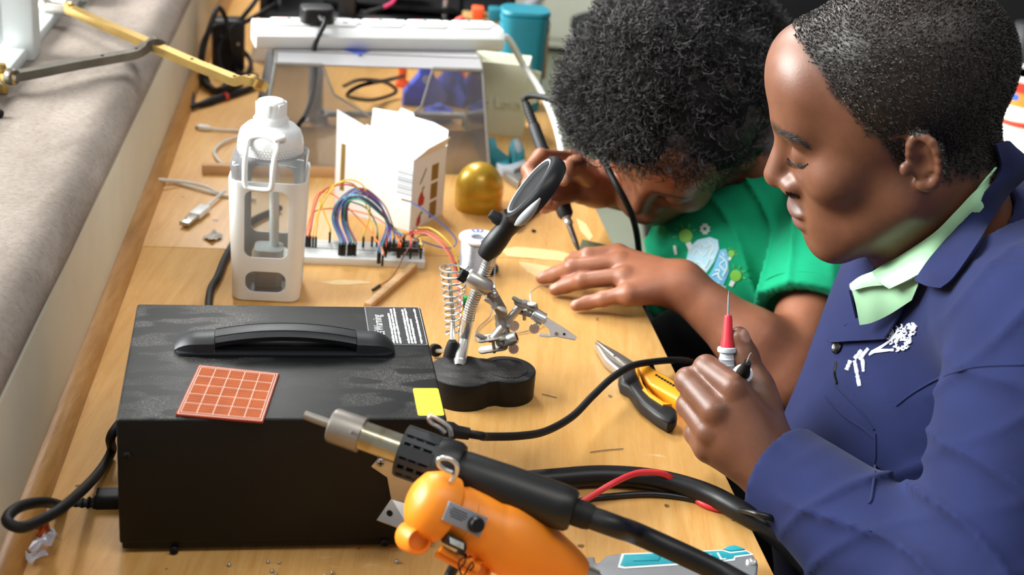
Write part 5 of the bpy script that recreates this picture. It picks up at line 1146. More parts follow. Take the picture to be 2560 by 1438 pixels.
gp = cable('grey_hose', None, .022, 'grey_plastic', 'grey hose slanting down in front of the pale cupboard', 'hose', world=crv([PD(1245, 60, 4.6), PD(1300, 30, 4.6), PD(1345, -10, 4.6), PD(1400, -80, 4.6)], 6))
stl = thing('metal_stool', 'blurred metal stool frame on the floor behind the bench', 'stool', TR(.26, 4.25, FZ, .3))
for x in (-.14, .14):
    for y in (-.14, .14): part('leg', MB().tube([(x, y, 0), (x*.8, y*.8, .42)], .011, 10), 'galv', stl)
for y in (-.12, .12): part('stretcher', MB().tube([(-.13, y, .14), (.13, y, .14)], .009, 10), 'galv', stl)
part('seat', MB().lathe([(.15, .42), (.16, .425), (.16, .445), (.15, .45), (0, .45)], 28), 'dark_cabinet', stl)
# side table at the right with tub and carton
sideT = thing('side_table', 'cream topped side table at the right behind the man', 'table', TR(1.05, 2.35, FZ))
mat('cream_laminate', 'cfccb4', .5)
part('table_top', MB().box((.06, .1, .73), (.78, .62, .03), bev=.004), 'cream_laminate', sideT)
for x in (-.28, .40):
    for y in (-.16, .36): part('leg', MB().box((x, y, .357), (.045, .045, .715), bev=.003), 'dull_steel', sideT)
TZ = -.005
tc_ = P(2540, 345, TZ); mat('tub_white', 'd9d5cc', .5); mat('tub_red', 'a82a1c', .45); mat('tub_orange', 'd07a2a', .45); mat('tub_blue', '2f58a8', .45); mat('tub_yellow', 'd9cf6a', .5)
tub = thing('food_tub', 'red and white printed food tub standing on the side table', 'tub', TR(tc_.x+.012, tc_.y+.03, TZ)); TH = .105
def tr_(z): return .040+.012*z/TH
part('tub_wall', MB().lathe([(.039, 0), (tr_(0), .002), (tr_(TH), TH), (tr_(TH)-.002, TH), (.038, .006), (0, .006)], 36), 'tub_white', tub)
part('tub_rim', MB().lathe([(tr_(TH)-.002, TH-.004), (tr_(TH)+.003, TH-.003), (tr_(TH)+.003, TH+.002), (tr_(TH)-.002, TH+.002), (tr_(TH)-.002, TH-.004)], 36), 'white_plastic', tub)
for z0, z1, m in ((.080, .098, 'tub_red'), (.056, .080, 'tub_orange'), (.020, .030, 'tub_red')): part('printed_band', MB().lathe([(tr_(z0)+.0004, z0), (tr_(z1)+.0004, z1)], 36), m, tub)
for a in np.linspace(3.3, 6.0, 5): part('blue_motif', MB().lathe([(.008, 0), (.006, .0008), (0, .0009)], 14, frame((tr_(.07)*math.cos(a), tr_(.07)*math.sin(a), .072), (math.cos(a), math.sin(a), -.1))), 'tub_blue', tub)
part('contents', MB().lathe([(.046, .09), (.02, .094), (0, .094)], 24), 'tub_yellow', tub)
bx = PD(2492, 55, 2.62); brn = thing('brown_carton', 'brown cardboard carton in the dark corner behind the man', 'carton', TR(bx.x, bx.y, TZ+.0 if False else TZ, .1))
part('carton_body', MB().box((0, 0, .055), (.12, .10, .11), bev=.001), 'cardboard_brown', brn); part('carton_flap', MB().box((0, -.03, .1115), (.12, .045, .003), bev=.0005), 'cardboard_brown', brn); part('tape', MB().box((0, -.0505, .06), (.02, .0006, .10)), 'paper_scrap', brn)
jr = PD(2548, 110, 2.5); jar = thing('dark_jar', 'dark jar with a grey label beside the brown carton', 'jar', TR(jr.x+.01, jr.y, TZ)); part('jar_body', MB().lathe([(.03, 0), (.033, .004), (.033, .13), (.024, .15), (.024, .17), (0, .17)], 24), 'dark_cabinet', jar); part('label', MB().lathe([(.0334, .05), (.0334, .10)], 24), 'grey_plastic', jar)
# ------------------------------------------------------------------ implicit-surface modeller for bodies and clothes
from mathutils.bvhtree import BVHTree
def A3(v): return np.array([v[0], v[1], v[2]], dtype=np.float32)
class Pr:
    """one rounded primitive; kinds: cone (round cone a->b), ell (ellipsoid with rotation R)"""
    def __init__(s, kind, k=.01, **p):
        s.kind = kind; s.k = k
        if kind == 'cone':
            s.a, s.b, s.ra, s.rb = A3(p['a']), A3(p['b']), p['ra'], p['rb']; s.c = (s.a+s.b)/2; s.R0 = float(np.linalg.norm(s.a-s.b))/2+max(s.ra, s.rb)
        else:
            s.c = A3(p['c']); s.r = np.array(p['r'], dtype=np.float32); s.R = p.get('R'); s.R0 = float(max(p['r']))
    def d(s, q):
        if s.kind == 'cone':
            ba = s.b-s.a; l2 = float(ba@ba); pa = q-s.a; h = np.clip((pa@ba)/l2, 0, 1)
            return np.sqrt(((pa-h[:, None]*ba)**2).sum(1))-(s.ra+(s.rb-s.ra)*h)
        x = q-s.c
        if s.R is not None: x = x@s.R
        k0 = np.sqrt(((x/s.r)**2).sum(1)); k1 = np.sqrt(((x/(s.r**2))**2).sum(1))
        return k0*(k0-1)/np.maximum(k1, 1e-9)
def smin(a, b, k):
    if k <= 0: return np.minimum(a, b)
    h = np.clip(.5+.5*(b-a)/k, 0, 1); return b+(a-b)*h-k*h*(1-h)
class Body:
    def __init__(s): s.g = []; s.post = []
    def group(s, prims, k=.008, op='add'): s.g.append((prims, k, op)); return s
    def __call__(s, q, centre=None, rad=0.):
        q = q.astype(np.float32); D = np.full(len(q), 9., np.float32)
        for prims, kg, op in s.g:
            dg = None
            for p in prims:
                if centre is not None and np.linalg.norm(p.c-centre)-p.R0 > rad+.045: continue
                e = p.d(q); dg = e if dg is None else smin(dg, e, p.k)
            if dg is None: continue
            D = smin(D, dg, kg) if op == 'add' else -smin(-D, dg, kg)
        for f in s.post: D = f(q, D)
        return D
def polygonize(fn, bmin, bmax, h, project=True):
    B = 8; bmin = np.array(bmin, float); bmax = np.array(bmax, float); s = B*h
    nb = np.ceil((bmax-bmin)/s).astype(int); N = nb*B+1
    gi = np.stack(np.meshgrid(*[np.arange(n) for n in nb], indexing='ij'), -1).reshape(-1, 3)
    act = []
    for k in range(0, len(gi), 40000):
        c = bmin+(gi[k:k+40000]+.5)*s; act.append(np.abs(fn(c)) < s*1.05)
    gi = gi[np.concatenate(act)]
    sup = gi//3; key = (sup[:, 0]*1000+sup[:, 1])*1000+sup[:, 2]; order = np.argsort(key, kind='stable'); gi = gi[order]; key = key[order]
    cut_ = np.flatnonzero(np.diff(key))+1; chunks = np.split(gi, cut_)
    loc = np.stack(np.meshgrid(*[np.arange(B+1)]*3, indexing='ij'), -1).reshape(-1, 3)
    cells_v = []; cells_id = []; edges = [[], [], []]
    co = np.array([[0, 0, 0], [1, 0, 0], [0, 1, 0], [1, 1, 0], [0, 0, 1], [1, 0, 1], [0, 1, 1], [1, 1, 1]])
    E = [(0, 1), (2, 3), (4, 5), (6, 7), (0, 2), (1, 3), (4, 6), (5, 7), (0, 4), (1, 5), (2, 6), (3, 7)]
    def cid(i): return (i[..., 0].astype(np.int64)*N[1]+i[..., 1])*N[2]+i[..., 2]
    for ch in chunks:
        pts = (ch[:, None, :]*B+loc[None]).reshape(-1, 3); w = bmin+pts*h
        ctr = (w.min(0)+w.max(0))/2; rad = np.linalg.norm(w.max(0)-w.min(0))/2
        v = fn(w, ctr.astype(np.float32), rad).reshape(len(ch), B+1, B+1, B+1)
        cv = np.stack([v[:, a:B+a, b:B+b, c:B+c] for a, b, c in co], -1); ng = (cv < 0).sum(-1)
        bi, i, j, k = np.nonzero((ng > 0) & (ng < 8))
        if len(bi):
            vals = cv[bi, i, j, k]; acc = np.zeros((len(bi), 3)); cnt = np.zeros(len(bi))
            for e0, e1 in E:
                a, b = vals[:, e0], vals[:, e1]; m = (a < 0) != (b < 0); t = np.where(m, a/(a-b+1e-20), 0)
                acc += np.where(m[:, None], co[e0]+(co[e1]-co[e0])*t[:, None], 0); cnt += m
            ijk = np.stack([i, j, k], -1)+ch[bi]*B; cells_v.append(bmin+(ijk+acc/cnt[:, None])*h); cells_id.append(cid(ijk))
        for ax, (dx, dy, dz) in enumerate(((1, 0, 0), (0, 1, 0), (0, 0, 1))):
            a = v[:, :B, :B, :B]; b = v[:, dx:B+dx, dy:B+dy, dz:B+dz]; bi, i, j, k = np.nonzero((a < 0) != (b < 0))
            if len(bi): edges[ax].append((np.stack([i, j, k], -1)+ch[bi]*B, a[bi, i, j, k] < 0))
    V = np.concatenate(cells_v); I = np.concatenate(cells_id); o = np.argsort(I); I = I[o]; V = V[o]
    F = []
    offs = [((0, 0, 0), (0, -1, 0), (0, -1, -1), (0, 0, -1)), ((0, 0, 0), (0, 0, -1), (-1, 0, -1), (-1, 0, 0)), ((0, 0, 0), (-1, 0, 0), (-1, -1, 0), (0, -1, 0))]
    for ax in range(3):
        for ij, neg in edges[ax]:
            q = np.stack([np.searchsorted(I, cid(ij+np.array(of))) for of in offs[ax]], -1); q = np.minimum(q, len(I)-1)
            ok = np.all([I[q[:, m]] == cid(ij+np.array(offs[ax][m])) for m in range(4)], axis=0)
            q = q[ok]; ng = neg[ok]; q[~ng] = q[~ng][:, ::-1]; F.append(q)
    F = np.concatenate(F)
    if project:
        for _ in range(1):
            e = h*.5
            ky = np.floor(V/.06).astype(int); ky = (ky[:, 0]*1000+ky[:, 1])*1000+ky[:, 2]; od_ = np.argsort(ky, kind='stable')
            for ix in np.split(od_, np.flatnonzero(np.diff(ky[od_]))+1):
                w = V[ix]; cc = ((w.min(0)+w.max(0))/2).astype(np.float32); rr_ = float(np.linalg.norm(w.max(0)-w.min(0)))/2+e
                q4 = np.concatenate([w]+[w+np.eye(3)[a]*e for a in range(3)]); d4 = fn(q4, cc, rr_).reshape(4, -1); d = d4[0]; g = (d4[1:]-d).T/e
                V[ix] = w-np.clip(d, -h, h)[:, None]*g/np.maximum((g**2).sum(1), .3)[:, None]
    return V, F
def sdf_obj(name, V, F, m, parent, attrs=None):
    me = bpy.data.meshes.new(name); Mi = Matrix([list(parent['_mi'])[i*4:i*4+4] for i in range(4)]); R = np.array(Mi.to_3x3()); T = np.array(Mi.translation)
    W = V@R.T+T
    me.vertices.add(len(W)); me.vertices.foreach_set('co', W.astype(np.float32).ravel())
    me.loops.add(len(F)*4); me.loops.foreach_set('vertex_index', F.astype(np.int32).ravel()); me.polygons.add(len(F)); me.polygons.foreach_set('loop_start', np.arange(0, len(F)*4, 4, dtype=np.int32)); me.polygons.foreach_set('use_smooth', np.ones(len(F), bool))
    me.update(calc_edges=True); me.validate()
    for an, col in (attrs or {}).items():
        at = me.attributes.new(an, 'FLOAT', 'POINT'); at.data.foreach_set('value', col.astype(np.float32))
    me.materials.append(MATS[m]); o = bpy.data.objects.new(name, me); COL.objects.link(o); o.parent = parent; return o
def bvh_of(V, F): return BVHTree.FromPolygons([tuple(v) for v in V], [tuple(f) for f in F])
def nz3(q, s, seed=0.):
    """cheap smooth 3-D noise from sines, vectorised"""
    x, y, z = q[:, 0]*s+seed, q[:, 1]*s+seed*1.7, q[:, 2]*s-seed
    return (np.sin(x+1.3*np.sin(y*1.1))+np.sin(y*1.2+1.1*np.sin(z*.9))+np.sin(z*1.1+1.2*np.sin(x*1.05)))/3
def camvec(r, u, b): return (cX*r+cU*u-cF*b)

# ------------------------------------------------------------------ a head in its own frame (x = its right, y = forward, z = up)
class Head:
    def __init__(s, centre, f, l, scale=1.):
        f = Vector(f).normalized(); l = Vector(l); l = (l-f*l.dot(f)).normalized(); u = f.cross(l)
        s.c = Vector(centre); s.f, s.l, s.u, s.s = f, l, u, scale; s.R = np.array([[-l.x, f.x, u.x], [-l.y, f.y, u.y], [-l.z, f.z, u.z]], dtype=np.float32)
    def w(s, x, y, z): return s.c+(-s.l*x+s.f*y+s.u*z)*s.s
    def local(s, q): return ((q-A3(s.c)).astype(np.float32)@s.R)/s.s
    def ell(s, c, r, k=.01, R=None):
        Rm_ = s.R if R is None else (s.R@R).astype(np.float32); return Pr('ell', k, c=s.w(*c), r=[x*s.s for x in r], R=Rm_)
    def cone(s, a, b, ra, rb, k=.01): return Pr('cone', k, a=s.w(*a), b=s.w(*b), ra=ra*s.s, rb=rb*s.s)
    def build(s, B, jaw=1., lips=1., nose=1., ears=(-1, 1)):
        B.group([s.ell((0, -.018, .046), (.0755, .099, .083)), s.ell((0, .012, .035), (.069, .082, .075), .03), s.ell((0, .034, -.03), (.0605, .062, .082), .035),
                 s.cone((-.05, .0, -.052), (-.02, .07, -.098), .024*jaw, .02*jaw, .03), s.cone((.05, .0, -.052), (.02, .07, -.098), .024*jaw, .02*jaw, .03), s.ell((0, .078, -.103), (.022, .018, .018), .02),
                 s.ell((-.044, .062, -.02), (.024, .022, .022), .022), s.ell((.044, .062, -.02), (.024, .022, .022), .022), s.ell((0, .074, -.066), (.036, .027, .030), .02),
                 s.cone((-.040, .080, .026), (.0, .089, .022), .0115, .010, .016), s.cone((.040, .080, .026), (.0, .089, .022), .0115, .010, .016), s.ell((0, .070, .065), (.055, .030, .04), .03)], .01)
        for sx in (-1, 1): B.group([s.ell((sx*.033, .108, .004), (.018, .020, .0115))], .014, 'sub')
        B.group([s.ell((sx*.032, .0800, .004), (.0155, .0145, .0125)) for sx in (-1, 1)], .004)
        B.group([s.cone((0, .091, .020), (0, .1115*nose, -.026), .0075, .0135, .01), s.ell((-.0165, .100*nose, -.034), (.0105, .011, .0095), .009), s.ell((.0165, .100*nose, -.034), (.0105, .011, .0095), .009)], .009)
        for sx in (-1, 1): B.group([s.ell((sx*.010, .107*nose, -.0425), (.0050, .0055, .0035))], .003, 'sub')
        B.group([s.ell((0, .0975, -.0625), (.0265*lips, .0125*lips, .0080*lips)), s.ell((0, .0955, -.0765), (.0230*lips, .0125*lips, .0090*lips), .001)], .004)
        B.group([s.ell((0, .1085, -.0692), (.024, .006, .0012))], .002, 'sub')
        for sx in ears:
            ax, ay, az = sx*.0765, -.012, -.004
            es = .82
            ring = []; rr_ = []
            for t_ in np.linspace(math.radians(20), math.radians(292), 13):
                bk = max(0., -math.cos(t_)); ring.append((ax+sx*(.004+.0085*bk+.002*math.sin(t_)), ay-.004+.0135*math.cos(t_)*(1 if math.cos(t_) < 0 else .8), az+.0245*math.sin(t_)*(1. if math.sin(t_) > 0 else 1.05)))
                rr_.append(.0036 if t_ < 3.9 else .0036+.0030*min(1, (t_-3.9)/.7))
            B.group([s.ell((ax+sx*.002, ay-.004, az), (.0066, .0140, .0225))]+[s.cone(ring[i], ring[i+1], rr_[i], rr_[i+1], .003) for i in range(12)]+[s.cone((ax+sx*.006, ay-.010, az+.013), (ax+sx*.007, ay-.010, az-.008), .0032, .0036, .003), s.ell((ax+sx*.004, ay+.012, az-.006), (.005, .005, .007), .003)], .005)
            B.group([s.ell((ax+sx*.012, ay-.001, az-.003), (.0075, .0075, .011))], .004, 'sub')
def finger(pts, r, k=.004): return [Pr('cone', k, a=pts[i], b=pts[i+1], ra=r[i], rb=r[i+1]) for i in range(len(pts)-1)]
def skin_mat(name, a, b, palm, lip, hairc):
    t = NT(name); w = t.coord(); n = t.noise(w, 22, 5, .6); f = t.noise(w, 420, 3, .6)
    c = t.ramp(n, [(.3, lin(a)), (.7, lin(b))])
    def at(nm): x = t.n('ShaderNodeAttribute'); x.attribute_name = nm; return x.outputs['Fac']
    c = t.mix(at('palm'), c, lin(palm)); c = t.mix(at('lip'), c, lin(lip))
    hn = t.noise(w, 260, 4, .7); hm = t.mix(1., at('hair'), t.ramp(hn, [(.35, (.88, .88, .88, 1)), (.6, W1)]), 'MULTIPLY'); c = t.mix(hm, c, lin(hairc))
    t.base(c); t.bump(f, .22, .0006); rg_ = t.mix(at('lip'), (.46, .46, .46, 1), (.64, .64, .64, 1)); t.l(rg_, t.b.inputs['Roughness']); t.done(.41, 0, .5, Subsurface_Weight=.08, Subsurface_Radius=(.012, .005, .003), Subsurface_Scale=.4)
skin_mat('skin_warm', '835038', '9b644a', 'b98a78', '7a4440', '140f0e'); skin_mat('skin_deep', '5b3828', '714834', 'a37a69', '5c3733', '17120f')
def hair_mat(name, col, rough=.55):
    t = NT(name); n = t.noise(t.coord(), 60, 3); t.base(t.ramp(n, [(.3, lin(col)), (.75, tuple(x*2.2 for x in lin(col)[:3])+(1,))])); t.done(rough, 0, .5)
hair_mat('afro_hair', '151213'); hair_mat('cropped_hair', '191513')
def cloth_mat(name, a, b, weave, bumpd=.00025, rough=.9, sheen=.04):
    t = NT(name); w = t.coord(); n = t.noise(w, 12, 4, .6); f = t.n('ShaderNodeTexWave'); f.inputs['Scale'].default_value = weave; t.l(t.coord(rot=(.5, .3, .8)), f.inputs['Vector'])
    f2 = t.noise(w, weave*1.3, 3, .7); t.base(t.mix(t.ramp(f2, [(.35, W0), (.65, (.35, .35, .35, 1))]), t.ramp(n, [(.3, lin(a)), (.7, lin(b))]), lin(b), 'SCREEN') if False else t.mix(t.ramp(f2, [(.3, W0), (.7, (.5, .5, .5, 1))]), t.ramp(n, [(.3, lin(a)), (.7, lin(b))]), lin(b)))
    t.bump(f2, .35, bumpd); t.done(rough, 0, .25, Sheen_Weight=sheen, Sheen_Roughness=.5)
cloth_mat('navy_twill', '10173a', '18214b', 420); cloth_mat('green_jersey', '068a5e', '0ea072', 500); cloth_mat('mint_shirt', '8fbf97', 'a6d3ab', 600, sheen=.1); cloth_mat('black_trousers', '0b0c10', '121319', 300)
def tone(B_V, blobs):
    """albedo mask: 1 inside soft ellipsoids given as (centre, radius)"""
    m = np.zeros(len(B_V))
    for c, r in blobs:
        d = np.linalg.norm(B_V-np.array(c), axis=1)/r; m = np.maximum(m, np.clip((1.15-d)/.3, 0, 1))
    return m
def surf(bvh, px, py):
    d = ray(px, py).normalized(); loc, nr, i, dist = bvh.ray_cast(cC, d)
    return (loc, nr if nr.dot(d) < 0 else -nr) if loc is not None else (None, None)
def decal(bvh, poly, off=.0008, th=.0008, step=9):
    """thin piece of cloth or print laid on a surface: outline given in frame pixels"""
    b = bmesh.new(); vs = [b.verts.new((x, y, 0)) for x, y in poly]; b.faces.new(vs); bmesh.ops.triangulate(b, faces=b.faces[:])
    for _ in range(5):
        long_ = [e for e in b.edges if e.calc_length() > step]
        if not long_: break
        bmesh.ops.subdivide_edges(b, edges=long_, cuts=1); bmesh.ops.triangulate(b, faces=b.faces[:])
    b.verts.ensure_lookup_table(); b.verts.index_update(); top = []; bot_ = []; last = None
    for v in b.verts:
        p, n = surf(bvh, v.co.x, v.co.y)
        if p is None:
            p, n = last if last else (PD(v.co.x, v.co.y, 1.3), Vector((0, 0, 1)))
        last = (p, n); top.append(p+n*(off+th)); bot_.append(p+n*(off-.0004))
    n_ = len(top); fs = [[v.index for v in f.verts] for f in b.faces]; r = MB(); allf = [list(f) for f in fs]+[[i+n_ for i in f[::-1]] for f in fs]
    for e in b.edges:
        if len(e.link_faces) == 1: i, j = e.verts[0].index, e.verts[1].index; allf.append([i, j, j+n_, i+n_])
    b.free(); r.add(top+bot_, allf); return r
def fold_field(q, dirs):
    """narrow cloth folds: ridged waves along given directions, warped"""
    w = np.zeros(len(q)); qf = q.astype(float)
    for d, fr, wp, sd, amp, pw in dirs:
        n = np.sin(qf@np.array(Vector(d).normalized())*fr+nz3(qf, 14, sd)*wp+sd); env = np.clip(nz3(qf, 11, sd+3)*1.6+.35, 0, 1)
        w += amp*env*(1-np.abs(n))**pw
    return w
def stroke(bvh, px, r=.0006, off=.0006, n=6, sides=6):
    pts = []
    for q in crv([Vector((x, y, 0)) for x, y in px], n):
        p, nn = surf(bvh, q.x, q.y)
        if p is not None: pts.append(p+nn*off)
    return MB().tube(pts, r, sides) if len(pts) > 1 else MB()
# ------------------------------------------------------------------ the man in the navy coat
man = thing('person', 'person in navy work coat over a mint shirt, looking down, holding two test probes', 'person', TR(.5, 1.25, FZ))
mh_c = PD(2232, 305, 1.25); mf = camvec(-.949, -.2, -.242).normalized()
_b = camvec(0, 0, 1); _lb = (_b-mf*_b.dot(mf)).normalized(); _ub = mf.cross(_lb); _g = math.radians(28); ml = _lb*math.cos(_g)-_ub*math.sin(_g)
MH = Head(mh_c, mf, ml, .945)
B = Body(); MH.build(B, jaw=1.1, lips=1.05)
nb0 = PD(2352, 585, 1.315)
B.group([Pr('cone', .02, a=MH.w(0, -.035, -.045), b=nb0, ra=.052, rb=.060), Pr('cone', .03, a=nb0, b=PD(2430, 760, 1.38), ra=.056, rb=.062)], .03)
shoulder_l, elbow_l, wrist_l = PD(2650, 850, 1.16), PD(2450, 1560, 1.12), PD(1950, 1190, 1.27)
B.group([Pr('cone', .02, a=PD(2420, 760, 1.36), b=shoulder_l, ra=.06, rb=.045), Pr('cone', .02, a=shoulder_l, b=elbow_l, ra=.045, rb=.038), Pr('cone', .02, a=elbow_l, b=wrist_l, ra=.04, rb=.027)], .02)
# left hand: knuckles towards the viewer, fingers folded over the probes
Dk = 1.285
W_ = wrist_l
mcp = [PD(1832, 968, 1.262), PD(1786, 1026, 1.262), PD(1770, 1078, 1.270), PD(1762, 1122, 1.284)]
pip = [PD(1766, 920, 1.290), PD(1720, 952, 1.292), PD(1722, 1014, 1.296), PD(1738, 1084, 1.300)]
dip = [PD(1782, 938, 1.315), PD(1738, 964, 1.322), PD(1745, 1024, 1.324), PD(1756, 1084, 1.322)]
tip = [PD(1808, 968, 1.318), PD(1758, 1000, 1.322), PD(1758, 1052, 1.322), PD(1765, 1095, 1.318)]
rk = [.0125, .0128, .0120, .0105]
palm = [Pr('cone', .014, a=W_, b=mcp[i]+(W_-mcp[i])*.10-cF*-.004, ra=.024, rb=.0155-.001*i) for i in range(4)]+[Pr('cone', .014, a=W_, b=PD(1890, 985, 1.300), ra=.022, rb=.018), Pr('ell', .012, c=PD(1830, 1080, 1.292), r=(.034, .034, .022), R=None)]
B.group(palm, .012)
for i in range(4): B.group(finger([mcp[i], pip[i], dip[i], tip[i]], [rk[i]*1.0, rk[i]*.92, rk[i]*.82, rk[i]*.70], .004), .0045 if i else .005)
th_m = [PD(1900, 1010, 1.296), PD(1886, 955, 1.300), PD(1862, 890, 1.302), PD(1848, 842, 1.300)]
B.group(finger(th_m, [.017, .0140, .0115, .0092], .006), .008)
V, F = polygonize(B, (.02, .85, -.22), (.60, 1.45, .50), .0023)
bv_man = bvh_of(V, F)
L_ = MH.local(V)
sc = np.clip((L_[:, 2]-.052+.9*np.maximum(0, .02-L_[:, 1])*1.0)/.018+0, 0, 1)
front = L_[:, 1]-(.062+(-.35)*np.maximum(0, .09-L_[:, 2])-.25*np.abs(L_[:, 0]))
hz = nz3(L_.astype(float), 260)*.004
zh = np.interp(L_[:, 1], [-.13, -.085, -.035, .006, .018, .036, .054, .070, .2], [-.06, -.062, -.040, -.008, .018, .048, .082, .116, .3])
side = np.clip((L_[:, 2]-zh+hz*1.5+.006)/.016, 0, 1)*(np.linalg.norm(L_, axis=1) < .2)
ear = (np.abs(L_[:, 0]) > .0768) & (L_[:, 1] > -.030) & (L_[:, 1] < .008) & (L_[:, 2] > -.04) & (L_[:, 2] < .022); side[ear] = 0
brow = np.zeros(len(V))
for sx in (-1, 1):
    for i in range(7): brow = np.maximum(brow, np.clip(1.3-np.linalg.norm(L_[:, [0, 2]]-np.array([sx*(.012+.0062*i), .0265+.0035*math.sin(i/6*2.6)]), axis=1)/.0072, 0, 1)*(L_[:, 1] > .045))
    for i in range(5): brow = np.maximum(brow, np.clip(1.2-np.linalg.norm(L_[:, [0, 2]]-np.array([sx*(.020+.0062*i), -.0045+.0006*i]), axis=1)/.0036, 0, 1)*(L_[:, 1] > .045))
mus = np.zeros(len(V))
for i in range(-4, 5): mus = np.maximum(mus, np.clip(1.3-np.linalg.norm(L_[:, [0, 2]]-np.array([i*.0058, -.0525-.0009*abs(i)]), axis=1)/.0058, 0, 1)*(L_[:, 1] > .06)*.6)
brow *= np.linalg.norm(L_, axis=1) < .16; mus *= np.linalg.norm(L_, axis=1) < .16
hairm = np.maximum(side, np.maximum(brow, mus))
lipm = np.maximum(np.clip(1.3-np.linalg.norm((L_-np.array([0, .104, -.063]))/np.array([.024, .012, .0068]), axis=1), 0, 1), np.clip(1.3-np.linalg.norm((L_-np.array([0, .102, -.077]))/np.array([.021, .012, .0078]), axis=1), 0, 1)); lipm = np.clip(lipm*2, 0, 1)
nails = tone(V, [(th_m[3]+camvec(.006, .002, .008)*1, .0065)])
sdf_obj('body', V, F, 'skin_deep', man, {'hair': hairm, 'lip': lipm, 'palm': nails})
mat('lash_black', '0d0a09', .7)
b = MB(); rl_ = random.Random(5)
for k in range(60):
    t_ = k/59; x_, y_ = 1944+t_*74+rl_.uniform(-2, 2), 328+t_*40+6*math.sin(t_*3)*-1+rl_.uniform(-6, 6)
    b2 = stroke(bv_man, ((x_, y_), (x_+10, y_+2)), .00035, .0003, 3, 5); b.add(b2.v, b2.f)
o = part('eyebrow', b, 'lash_black', man, world=True); o['kind'] = 'stuff'
b = MB(); b2 = stroke(bv_man, ((1968, 396), (1982, 408), (2002, 414), (2020, 410)), .0008, .0003, 6); b.add(b2.v, b2.f)
for k in range(12):
    t_ = k/11; x_, y_ = 1970+t_*46, 398+12*math.sin(t_*2.4)+4*t_; b2 = stroke(bv_man, ((x_, y_), (x_-6, y_+9)), .0003, .0008, 3, 5); b.add(b2.v, b2.f)
o = part('eyelashes', b, 'lash_black', man, world=True); o['kind'] = 'stuff'
b = MB()
for k in range(60):
    t_ = rl_.random(); x_, y_ = 1964+t_*32+rl_.uniform(-2, 2), 481+t_*9+rl_.uniform(-4, 3); b2 = stroke(bv_man, ((x_, y_), (x_+2, y_+6)), .00025, .0002, 2, 4); b.add(b2.v, b2.f)
o = part('moustache', b, 'lash_black', man, world=True); o['kind'] = 'stuff'
# cropped hair: thousands of tiny curls over the scalp
def tufts(V, mask, n, ln, r, seed, fn, curl=.6):
    rg = np.random.default_rng(seed); idx = rg.choice(len(V), n, p=mask/mask.sum()); e = 1e-3; P0 = V[idx]+rg.normal(0, .0007, (n, 3))
    d0 = fn(P0); g = np.stack([fn(P0+np.eye(3)[a]*e)-d0 for a in range(3)], -1); g /= np.linalg.norm(g, axis=1)[:, None]
    tdir = rg.normal(0, 1, (n, 3)); tdir -= g*(tdir*g).sum(1)[:, None]; tdir /= np.linalg.norm(tdir, axis=1)[:, None]; bd_ = np.cross(g, tdir)
    vs = []; fs = []; P0 = P0-g*d0[:, None]
    for k in range(n):
        l = ln*rg.uniform(.6, 1.2); pts = [P0[k], P0[k]+g[k]*l*.55+tdir[k]*l*.15, P0[k]+g[k]*l*.8+tdir[k]*l*curl]; o = len(vs)
        for m, q in enumerate(pts):
            rr_ = r*(1-.3*m)
            vs += [tuple(q+bd_[k]*rr_), tuple(q-bd_[k]*rr_*.5+tdir[k]*rr_*.86), tuple(q-bd_[k]*rr_*.5-tdir[k]*rr_*.86)]
        for m in range(2):
            for j in range(3): a, b_ = o+m*3+j, o+m*3+(j+1) % 3; fs.append((a, b_, b_+3, a+3))
        fs.append((o+6, o+7, o+8))
    mb = MB(); mb.v = vs; mb.f = fs; return mb
msk = np.clip(side, 0, 1)**1.5*(side > .15)
hm = part('hair', tufts(V, msk, 24000, .0030, .00048, 5, B), 'cropped_hair', man, world=True, smooth=0, label='closely cropped black curly hair'); hm['kind'] = 'stuff'
# coat
def cap_cut(pt, n):  # keep the side the normal points away from
    p0, n0 = A3(pt), A3(Vector(n).normalized()); return lambda q, D: np.maximum(D, ((q-p0)@n0).astype(np.float32))
C = Body(); ch, be, pv = PD(2440, 905, 1.40), PD(2300, 1230, 1.40), PD(2350, 1650, 1.42)
sh_r = PD(2300, 640, 1.52)
C.group([Pr('ell', .05, c=ch, r=(.150, .150, .140)), Pr('ell', .06, c=be, r=(.150, .145, .150)), Pr('ell', .06, c=pv, r=(.17, .15, .14)), Pr('cone', .05, a=PD(2400, 720, 1.37), b=sh_r, ra=.085, rb=.072), Pr('cone', .05, a=PD(2440, 665, 1.36), b=shoulder_l, ra=.090, rb=.080)], .02)
arm_k = wrist_l+(elbow_l-wrist_l)*.02
C2 = Body(); C2.group([Pr('cone', .03, a=shoulder_l, b=elbow_l, ra=.082, rb=.066), Pr('cone', .03, a=elbow_l, b=arm_k, ra=.064, rb=.046), Pr('cone', .03, a=sh_r, b=PD(2150, 1050, 1.62), ra=.07, rb=.055)], .022)
adir = (elbow_l-wrist_l).normalized(); cuff = PD(1948, 1190, 1.262)
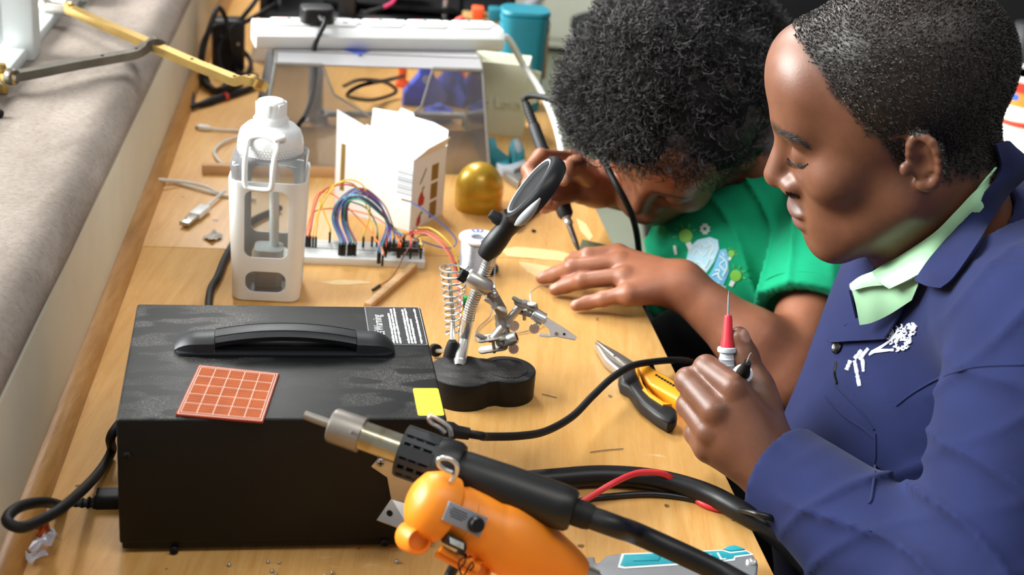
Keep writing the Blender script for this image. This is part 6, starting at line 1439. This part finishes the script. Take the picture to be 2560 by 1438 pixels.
def coat_post(q, D):
    # folds: long creases on the sleeve and diagonal drag lines over chest
    w1 = nz3(q.astype(float), 22, 2.)*.003
    x = ((q-A3(cuff))@A3(adir)); en = np.clip((x-.02)/.05, 0, 1)
    w2 = fold_field(q, (((.35, .2, .9), 46, 2.6, 1., .0085, 3.), ((.9, .3, -.25), 38, 2.2, 4., .0070, 3.5), ((-.5, .6, .6), 60, 2.0, 7., .0045, 3.)))*en
    D = D-w1.astype(np.float32)-w2.astype(np.float32)
    # neck opening
    nk = A3(nb0); up_ = A3((MH.w(0, -.035, -.05)-nb0).normalized()); h_ = (q-nk)@up_
    cyl = np.linalg.norm((q-nk)-h_[:, None]*up_, axis=1)-.062
    D = np.where(h_ > -.06, np.maximum(D, -cyl.astype(np.float32)), D)
    return np.where(cyl < .03, np.maximum(D, (h_-.035).astype(np.float32)), D)
def with_sleeve(q, centre=None, rad=0.):
    x = ((q-A3(cuff))@A3(adir)); D2 = C2(q, centre, rad); D2 = np.maximum(D2, (-x-.004).astype(np.float32))
    inner = np.linalg.norm(np.cross(q-A3(wrist_l), A3(adir)), axis=1)-.036
    near = (x < .02) & (np.linalg.norm(q-A3(wrist_l), axis=1) < .1); D2 = np.where(near, np.maximum(D2, -inner.astype(np.float32)), D2)
    return coat_post(q.astype(np.float32), smin(C(q, centre, rad), D2, .008))
VC, FC = polygonize(with_sleeve, (.16, .72, -.40), (.82, 1.72, .42), .0045)
coat = sdf_obj('coat', VC, FC, 'navy_twill', man); coat['label'] = 'navy blue twill work coat'
bvc = bvh_of(VC, FC)
mat('thread_white', 'dfe4f2', .6, var=.05); mat('button_black', '0c0c0e', .25)
def coat_piece(nm, poly, off, th, m='navy_twill', par=None, label=None, step=10):
    return part(nm, decal(bvc, poly, off, th, step), m, par or coat, world=True, smooth=60, label=label)
def collar(nm, top, bot, m, th=.0018, par=None, mid=.3, bulge=.006):
    rows = []
    tp = crv([PD(*q) for q in top], 5); bt = crv([PD(*q) for q in bot], 5); ax = (PD(2400, 640, 1.32))
    for t_ in np.linspace(0, 1, 6):
        rows.append([a.lerp(b_, t_)+(a.lerp(b_, .5)-ax).normalized()*bulge*math.sin(math.pi*t_) for a, b_ in zip(tp, bt)])
    return part(nm, MB().sheet(rows, th), m, par or man, world=True, smooth=70)
def DD(px, py, off):
    c = [(h[0]-cC).dot(cF) for h in (surf(bv_man, px, py), surf(bvc, px, py)) if h[0] is not None and (h[0]-cC).dot(cF) < 1.36]
    return (min(c) if c else 1.27)-off
def auto(pts, off): return [(x, y, DD(x, y, off)) for x, y in pts]
def rows3(*rs): return MB().sheet([crv([PD(*q) for q in r_], 5) for r_ in rs], .0015)
shirt = part('shirt', rows3(((2130, 722, 1.285), (2175, 702, 1.272), (2225, 706, 1.262), (2300, 690, 1.240)), ((2140, 760, 1.288), (2178, 750, 1.275), (2226, 738, 1.262), (2295, 715, 1.238)), ((2150, 812, 1.300), (2180, 806, 1.290), (2225, 785, 1.274), (2280, 750, 1.250))), 'mint_shirt', man, world=True, smooth=60, label='mint green shirt')
ct = auto(((2490, 418), (2440, 476), (2390, 528), (2335, 583), (2262, 634), (2215, 660)), .005)+[(2178, 681, 1.262)]
cbt = auto(((2512, 440), (2466, 506), (2420, 566), (2372, 622)), .010)+[(2325, 668, 1.226), (2270, 702, 1.236), (2224, 721, 1.250)]
collar('shirt_collar', ct, cbt, 'mint_shirt', par=shirt, bulge=.004)
collar('shirt_collar', ((2180, 680, 1.264), (2150, 692, 1.274), (2126, 711, 1.284)), ((2216, 712, 1.254), (2172, 716, 1.268), (2131, 727, 1.280)), 'mint_shirt', par=shirt, bulge=.001)
part('buttonhole', stroke(bvc, ((2189, 724), (2192, 740)), .0008, .0026), 'thread_white', shirt, world=True)
# coat collar and lapels
k1 = auto(((2488, 362), (2500, 425), (2456, 492), (2410, 552), (2366, 602)), .013)+[(2325, 650, 1.220), (2289, 702, 1.230)]
k2 = auto(((2534, 372), (2580, 418), (2520, 484), (2478, 550), (2444, 614)), .019)+[(2388, 692, 1.180), (2354, 722, 1.186)]
collar('coat_collar', k1, k2, 'navy_twill', .003, coat, bulge=.006)
coat_piece('lapel', ((2288, 734), (2240, 742), (2200, 770), (2153, 800), (2110, 830), (2077, 858), (2090, 862), (2150, 856), (2222, 848), (2242, 818), (2262, 786)), .0045, .0022, label='folded coat lapel')
coat_piece('lapel', ((2134, 728), (2142, 765), (2150, 800), (2120, 818), (2108, 806), (2120, 765)), .0030, .0020)
bpos, bn = surf(bvc, 2095, 869)
if bpos: part('button', MB().lathe([(.0062, -.001), (.0065, .0012), (.005, .0024), (.0035, .0016), (0, .0016)], 20, frame(bpos+bn*.001, bn)), 'button_black', coat, world=True)
part('buttonhole', stroke(bvc, ((2091, 905), (2087, 935), (2093, 960)), .0013, .0004), 'button_black', coat, world=True)
# seams: pocket edge, front panel, dart
for nm, px in (('seam', ((2088, 962), (2110, 985), (2150, 1025), (2185, 1075))), ('pocket_edge', ((2188, 1085), (2188, 1150), (2180, 1240), (2172, 1260))), ('seam', ((2063, 990), (2110, 1040), (2160, 1075), (2188, 1098))), ('seam', ((2240, 1015), (2290, 978), (2360, 940), (2440, 918), (2560, 912)))):
    part(nm, stroke(bvc, px, .0011, .0002), 'navy_twill', coat, world=True)
# embroidered tree emblem and three lines of lettering
tree = [((2176, 885), (2205, 868), (2232, 848), (2255, 832)), ((2178, 882), (2212, 878), (2235, 874)), ((2180, 880), (2215, 860), (2240, 838)), ((2174, 888), (2200, 876), (2236, 876))]
tk = MB()
for px in tree:
    b2 = stroke(bvc, px, .0011, .0006, 4); tk.add(b2.v, b2.f)
em = part('emblem', tk, 'thread_white', coat, world=True, label='white embroidered tree emblem with lettering')
re_ = random.Random(8); b = MB()
for k in range(64):
    t_ = re_.random(); cx0, cy0 = 2228+t_*56, 866-t_*46; w_ = 22*math.sin(math.pi*min(1, .25+t_*.75))+4; a_ = re_.uniform(-1, 1)
    x0, y0 = cx0+a_*w_*.62, cy0+a_*w_*.78; an = re_.uniform(-.3, 1.3)
    b2 = stroke(bvc, ((x0, y0), (x0+7*math.cos(an), y0-7*math.sin(an)), (x0+11*math.cos(an+.6), y0-11*math.sin(an+.6))), .0009, .0007, 3, 5); b.add(b2.v, b2.f)
o = part('stitched_leaves', b, 'thread_white', em, world=True); o['kind'] = 'stuff'
b = MB()
for (x0, y0), (x1, y1) in (((2172, 872), (2150, 900)), ((2156, 876), (2138, 898)), ((2158, 898), (2160, 930)), ((2138, 902), (2150, 966)), ((2128, 902), (2118, 926))):
    n_ = int(math.hypot(x1-x0, y1-y0)/4.2)
    dx_, dy_ = (x1-x0)/max(1, n_), (y1-y0)/max(1, n_); L0 = math.hypot(dx_, dy_)
    for k in range(n_):
        c0, c1 = x0+dx_*(k+.5), y0+dy_*(k+.5); hx, hy_ = -dy_/L0*5.0*re_.uniform(.6, 1), dx_/L0*5.0*re_.uniform(.6, 1)
        b2 = stroke(bvc, ((c0-hx, c1-hy_), (c0+dx_*re_.uniform(-.3, .5), c1), (c0+hx, c1+hy_)), .0010, .0006, 2, 5); b.add(b2.v, b2.f)
o = part('stitched_lettering', b, 'thread_white', em, world=True); o['kind'] = 'stuff'
# trousers of the man
T = Body(); kn_l, kn_r = Vector((.30, 1.22, -.26)), Vector((.34, 1.42, -.27)); hip = pv+Vector((.02, .02, -.05))
T.group([Pr('cone', .05, a=hip, b=kn_l, ra=.11, rb=.065), Pr('cone', .03, a=kn_l, b=Vector((.36, 1.2, FZ+.06)), ra=.06, rb=.05), Pr('cone', .05, a=hip+Vector((0, .12, 0)), b=kn_r, ra=.11, rb=.065), Pr('cone', .03, a=kn_r, b=Vector((.40, 1.42, FZ+.06)), ra=.06, rb=.05)], .02)
for q in ((.33, 1.2), (.37, 1.42)): T.group([Pr('cone', .02, a=Vector((q[0]+.05, q[1], FZ+.05)), b=Vector((q[0]-.10, q[1], FZ+.036)), ra=.045, rb=.034)], .01)
VT, FT = polygonize(T, (.1, .9, FZ-.02), (.85, 1.75, -.05), .008); sdf_obj('trousers', VT, FT, 'black_trousers', man)
# ------------------------------------------------------------------ the person in the green T-shirt
gal = thing('person', 'person in green T-shirt with big curly afro bending over the bench with a soldering iron', 'person', TR(.42, 1.8, FZ))
gf, gl_v = camvec(-.55, -.79, .27), camvec(.79, -.52, .12)
GH = Head(PD(1716, 322, 1.73), gf, gl_v, .98)
G = Body(); GH.build(G, jaw=.92, lips=1.1, nose=.96)
gn0 = PD(1960, 430, 1.83)
G.group([Pr('cone', .02, a=GH.w(0, -.035, -.05), b=gn0, ra=.050, rb=.056), Pr('cone', .03, a=gn0, b=PD(1990, 560, 1.86), ra=.06, rb=.08)], .025)
gsl, gel, gwl = PD(2085, 560, 1.74), PD(1985, 945, 1.61), P(1702, 712, .036)
gsr, ger, gwr = PD(1760, 430, 2.02), PD(1630, 475, 2.02), PD(1492, 462, 1.80)
G.group([Pr('cone', .02, a=PD(1990, 560, 1.86), b=gsl, ra=.06, rb=.048), Pr('cone', .02, a=gsl, b=gel, ra=.047, rb=.037), Pr('cone', .02, a=gel, b=gel+(gwl-gel)*.35, ra=.038, rb=.037), Pr('cone', .02, a=gel+(gwl-gel)*.35, b=gwl, ra=.037, rb=.024)], .02)
G.group([Pr('cone', .02, a=PD(1990, 560, 1.9), b=gsr, ra=.06, rb=.048), Pr('cone', .02, a=gsr, b=ger, ra=.047, rb=.038), Pr('cone', .02, a=ger, b=gwr, ra=.039, rb=.025)], .02)
# left hand, palm down on the bench
k_m = [P(1545, 632, .050), P(1552, 655, .048), P(1562, 690, .042), P(1572, 732, .032)]
k_p = [P(1470, 640, .044), P(1430, 670, .034), P(1455, 702, .028), P(1508, 747, .020)]
k_d = [P(1440, 648, .026), P(1388, 687, .018), P(1415, 714, .016), P(1468, 757, .012)]
k_t = [P(1424, 655, .012), P(1356, 695, .0095), P(1388, 724, .0095), P(1440, 764, .0090)]
G.group([Pr('cone', .014, a=gwl, b=k_m[i]+Vector((0, 0, -.003)), ra=.021, rb=.0125) for i in range(4)]+[Pr('cone', .012, a=P(1640, 700, .030), b=P(1560, 700, .026), ra=.020, rb=.015)], .012)
for i in range(4): r0 = (.0098, .0102, .0098, .0088)[i]; G.group(finger([k_m[i], k_p[i], k_d[i], k_t[i]], [r0*1.08, r0*.98, r0*.88, r0*.74], .004), .0045)
G.group(finger([P(1640, 690, .028), P(1560, 672, .020), P(1500, 655, .014), P(1462, 648, .010)], [.014, .0115, .0095, .008], .005), .006)
# right hand round the soldering iron
i_t, i_h = P(1448, 632, .012), PY(1313, 253, 1.755)
def onaxis(t): return i_t.lerp(i_h, t)
rm = [PD(1432, 400, 1.80), PD(1452, 428, 1.80), PD(1458, 458, 1.79), PD(1452, 484, 1.785)]
rp = [PD(1352, 392, 1.745), PD(1356, 432, 1.745), PD(1368, 470, 1.745), PD(1388, 500, 1.745)]
rd = [PD(1322, 425, 1.72), PD(1322, 462, 1.715), PD(1340, 495, 1.715), PD(1362, 518, 1.725)]
rt = [PD(1340, 462, 1.70), PD(1340, 490, 1.70), PD(1366, 502, 1.705), PD(1385, 515, 1.715)]
G.group([Pr('cone', .014, a=gwr, b=rm[i], ra=.022, rb=.013) for i in range(4)], .012)
for i in range(4): r0 = (.0098, .0098, .0092, .0080)[i]; G.group(finger([rm[i], rp[i], rd[i], rt[i]], [r0*1.1, r0, r0*.9, r0*.78], .004), .0045)
gth = [PD(1470, 440, 1.76), PD(1440, 415, 1.72), PD(1418, 425, 1.695), PD(1408, 448, 1.69)]
G.group(finger(gth, [.015, .0125, .0105, .0085], .005), .006)
V, F = polygonize(G, (-.05, 1.30, -.20), (.52, 2.12, .42), .0024)
L_ = GH.local(V)
lipm = np.clip(1.3-np.linalg.norm((L_-np.array([0, .102, -.07]))/np.array([.023, .012, .013]), axis=1), 0, 1)
brow = np.zeros(len(V))
for sx in (-1, 1):
    for i in range(7): brow = np.maximum(brow, np.clip(1.3-np.linalg.norm(L_[:, [0, 2]]-np.array([sx*(.012+.0064*i), .0275+.004*math.sin(i/6*2.6)]), axis=1)/.0045, 0, 1)*(L_[:, 1] > .045)*.9)
    for i in range(6): brow = np.maximum(brow, np.clip(1.2-np.linalg.norm(L_[:, [0, 2]]-np.array([sx*(.020+.0055*i), -.0045+.0006*i]), axis=1)/.003, 0, 1)*(L_[:, 1] > .045))
zh = np.interp(L_[:, 1], [-.13, -.05, .01, .04, .07, .09], [-.06, -.05, .02, .055, .088, .11]); scalp = np.clip((L_[:, 2]-zh)/.012, 0, 1)*(np.linalg.norm(L_, axis=1) < .19)
nails = tone(V, [(k_t[1]+Vector((-.004, -.001, .006)), .0062), (k_t[2]+Vector((-.004, -.001, .006)), .0060), (k_t[3]+Vector((-.004, -.001, .005)), .0055), (gth[3]-cF*.007, .006), (rt[2]-cF*.006, .0055)])
brow *= np.linalg.norm(L_, axis=1) < .16
sdf_obj('body', V, F, 'skin_warm', gal, {'hair': np.maximum(scalp, brow), 'lip': lipm, 'palm': nails*.8})
# afro: dense curled strands over a lumpy core
H = Body(); hc = PD(1690, 205, 1.70)
H.group([Pr('ell', .04, c=PD(1650, 218, 1.69), r=(.104, .10, .10)), Pr('ell', .05, c=PD(1775, 150, 1.79), r=(.088, .09, .086)), Pr('ell', .04, c=PD(1690, 100, 1.76), r=(.10, .10, .09)), Pr('ell', .04, c=PD(1545, 230, 1.68), r=(.055, .06, .062)), Pr('ell', .04, c=PD(1600, 330, 1.66), r=(.050, .055, .050)), Pr('ell', .03, c=PD(1700, 368, 1.66), r=(.058, .05, .036)), Pr('ell', .03, c=PD(1755, 330, 1.67), r=(.042, .05, .040)), GH.ell((0, -.020, .050), (.080, .103, .088), .02)], .03)
H.group([GH.ell((0, .107, -.014), (.084, .062, .088))], .012, 'sub')
H.group([GH.ell((-.090, .0, -.014), (.036, .040, .042))], .010, 'sub')
H.group([GH.ell((.0, .02, -.075), (.10, .10, .06))], .012, 'sub')
def hair_post(q, D):
    D = D+.006-(nz3(q.astype(float), 95, 3.)*.0060+nz3(q.astype(float), 210, 7.)*.0035).astype(np.float32)
    return D
H.post.append(hair_post)
VH, FH = polygonize(H, (-.10, 1.40, .0), (.45, 2.0, .46), .0042, project=False)
mat('hair_core', '0b090a', .8, var=.3, nscale=300, spec=.2); afro = sdf_obj('hair', VH, FH, 'hair_core', gal); afro['label'] = 'voluminous black curly afro hair'  # inner shade put into the colour: blacker core, only the curls take light
def curls(Vs, n, seed, fn, ln=(.012, .030), r=.00042, rad=(.0020, .0042)):
    rg = np.random.default_rng(seed); idx = rg.choice(len(Vs), n); e = 2e-3; P0 = Vs[idx].astype(float)
    d0 = fn(P0); g = np.stack([fn(P0+np.eye(3)[a]*e)-d0 for a in range(3)], -1).astype(float); g /= np.linalg.norm(g, axis=1)[:, None]+1e-9
    t1 = np.cross(g, rg.normal(0, 1, (n, 3))); t1 /= np.linalg.norm(t1, axis=1)[:, None]; t2 = np.cross(g, t1)
    dirn = g+rg.normal(0, .75, (n, 3)); dirn /= np.linalg.norm(dirn, axis=1)[:, None]
    K = 8; L0 = rg.uniform(*ln, n); ra_ = rg.uniform(*rad, n); turns = rg.uniform(1.0, 2.2, n); ph = rg.uniform(0, 6.28, n)
    ts = np.linspace(0, 1, K); C = np.zeros((n, K, 3))
    for k, t_ in enumerate(ts):
        a = ph+2*math.pi*turns*t_; C[:, k] = P0-g*.004+dirn*(L0*t_)[:, None]+(t1*np.cos(a)[:, None]+t2*np.sin(a)[:, None])*(ra_*min(1, t_*3))[:, None]
    T_ = np.gradient(C, axis=1); T_ /= np.linalg.norm(T_, axis=2)[..., None]+1e-9
    U_ = np.cross(T_, g[:, None, :]); U_ /= np.linalg.norm(U_, axis=2)[..., None]+1e-9; W2 = np.cross(T_, U_)
    ring = np.stack([C+(U_*math.cos(a)+W2*math.sin(a))*r for a in (0, 2.094, 4.189)], 2).reshape(n*K*3, 3)
    base = (np.arange(n)[:, None]*K+np.arange(K-1)[None]).reshape(-1)*3
    fs = np.concatenate([np.stack([base+j, base+(j+1) % 3, base+3+(j+1) % 3, base+3+j], -1) for j in range(3)]); return ring, fs
hl = GH.local(VH); keep = (np.linalg.norm((hl-np.array([0, .107, -.014]))/np.array([.084, .062, .088]), axis=1) > 1.10) & (np.linalg.norm((hl-np.array([-.090, .0, -.014]))/np.array([.036, .040, .042]), axis=1) > 1.15) & (np.linalg.norm((hl-np.array([0, .02, -.075]))/np.array([.1, .1, .06]), axis=1) > 1.1)
tight = np.linalg.norm((hl-np.array([0, -.02, .05]))/np.array([.080, .103, .088]), axis=1) < 1.12
keep &= ~tight | (RNG.random(len(VH)) < .25)
Rv, Rf = curls(VH[keep], 23000, 3, H); o = sdf_obj('hair_curls', Rv, Rf, 'afro_hair', gal); o['kind'] = 'stuff'
# green ribbon showing behind and at the brow
mat('ribbon_green', '0f9a6a', .7, var=.1)
rb0 = [PD(1878, 135, 1.70), PD(1905, 170, 1.69), PD(1930, 195, 1.70), PD(1965, 205, 1.72)]
part('hair_ribbon', MB().strip(crv(rb0, 5), [.012, .018, .016, .010], .0012, up=-cF), 'ribbon_green', gal, world=True); part('hair_ribbon', MB().strip([PD(1488, 335, 1.655), PD(1496, 350, 1.652), PD(1502, 362, 1.652)], .008, .0012, up=-cF), 'ribbon_green', gal, world=True)
# T-shirt
S = Body(); gch, gbe, gpv = PD(1868, 640, 1.86), PD(1880, 820, 1.92), PD(1990, 1120, 1.98)
S.group([Pr('ell', .05, c=gch, r=(.130, .125, .118)), Pr('ell', .06, c=gbe, r=(.115, .12, .12)), Pr('ell', .06, c=gpv, r=(.14, .14, .13)), Pr('cone', .05, a=PD(1970, 520, 1.86), b=gsl, ra=.075, rb=.062), Pr('cone', .05, a=PD(1960, 520, 1.9), b=gsr, ra=.075, rb=.062), Pr('cone', .04, a=gn0, b=gch, ra=.070, rb=.1)], .02)
s_end = gsl+(gel-gsl)*.64; S.group([Pr('cone', .03, a=gsl, b=s_end, ra=.062, rb=.066), Pr('cone', .03, a=gsr, b=gsr+(ger-gsr)*.6, ra=.062, rb=.06)], .016)
gad = (gel-gsl).normalized()
def tee_post(q, D):
    qf = q.astype(float); d1 = np.sin((qf@np.array(Vector((.75, -.2, .6)).normalized()))*120+nz3(qf, 20, 4.)*2.6)
    D = D-(nz3(qf, 26, 6.)*.002+fold_field(q, (((.75, -.2, .6), 60, 2.6, 2., .008, 3.), ((.3, .5, .8), 45, 2., 5., .006, 3.)))).astype(np.float32)
    x = ((q-A3(s_end))@A3(gad)); near = np.linalg.norm(q-A3(s_end), axis=1) < .14
    D = np.where(near, np.maximum(D, x.astype(np.float32)), D)
    inner = np.linalg.norm(np.cross(q-A3(gsl), A3(gad)), axis=1)-(.052); D = np.where(near & (x > -.014), np.maximum(D, -inner.astype(np.float32)), D)
    up_ = A3((GH.w(0, -.035, -.05)-gn0).normalized()); h_ = (q-A3(gn0))@up_; cyl = np.linalg.norm((q-A3(gn0))-h_[:, None]*up_, axis=1)-.062
    D = np.where((h_ > -.03) & (h_ < .12), np.maximum(D, -cyl.astype(np.float32)), D); return D
S.post.append(tee_post)
VS, FS = polygonize(S, (.10, 1.42, -.42), (.68, 2.25, .30), .0042)
tee = sdf_obj('t_shirt', VS, FS, 'green_jersey', gal); tee['label'] = 'bright green short sleeved T-shirt'
bvs = bvh_of(VS, FS)
mat('print_sky', 'b9e0f4', .6); mat('print_blue', '74bbe6', .6); mat('print_lime', '7fbf4a', .6); mat('print_white', 'e6f0ea', .6)
pr1 = part('brain_print', decal(bvs, ((1716, 650), (1722, 620), (1745, 600), (1775, 593), (1795, 600), (1798, 622), (1785, 655), (1768, 680), (1750, 690), (1730, 675)), .0005, .0004, 7), 'print_sky', tee, world=True, label='printed light blue brain halves')
pr2 = part('brain_print', decal(bvs, ((1800, 625), (1815, 622), (1822, 645), (1822, 680), (1810, 710), (1792, 720), (1772, 706), (1770, 692), (1785, 668)), .0005, .0004, 7), 'print_blue', tee, world=True)
for p_, px in ((pr1, ((1730, 640), (1745, 625), (1760, 640), (1775, 620))), (pr1, ((1732, 660), (1750, 655), (1762, 668), (1775, 650))), (pr1, ((1755, 606), (1765, 618), (1782, 610))), (pr2, ((1800, 640), (1812, 650), (1800, 662), (1812, 676))), (pr2, ((1782, 690), (1795, 684), (1802, 700))), (pr2, ((1815, 650), (1818, 670), (1808, 690))), (pr1, ((1724, 632), (1735, 615), (1750, 612), (1752, 624))), (pr1, ((1770, 602), (1785, 620), (1775, 640), (1785, 648))), (pr1, ((1740, 676), (1752, 670), (1765, 676))), (pr2, ((1806, 632), (1812, 640))), (pr2, ((1788, 676), (1800, 676), (1796, 690), (1806, 700))), (pr2, ((1778, 700), (1790, 710), (1798, 706)))):
    part('brain_fold', stroke(bvs, px, .0009, .0011, 6), 'print_white', p_, world=True)
for (cx0, cy0, s_, an) in ((1716, 594, 1., -.35), (1838, 692, .85, .45), (1828, 636, .5, .3)):
    def rot(x, y): return (cx0+(x*math.cos(an)-y*math.sin(an))*s_, cy0+(x*math.sin(an)+y*math.cos(an))*s_)
    bu = part('bulb_print', decal(bvs, [rot(17*math.cos(a), 17*math.sin(a)-4) for a in np.linspace(0, 6.283, 14)[:-1]], .0005, .0004, 7), 'print_lime', tee, world=True); part('bulb_base', decal(bvs, [rot(*q) for q in ((-7, 14), (7, 14), (6, 30), (-6, 30))], .0005, .0005, 7), 'print_white', bu, world=True)
    for a in np.linspace(-2.9, -.2, 5): part('bulb_ray', stroke(bvs, (rot(23*math.cos(a), 23*math.sin(a)-4), rot(32*math.cos(a), 32*math.sin(a)-4)), .0006, .0008, 2), 'print_lime', bu, world=True)
gr_ = [(1763+13*math.cos(a), 573+13*math.sin(a)) for a in np.linspace(0, 6.283, 17)[:-1]]
gear = part('gear_print', decal(bvs, [(1763+(14 if k % 2 else 10)*math.cos(math.pi*k/8), 573+(14 if k % 2 else 10)*math.sin(math.pi*k/8)) for k in range(16)], .0005, .0004, 6), 'print_white', tee, world=True); part('gear_hub', decal(bvs, [(1763+4.5*math.cos(a), 573+4.5*math.sin(a)) for a in np.linspace(0, 6.283, 9)[:-1]], .0010, .0004, 6), 'green_jersey', gear, world=True)
part('gear_print', decal(bvs, [(1806+(10 if k % 2 else 7)*math.cos(math.pi*k/6), 722+(10 if k % 2 else 7)*math.sin(math.pi*k/6)) for k in range(12)], .0005, .0004, 6), 'print_white', tee, world=True)
part('print_bar', decal(bvs, ((1684, 614), (1691, 614), (1694, 636), (1688, 637)), .0005, .0004, 7), 'print_white', tee, world=True)
hem = [s_end+(gad.orthogonal().normalized()*math.cos(a)+gad.cross(gad.orthogonal().normalized())*math.sin(a))*.0665-gad*.016 for a in np.linspace(0, 6.283, 40)[:-1]]
part('sleeve_hem', MB().tube(hem, .0009, 6, closed=True), 'green_jersey', tee, world=True)
# black trousers
T = Body(); hp_ = gpv+Vector((.02, 0, -.08))
T.group([Pr('cone', .05, a=hp_, b=PD(1740, 930, 1.76), ra=.11, rb=.082), Pr('cone', .03, a=PD(1740, 930, 1.76), b=Vector((.30, 1.6, FZ+.06)), ra=.065, rb=.05), Pr('cone', .05, a=hp_+Vector((0, .1, 0)), b=Vector((.22, 1.86, -.22)), ra=.11, rb=.07), Pr('cone', .03, a=Vector((.22, 1.86, -.22)), b=Vector((.28, 1.86, FZ+.06)), ra=.06, rb=.05)], .02)
for q in ((.27, 1.6), (.25, 1.86)): T.group([Pr('cone', .02, a=Vector((q[0]+.05, q[1], FZ+.05)), b=Vector((q[0]-.09, q[1], FZ+.034)), ra=.042, rb=.032)], .01)
VT, FT = polygonize(T, (.05, 1.4, FZ-.02), (.70, 2.15, .05), .008); sdf_obj('trousers', VT, FT, 'black_trousers', gal)

# ------------------------------------------------------------------ soldering iron in that hand
mat('iron_rubber', '15161a', .6, var=.1); mat('iron_shaft', '5c5450', .45, .8, var=.25, nscale=60)
IM = frame(i_t, i_h-i_t); IL = (i_h-i_t).length
def ila(py): return IL*(632-py)/(632-253)
iron = thing('soldering_iron', 'black soldering iron held in the right hand of the person in green', 'soldering iron', IM)
part('tip', MB().lathe([(.0004, 0), (.0028, .008), (.0034, .014), (0, .014)], 14), 'iron_shaft', iron); part('shaft', MB().lathe([(.0034, .013), (.0036, ila(562)), (0, ila(562))], 16), 'iron_shaft', iron)
part('collar', MB().lathe([(.0042, ila(566)), (.0055, ila(562)), (.0055, ila(554)), (.0046, ila(552)), (.0058, ila(548)), (.0058, ila(540)), (0, ila(540))], 16), 'steel', iron)
gp_ = part('grip', MB().lathe([(.0075, ila(545)), (.0098, ila(538)), (.0102, ila(522)), (.0112, ila(512)), (.0112, ila(502)), (.0088, ila(488)), (.0082, ila(460)), (.0088, ila(420)), (.0086, ila(380)), (.0076, ila(372)), (.0074, ila(318)), (.0066, ila(314)), (0, ila(313))], 22), 'iron_rubber', iron)
rl = part('strain_relief', MB().lathe([(.0062, ila(316)), (.0048, ila(258)), (0, ila(256))], 16), 'iron_rubber', iron)
for k in range(7): part('relief_rib', MB().lathe([(.0058-.0002*k, ila(310-8*k)-.001), (.0066-.0002*k, ila(310-8*k)), (.0058-.0002*k, ila(310-8*k)+.001)], 16), 'iron_rubber', rl)
icp = [IM @ Vector((0, 0, ila(262))), PY(1312, 245, 1.755), PY(1340, 240, 1.75), PY(1392, 256, 1.72), PY(1450, 310, 1.68), PY(1500, 385, 1.64), PY(1540, 460, 1.60), PY(1572, 520, 1.60), PY(1590, 575, 1.62), PY(1598, 640, 1.68), PY(1600, 700, 1.72), PY(1610, 800, 1.75)]
part('iron_cord', MB().tube(crv(icp, 9), .0040, 12), 'soft_black', iron, world=True)

# ------------------------------------------------------------------ the two test probes in the man's hand
mat('probe_grey', 'b9bec4', .45); mat('probe_red', 'd8323f', .4)
def probe(label, a, b, col, segs):
    A_, B_ = PD(*a), PD(*b); M_ = frame(A_, B_-A_); L0 = (B_-A_).length; t = thing('test_probe', label, 'test probe', M_, 'test probes in the hand')
    part('needle', MB().lathe([(.0002, 0), (.0010, .006), (.0011, .024), (0, .024)], 12), 'chrome', t)
    part('tip_shroud', MB().lathe([(.0030, .022), (.0036, .024), (.0052, .044), (.0060, .047), (.0064, .052), (0, .052)], 18), col, t)
    part('finger_guard', MB().lathe([(.0060, .051), (.0088, .0515), (.0092, .0535), (.0088, .0555), (.0066, .056)], 24), 'probe_grey', t)
    bd = part('barrel', MB().lathe([(.0066, .055), (.0070, .060), (.0070, L0-.01), (.005, L0), (0, L0)], 20), 'probe_grey', t)
    for k in range(4): part('grip_ring', MB().lathe([(.0069, .0605+k*.0055), (.0076, .0620+k*.0055), (.0069, .0640+k*.0055)], 20), 'probe_grey', bd)
probe('grey test probe with red shroud held upright in the fist', (1822, 727, 1.292), (1815, 1010, 1.305), 'probe_red', 0)
probe('test probe with black shroud pointing towards the viewer from the fist', (1877, 883, 1.220), (1832, 1000, 1.335), 'soft_black', 0)
for o in bpy.data.objects:
    if '_mi' in o: del o['_mi']
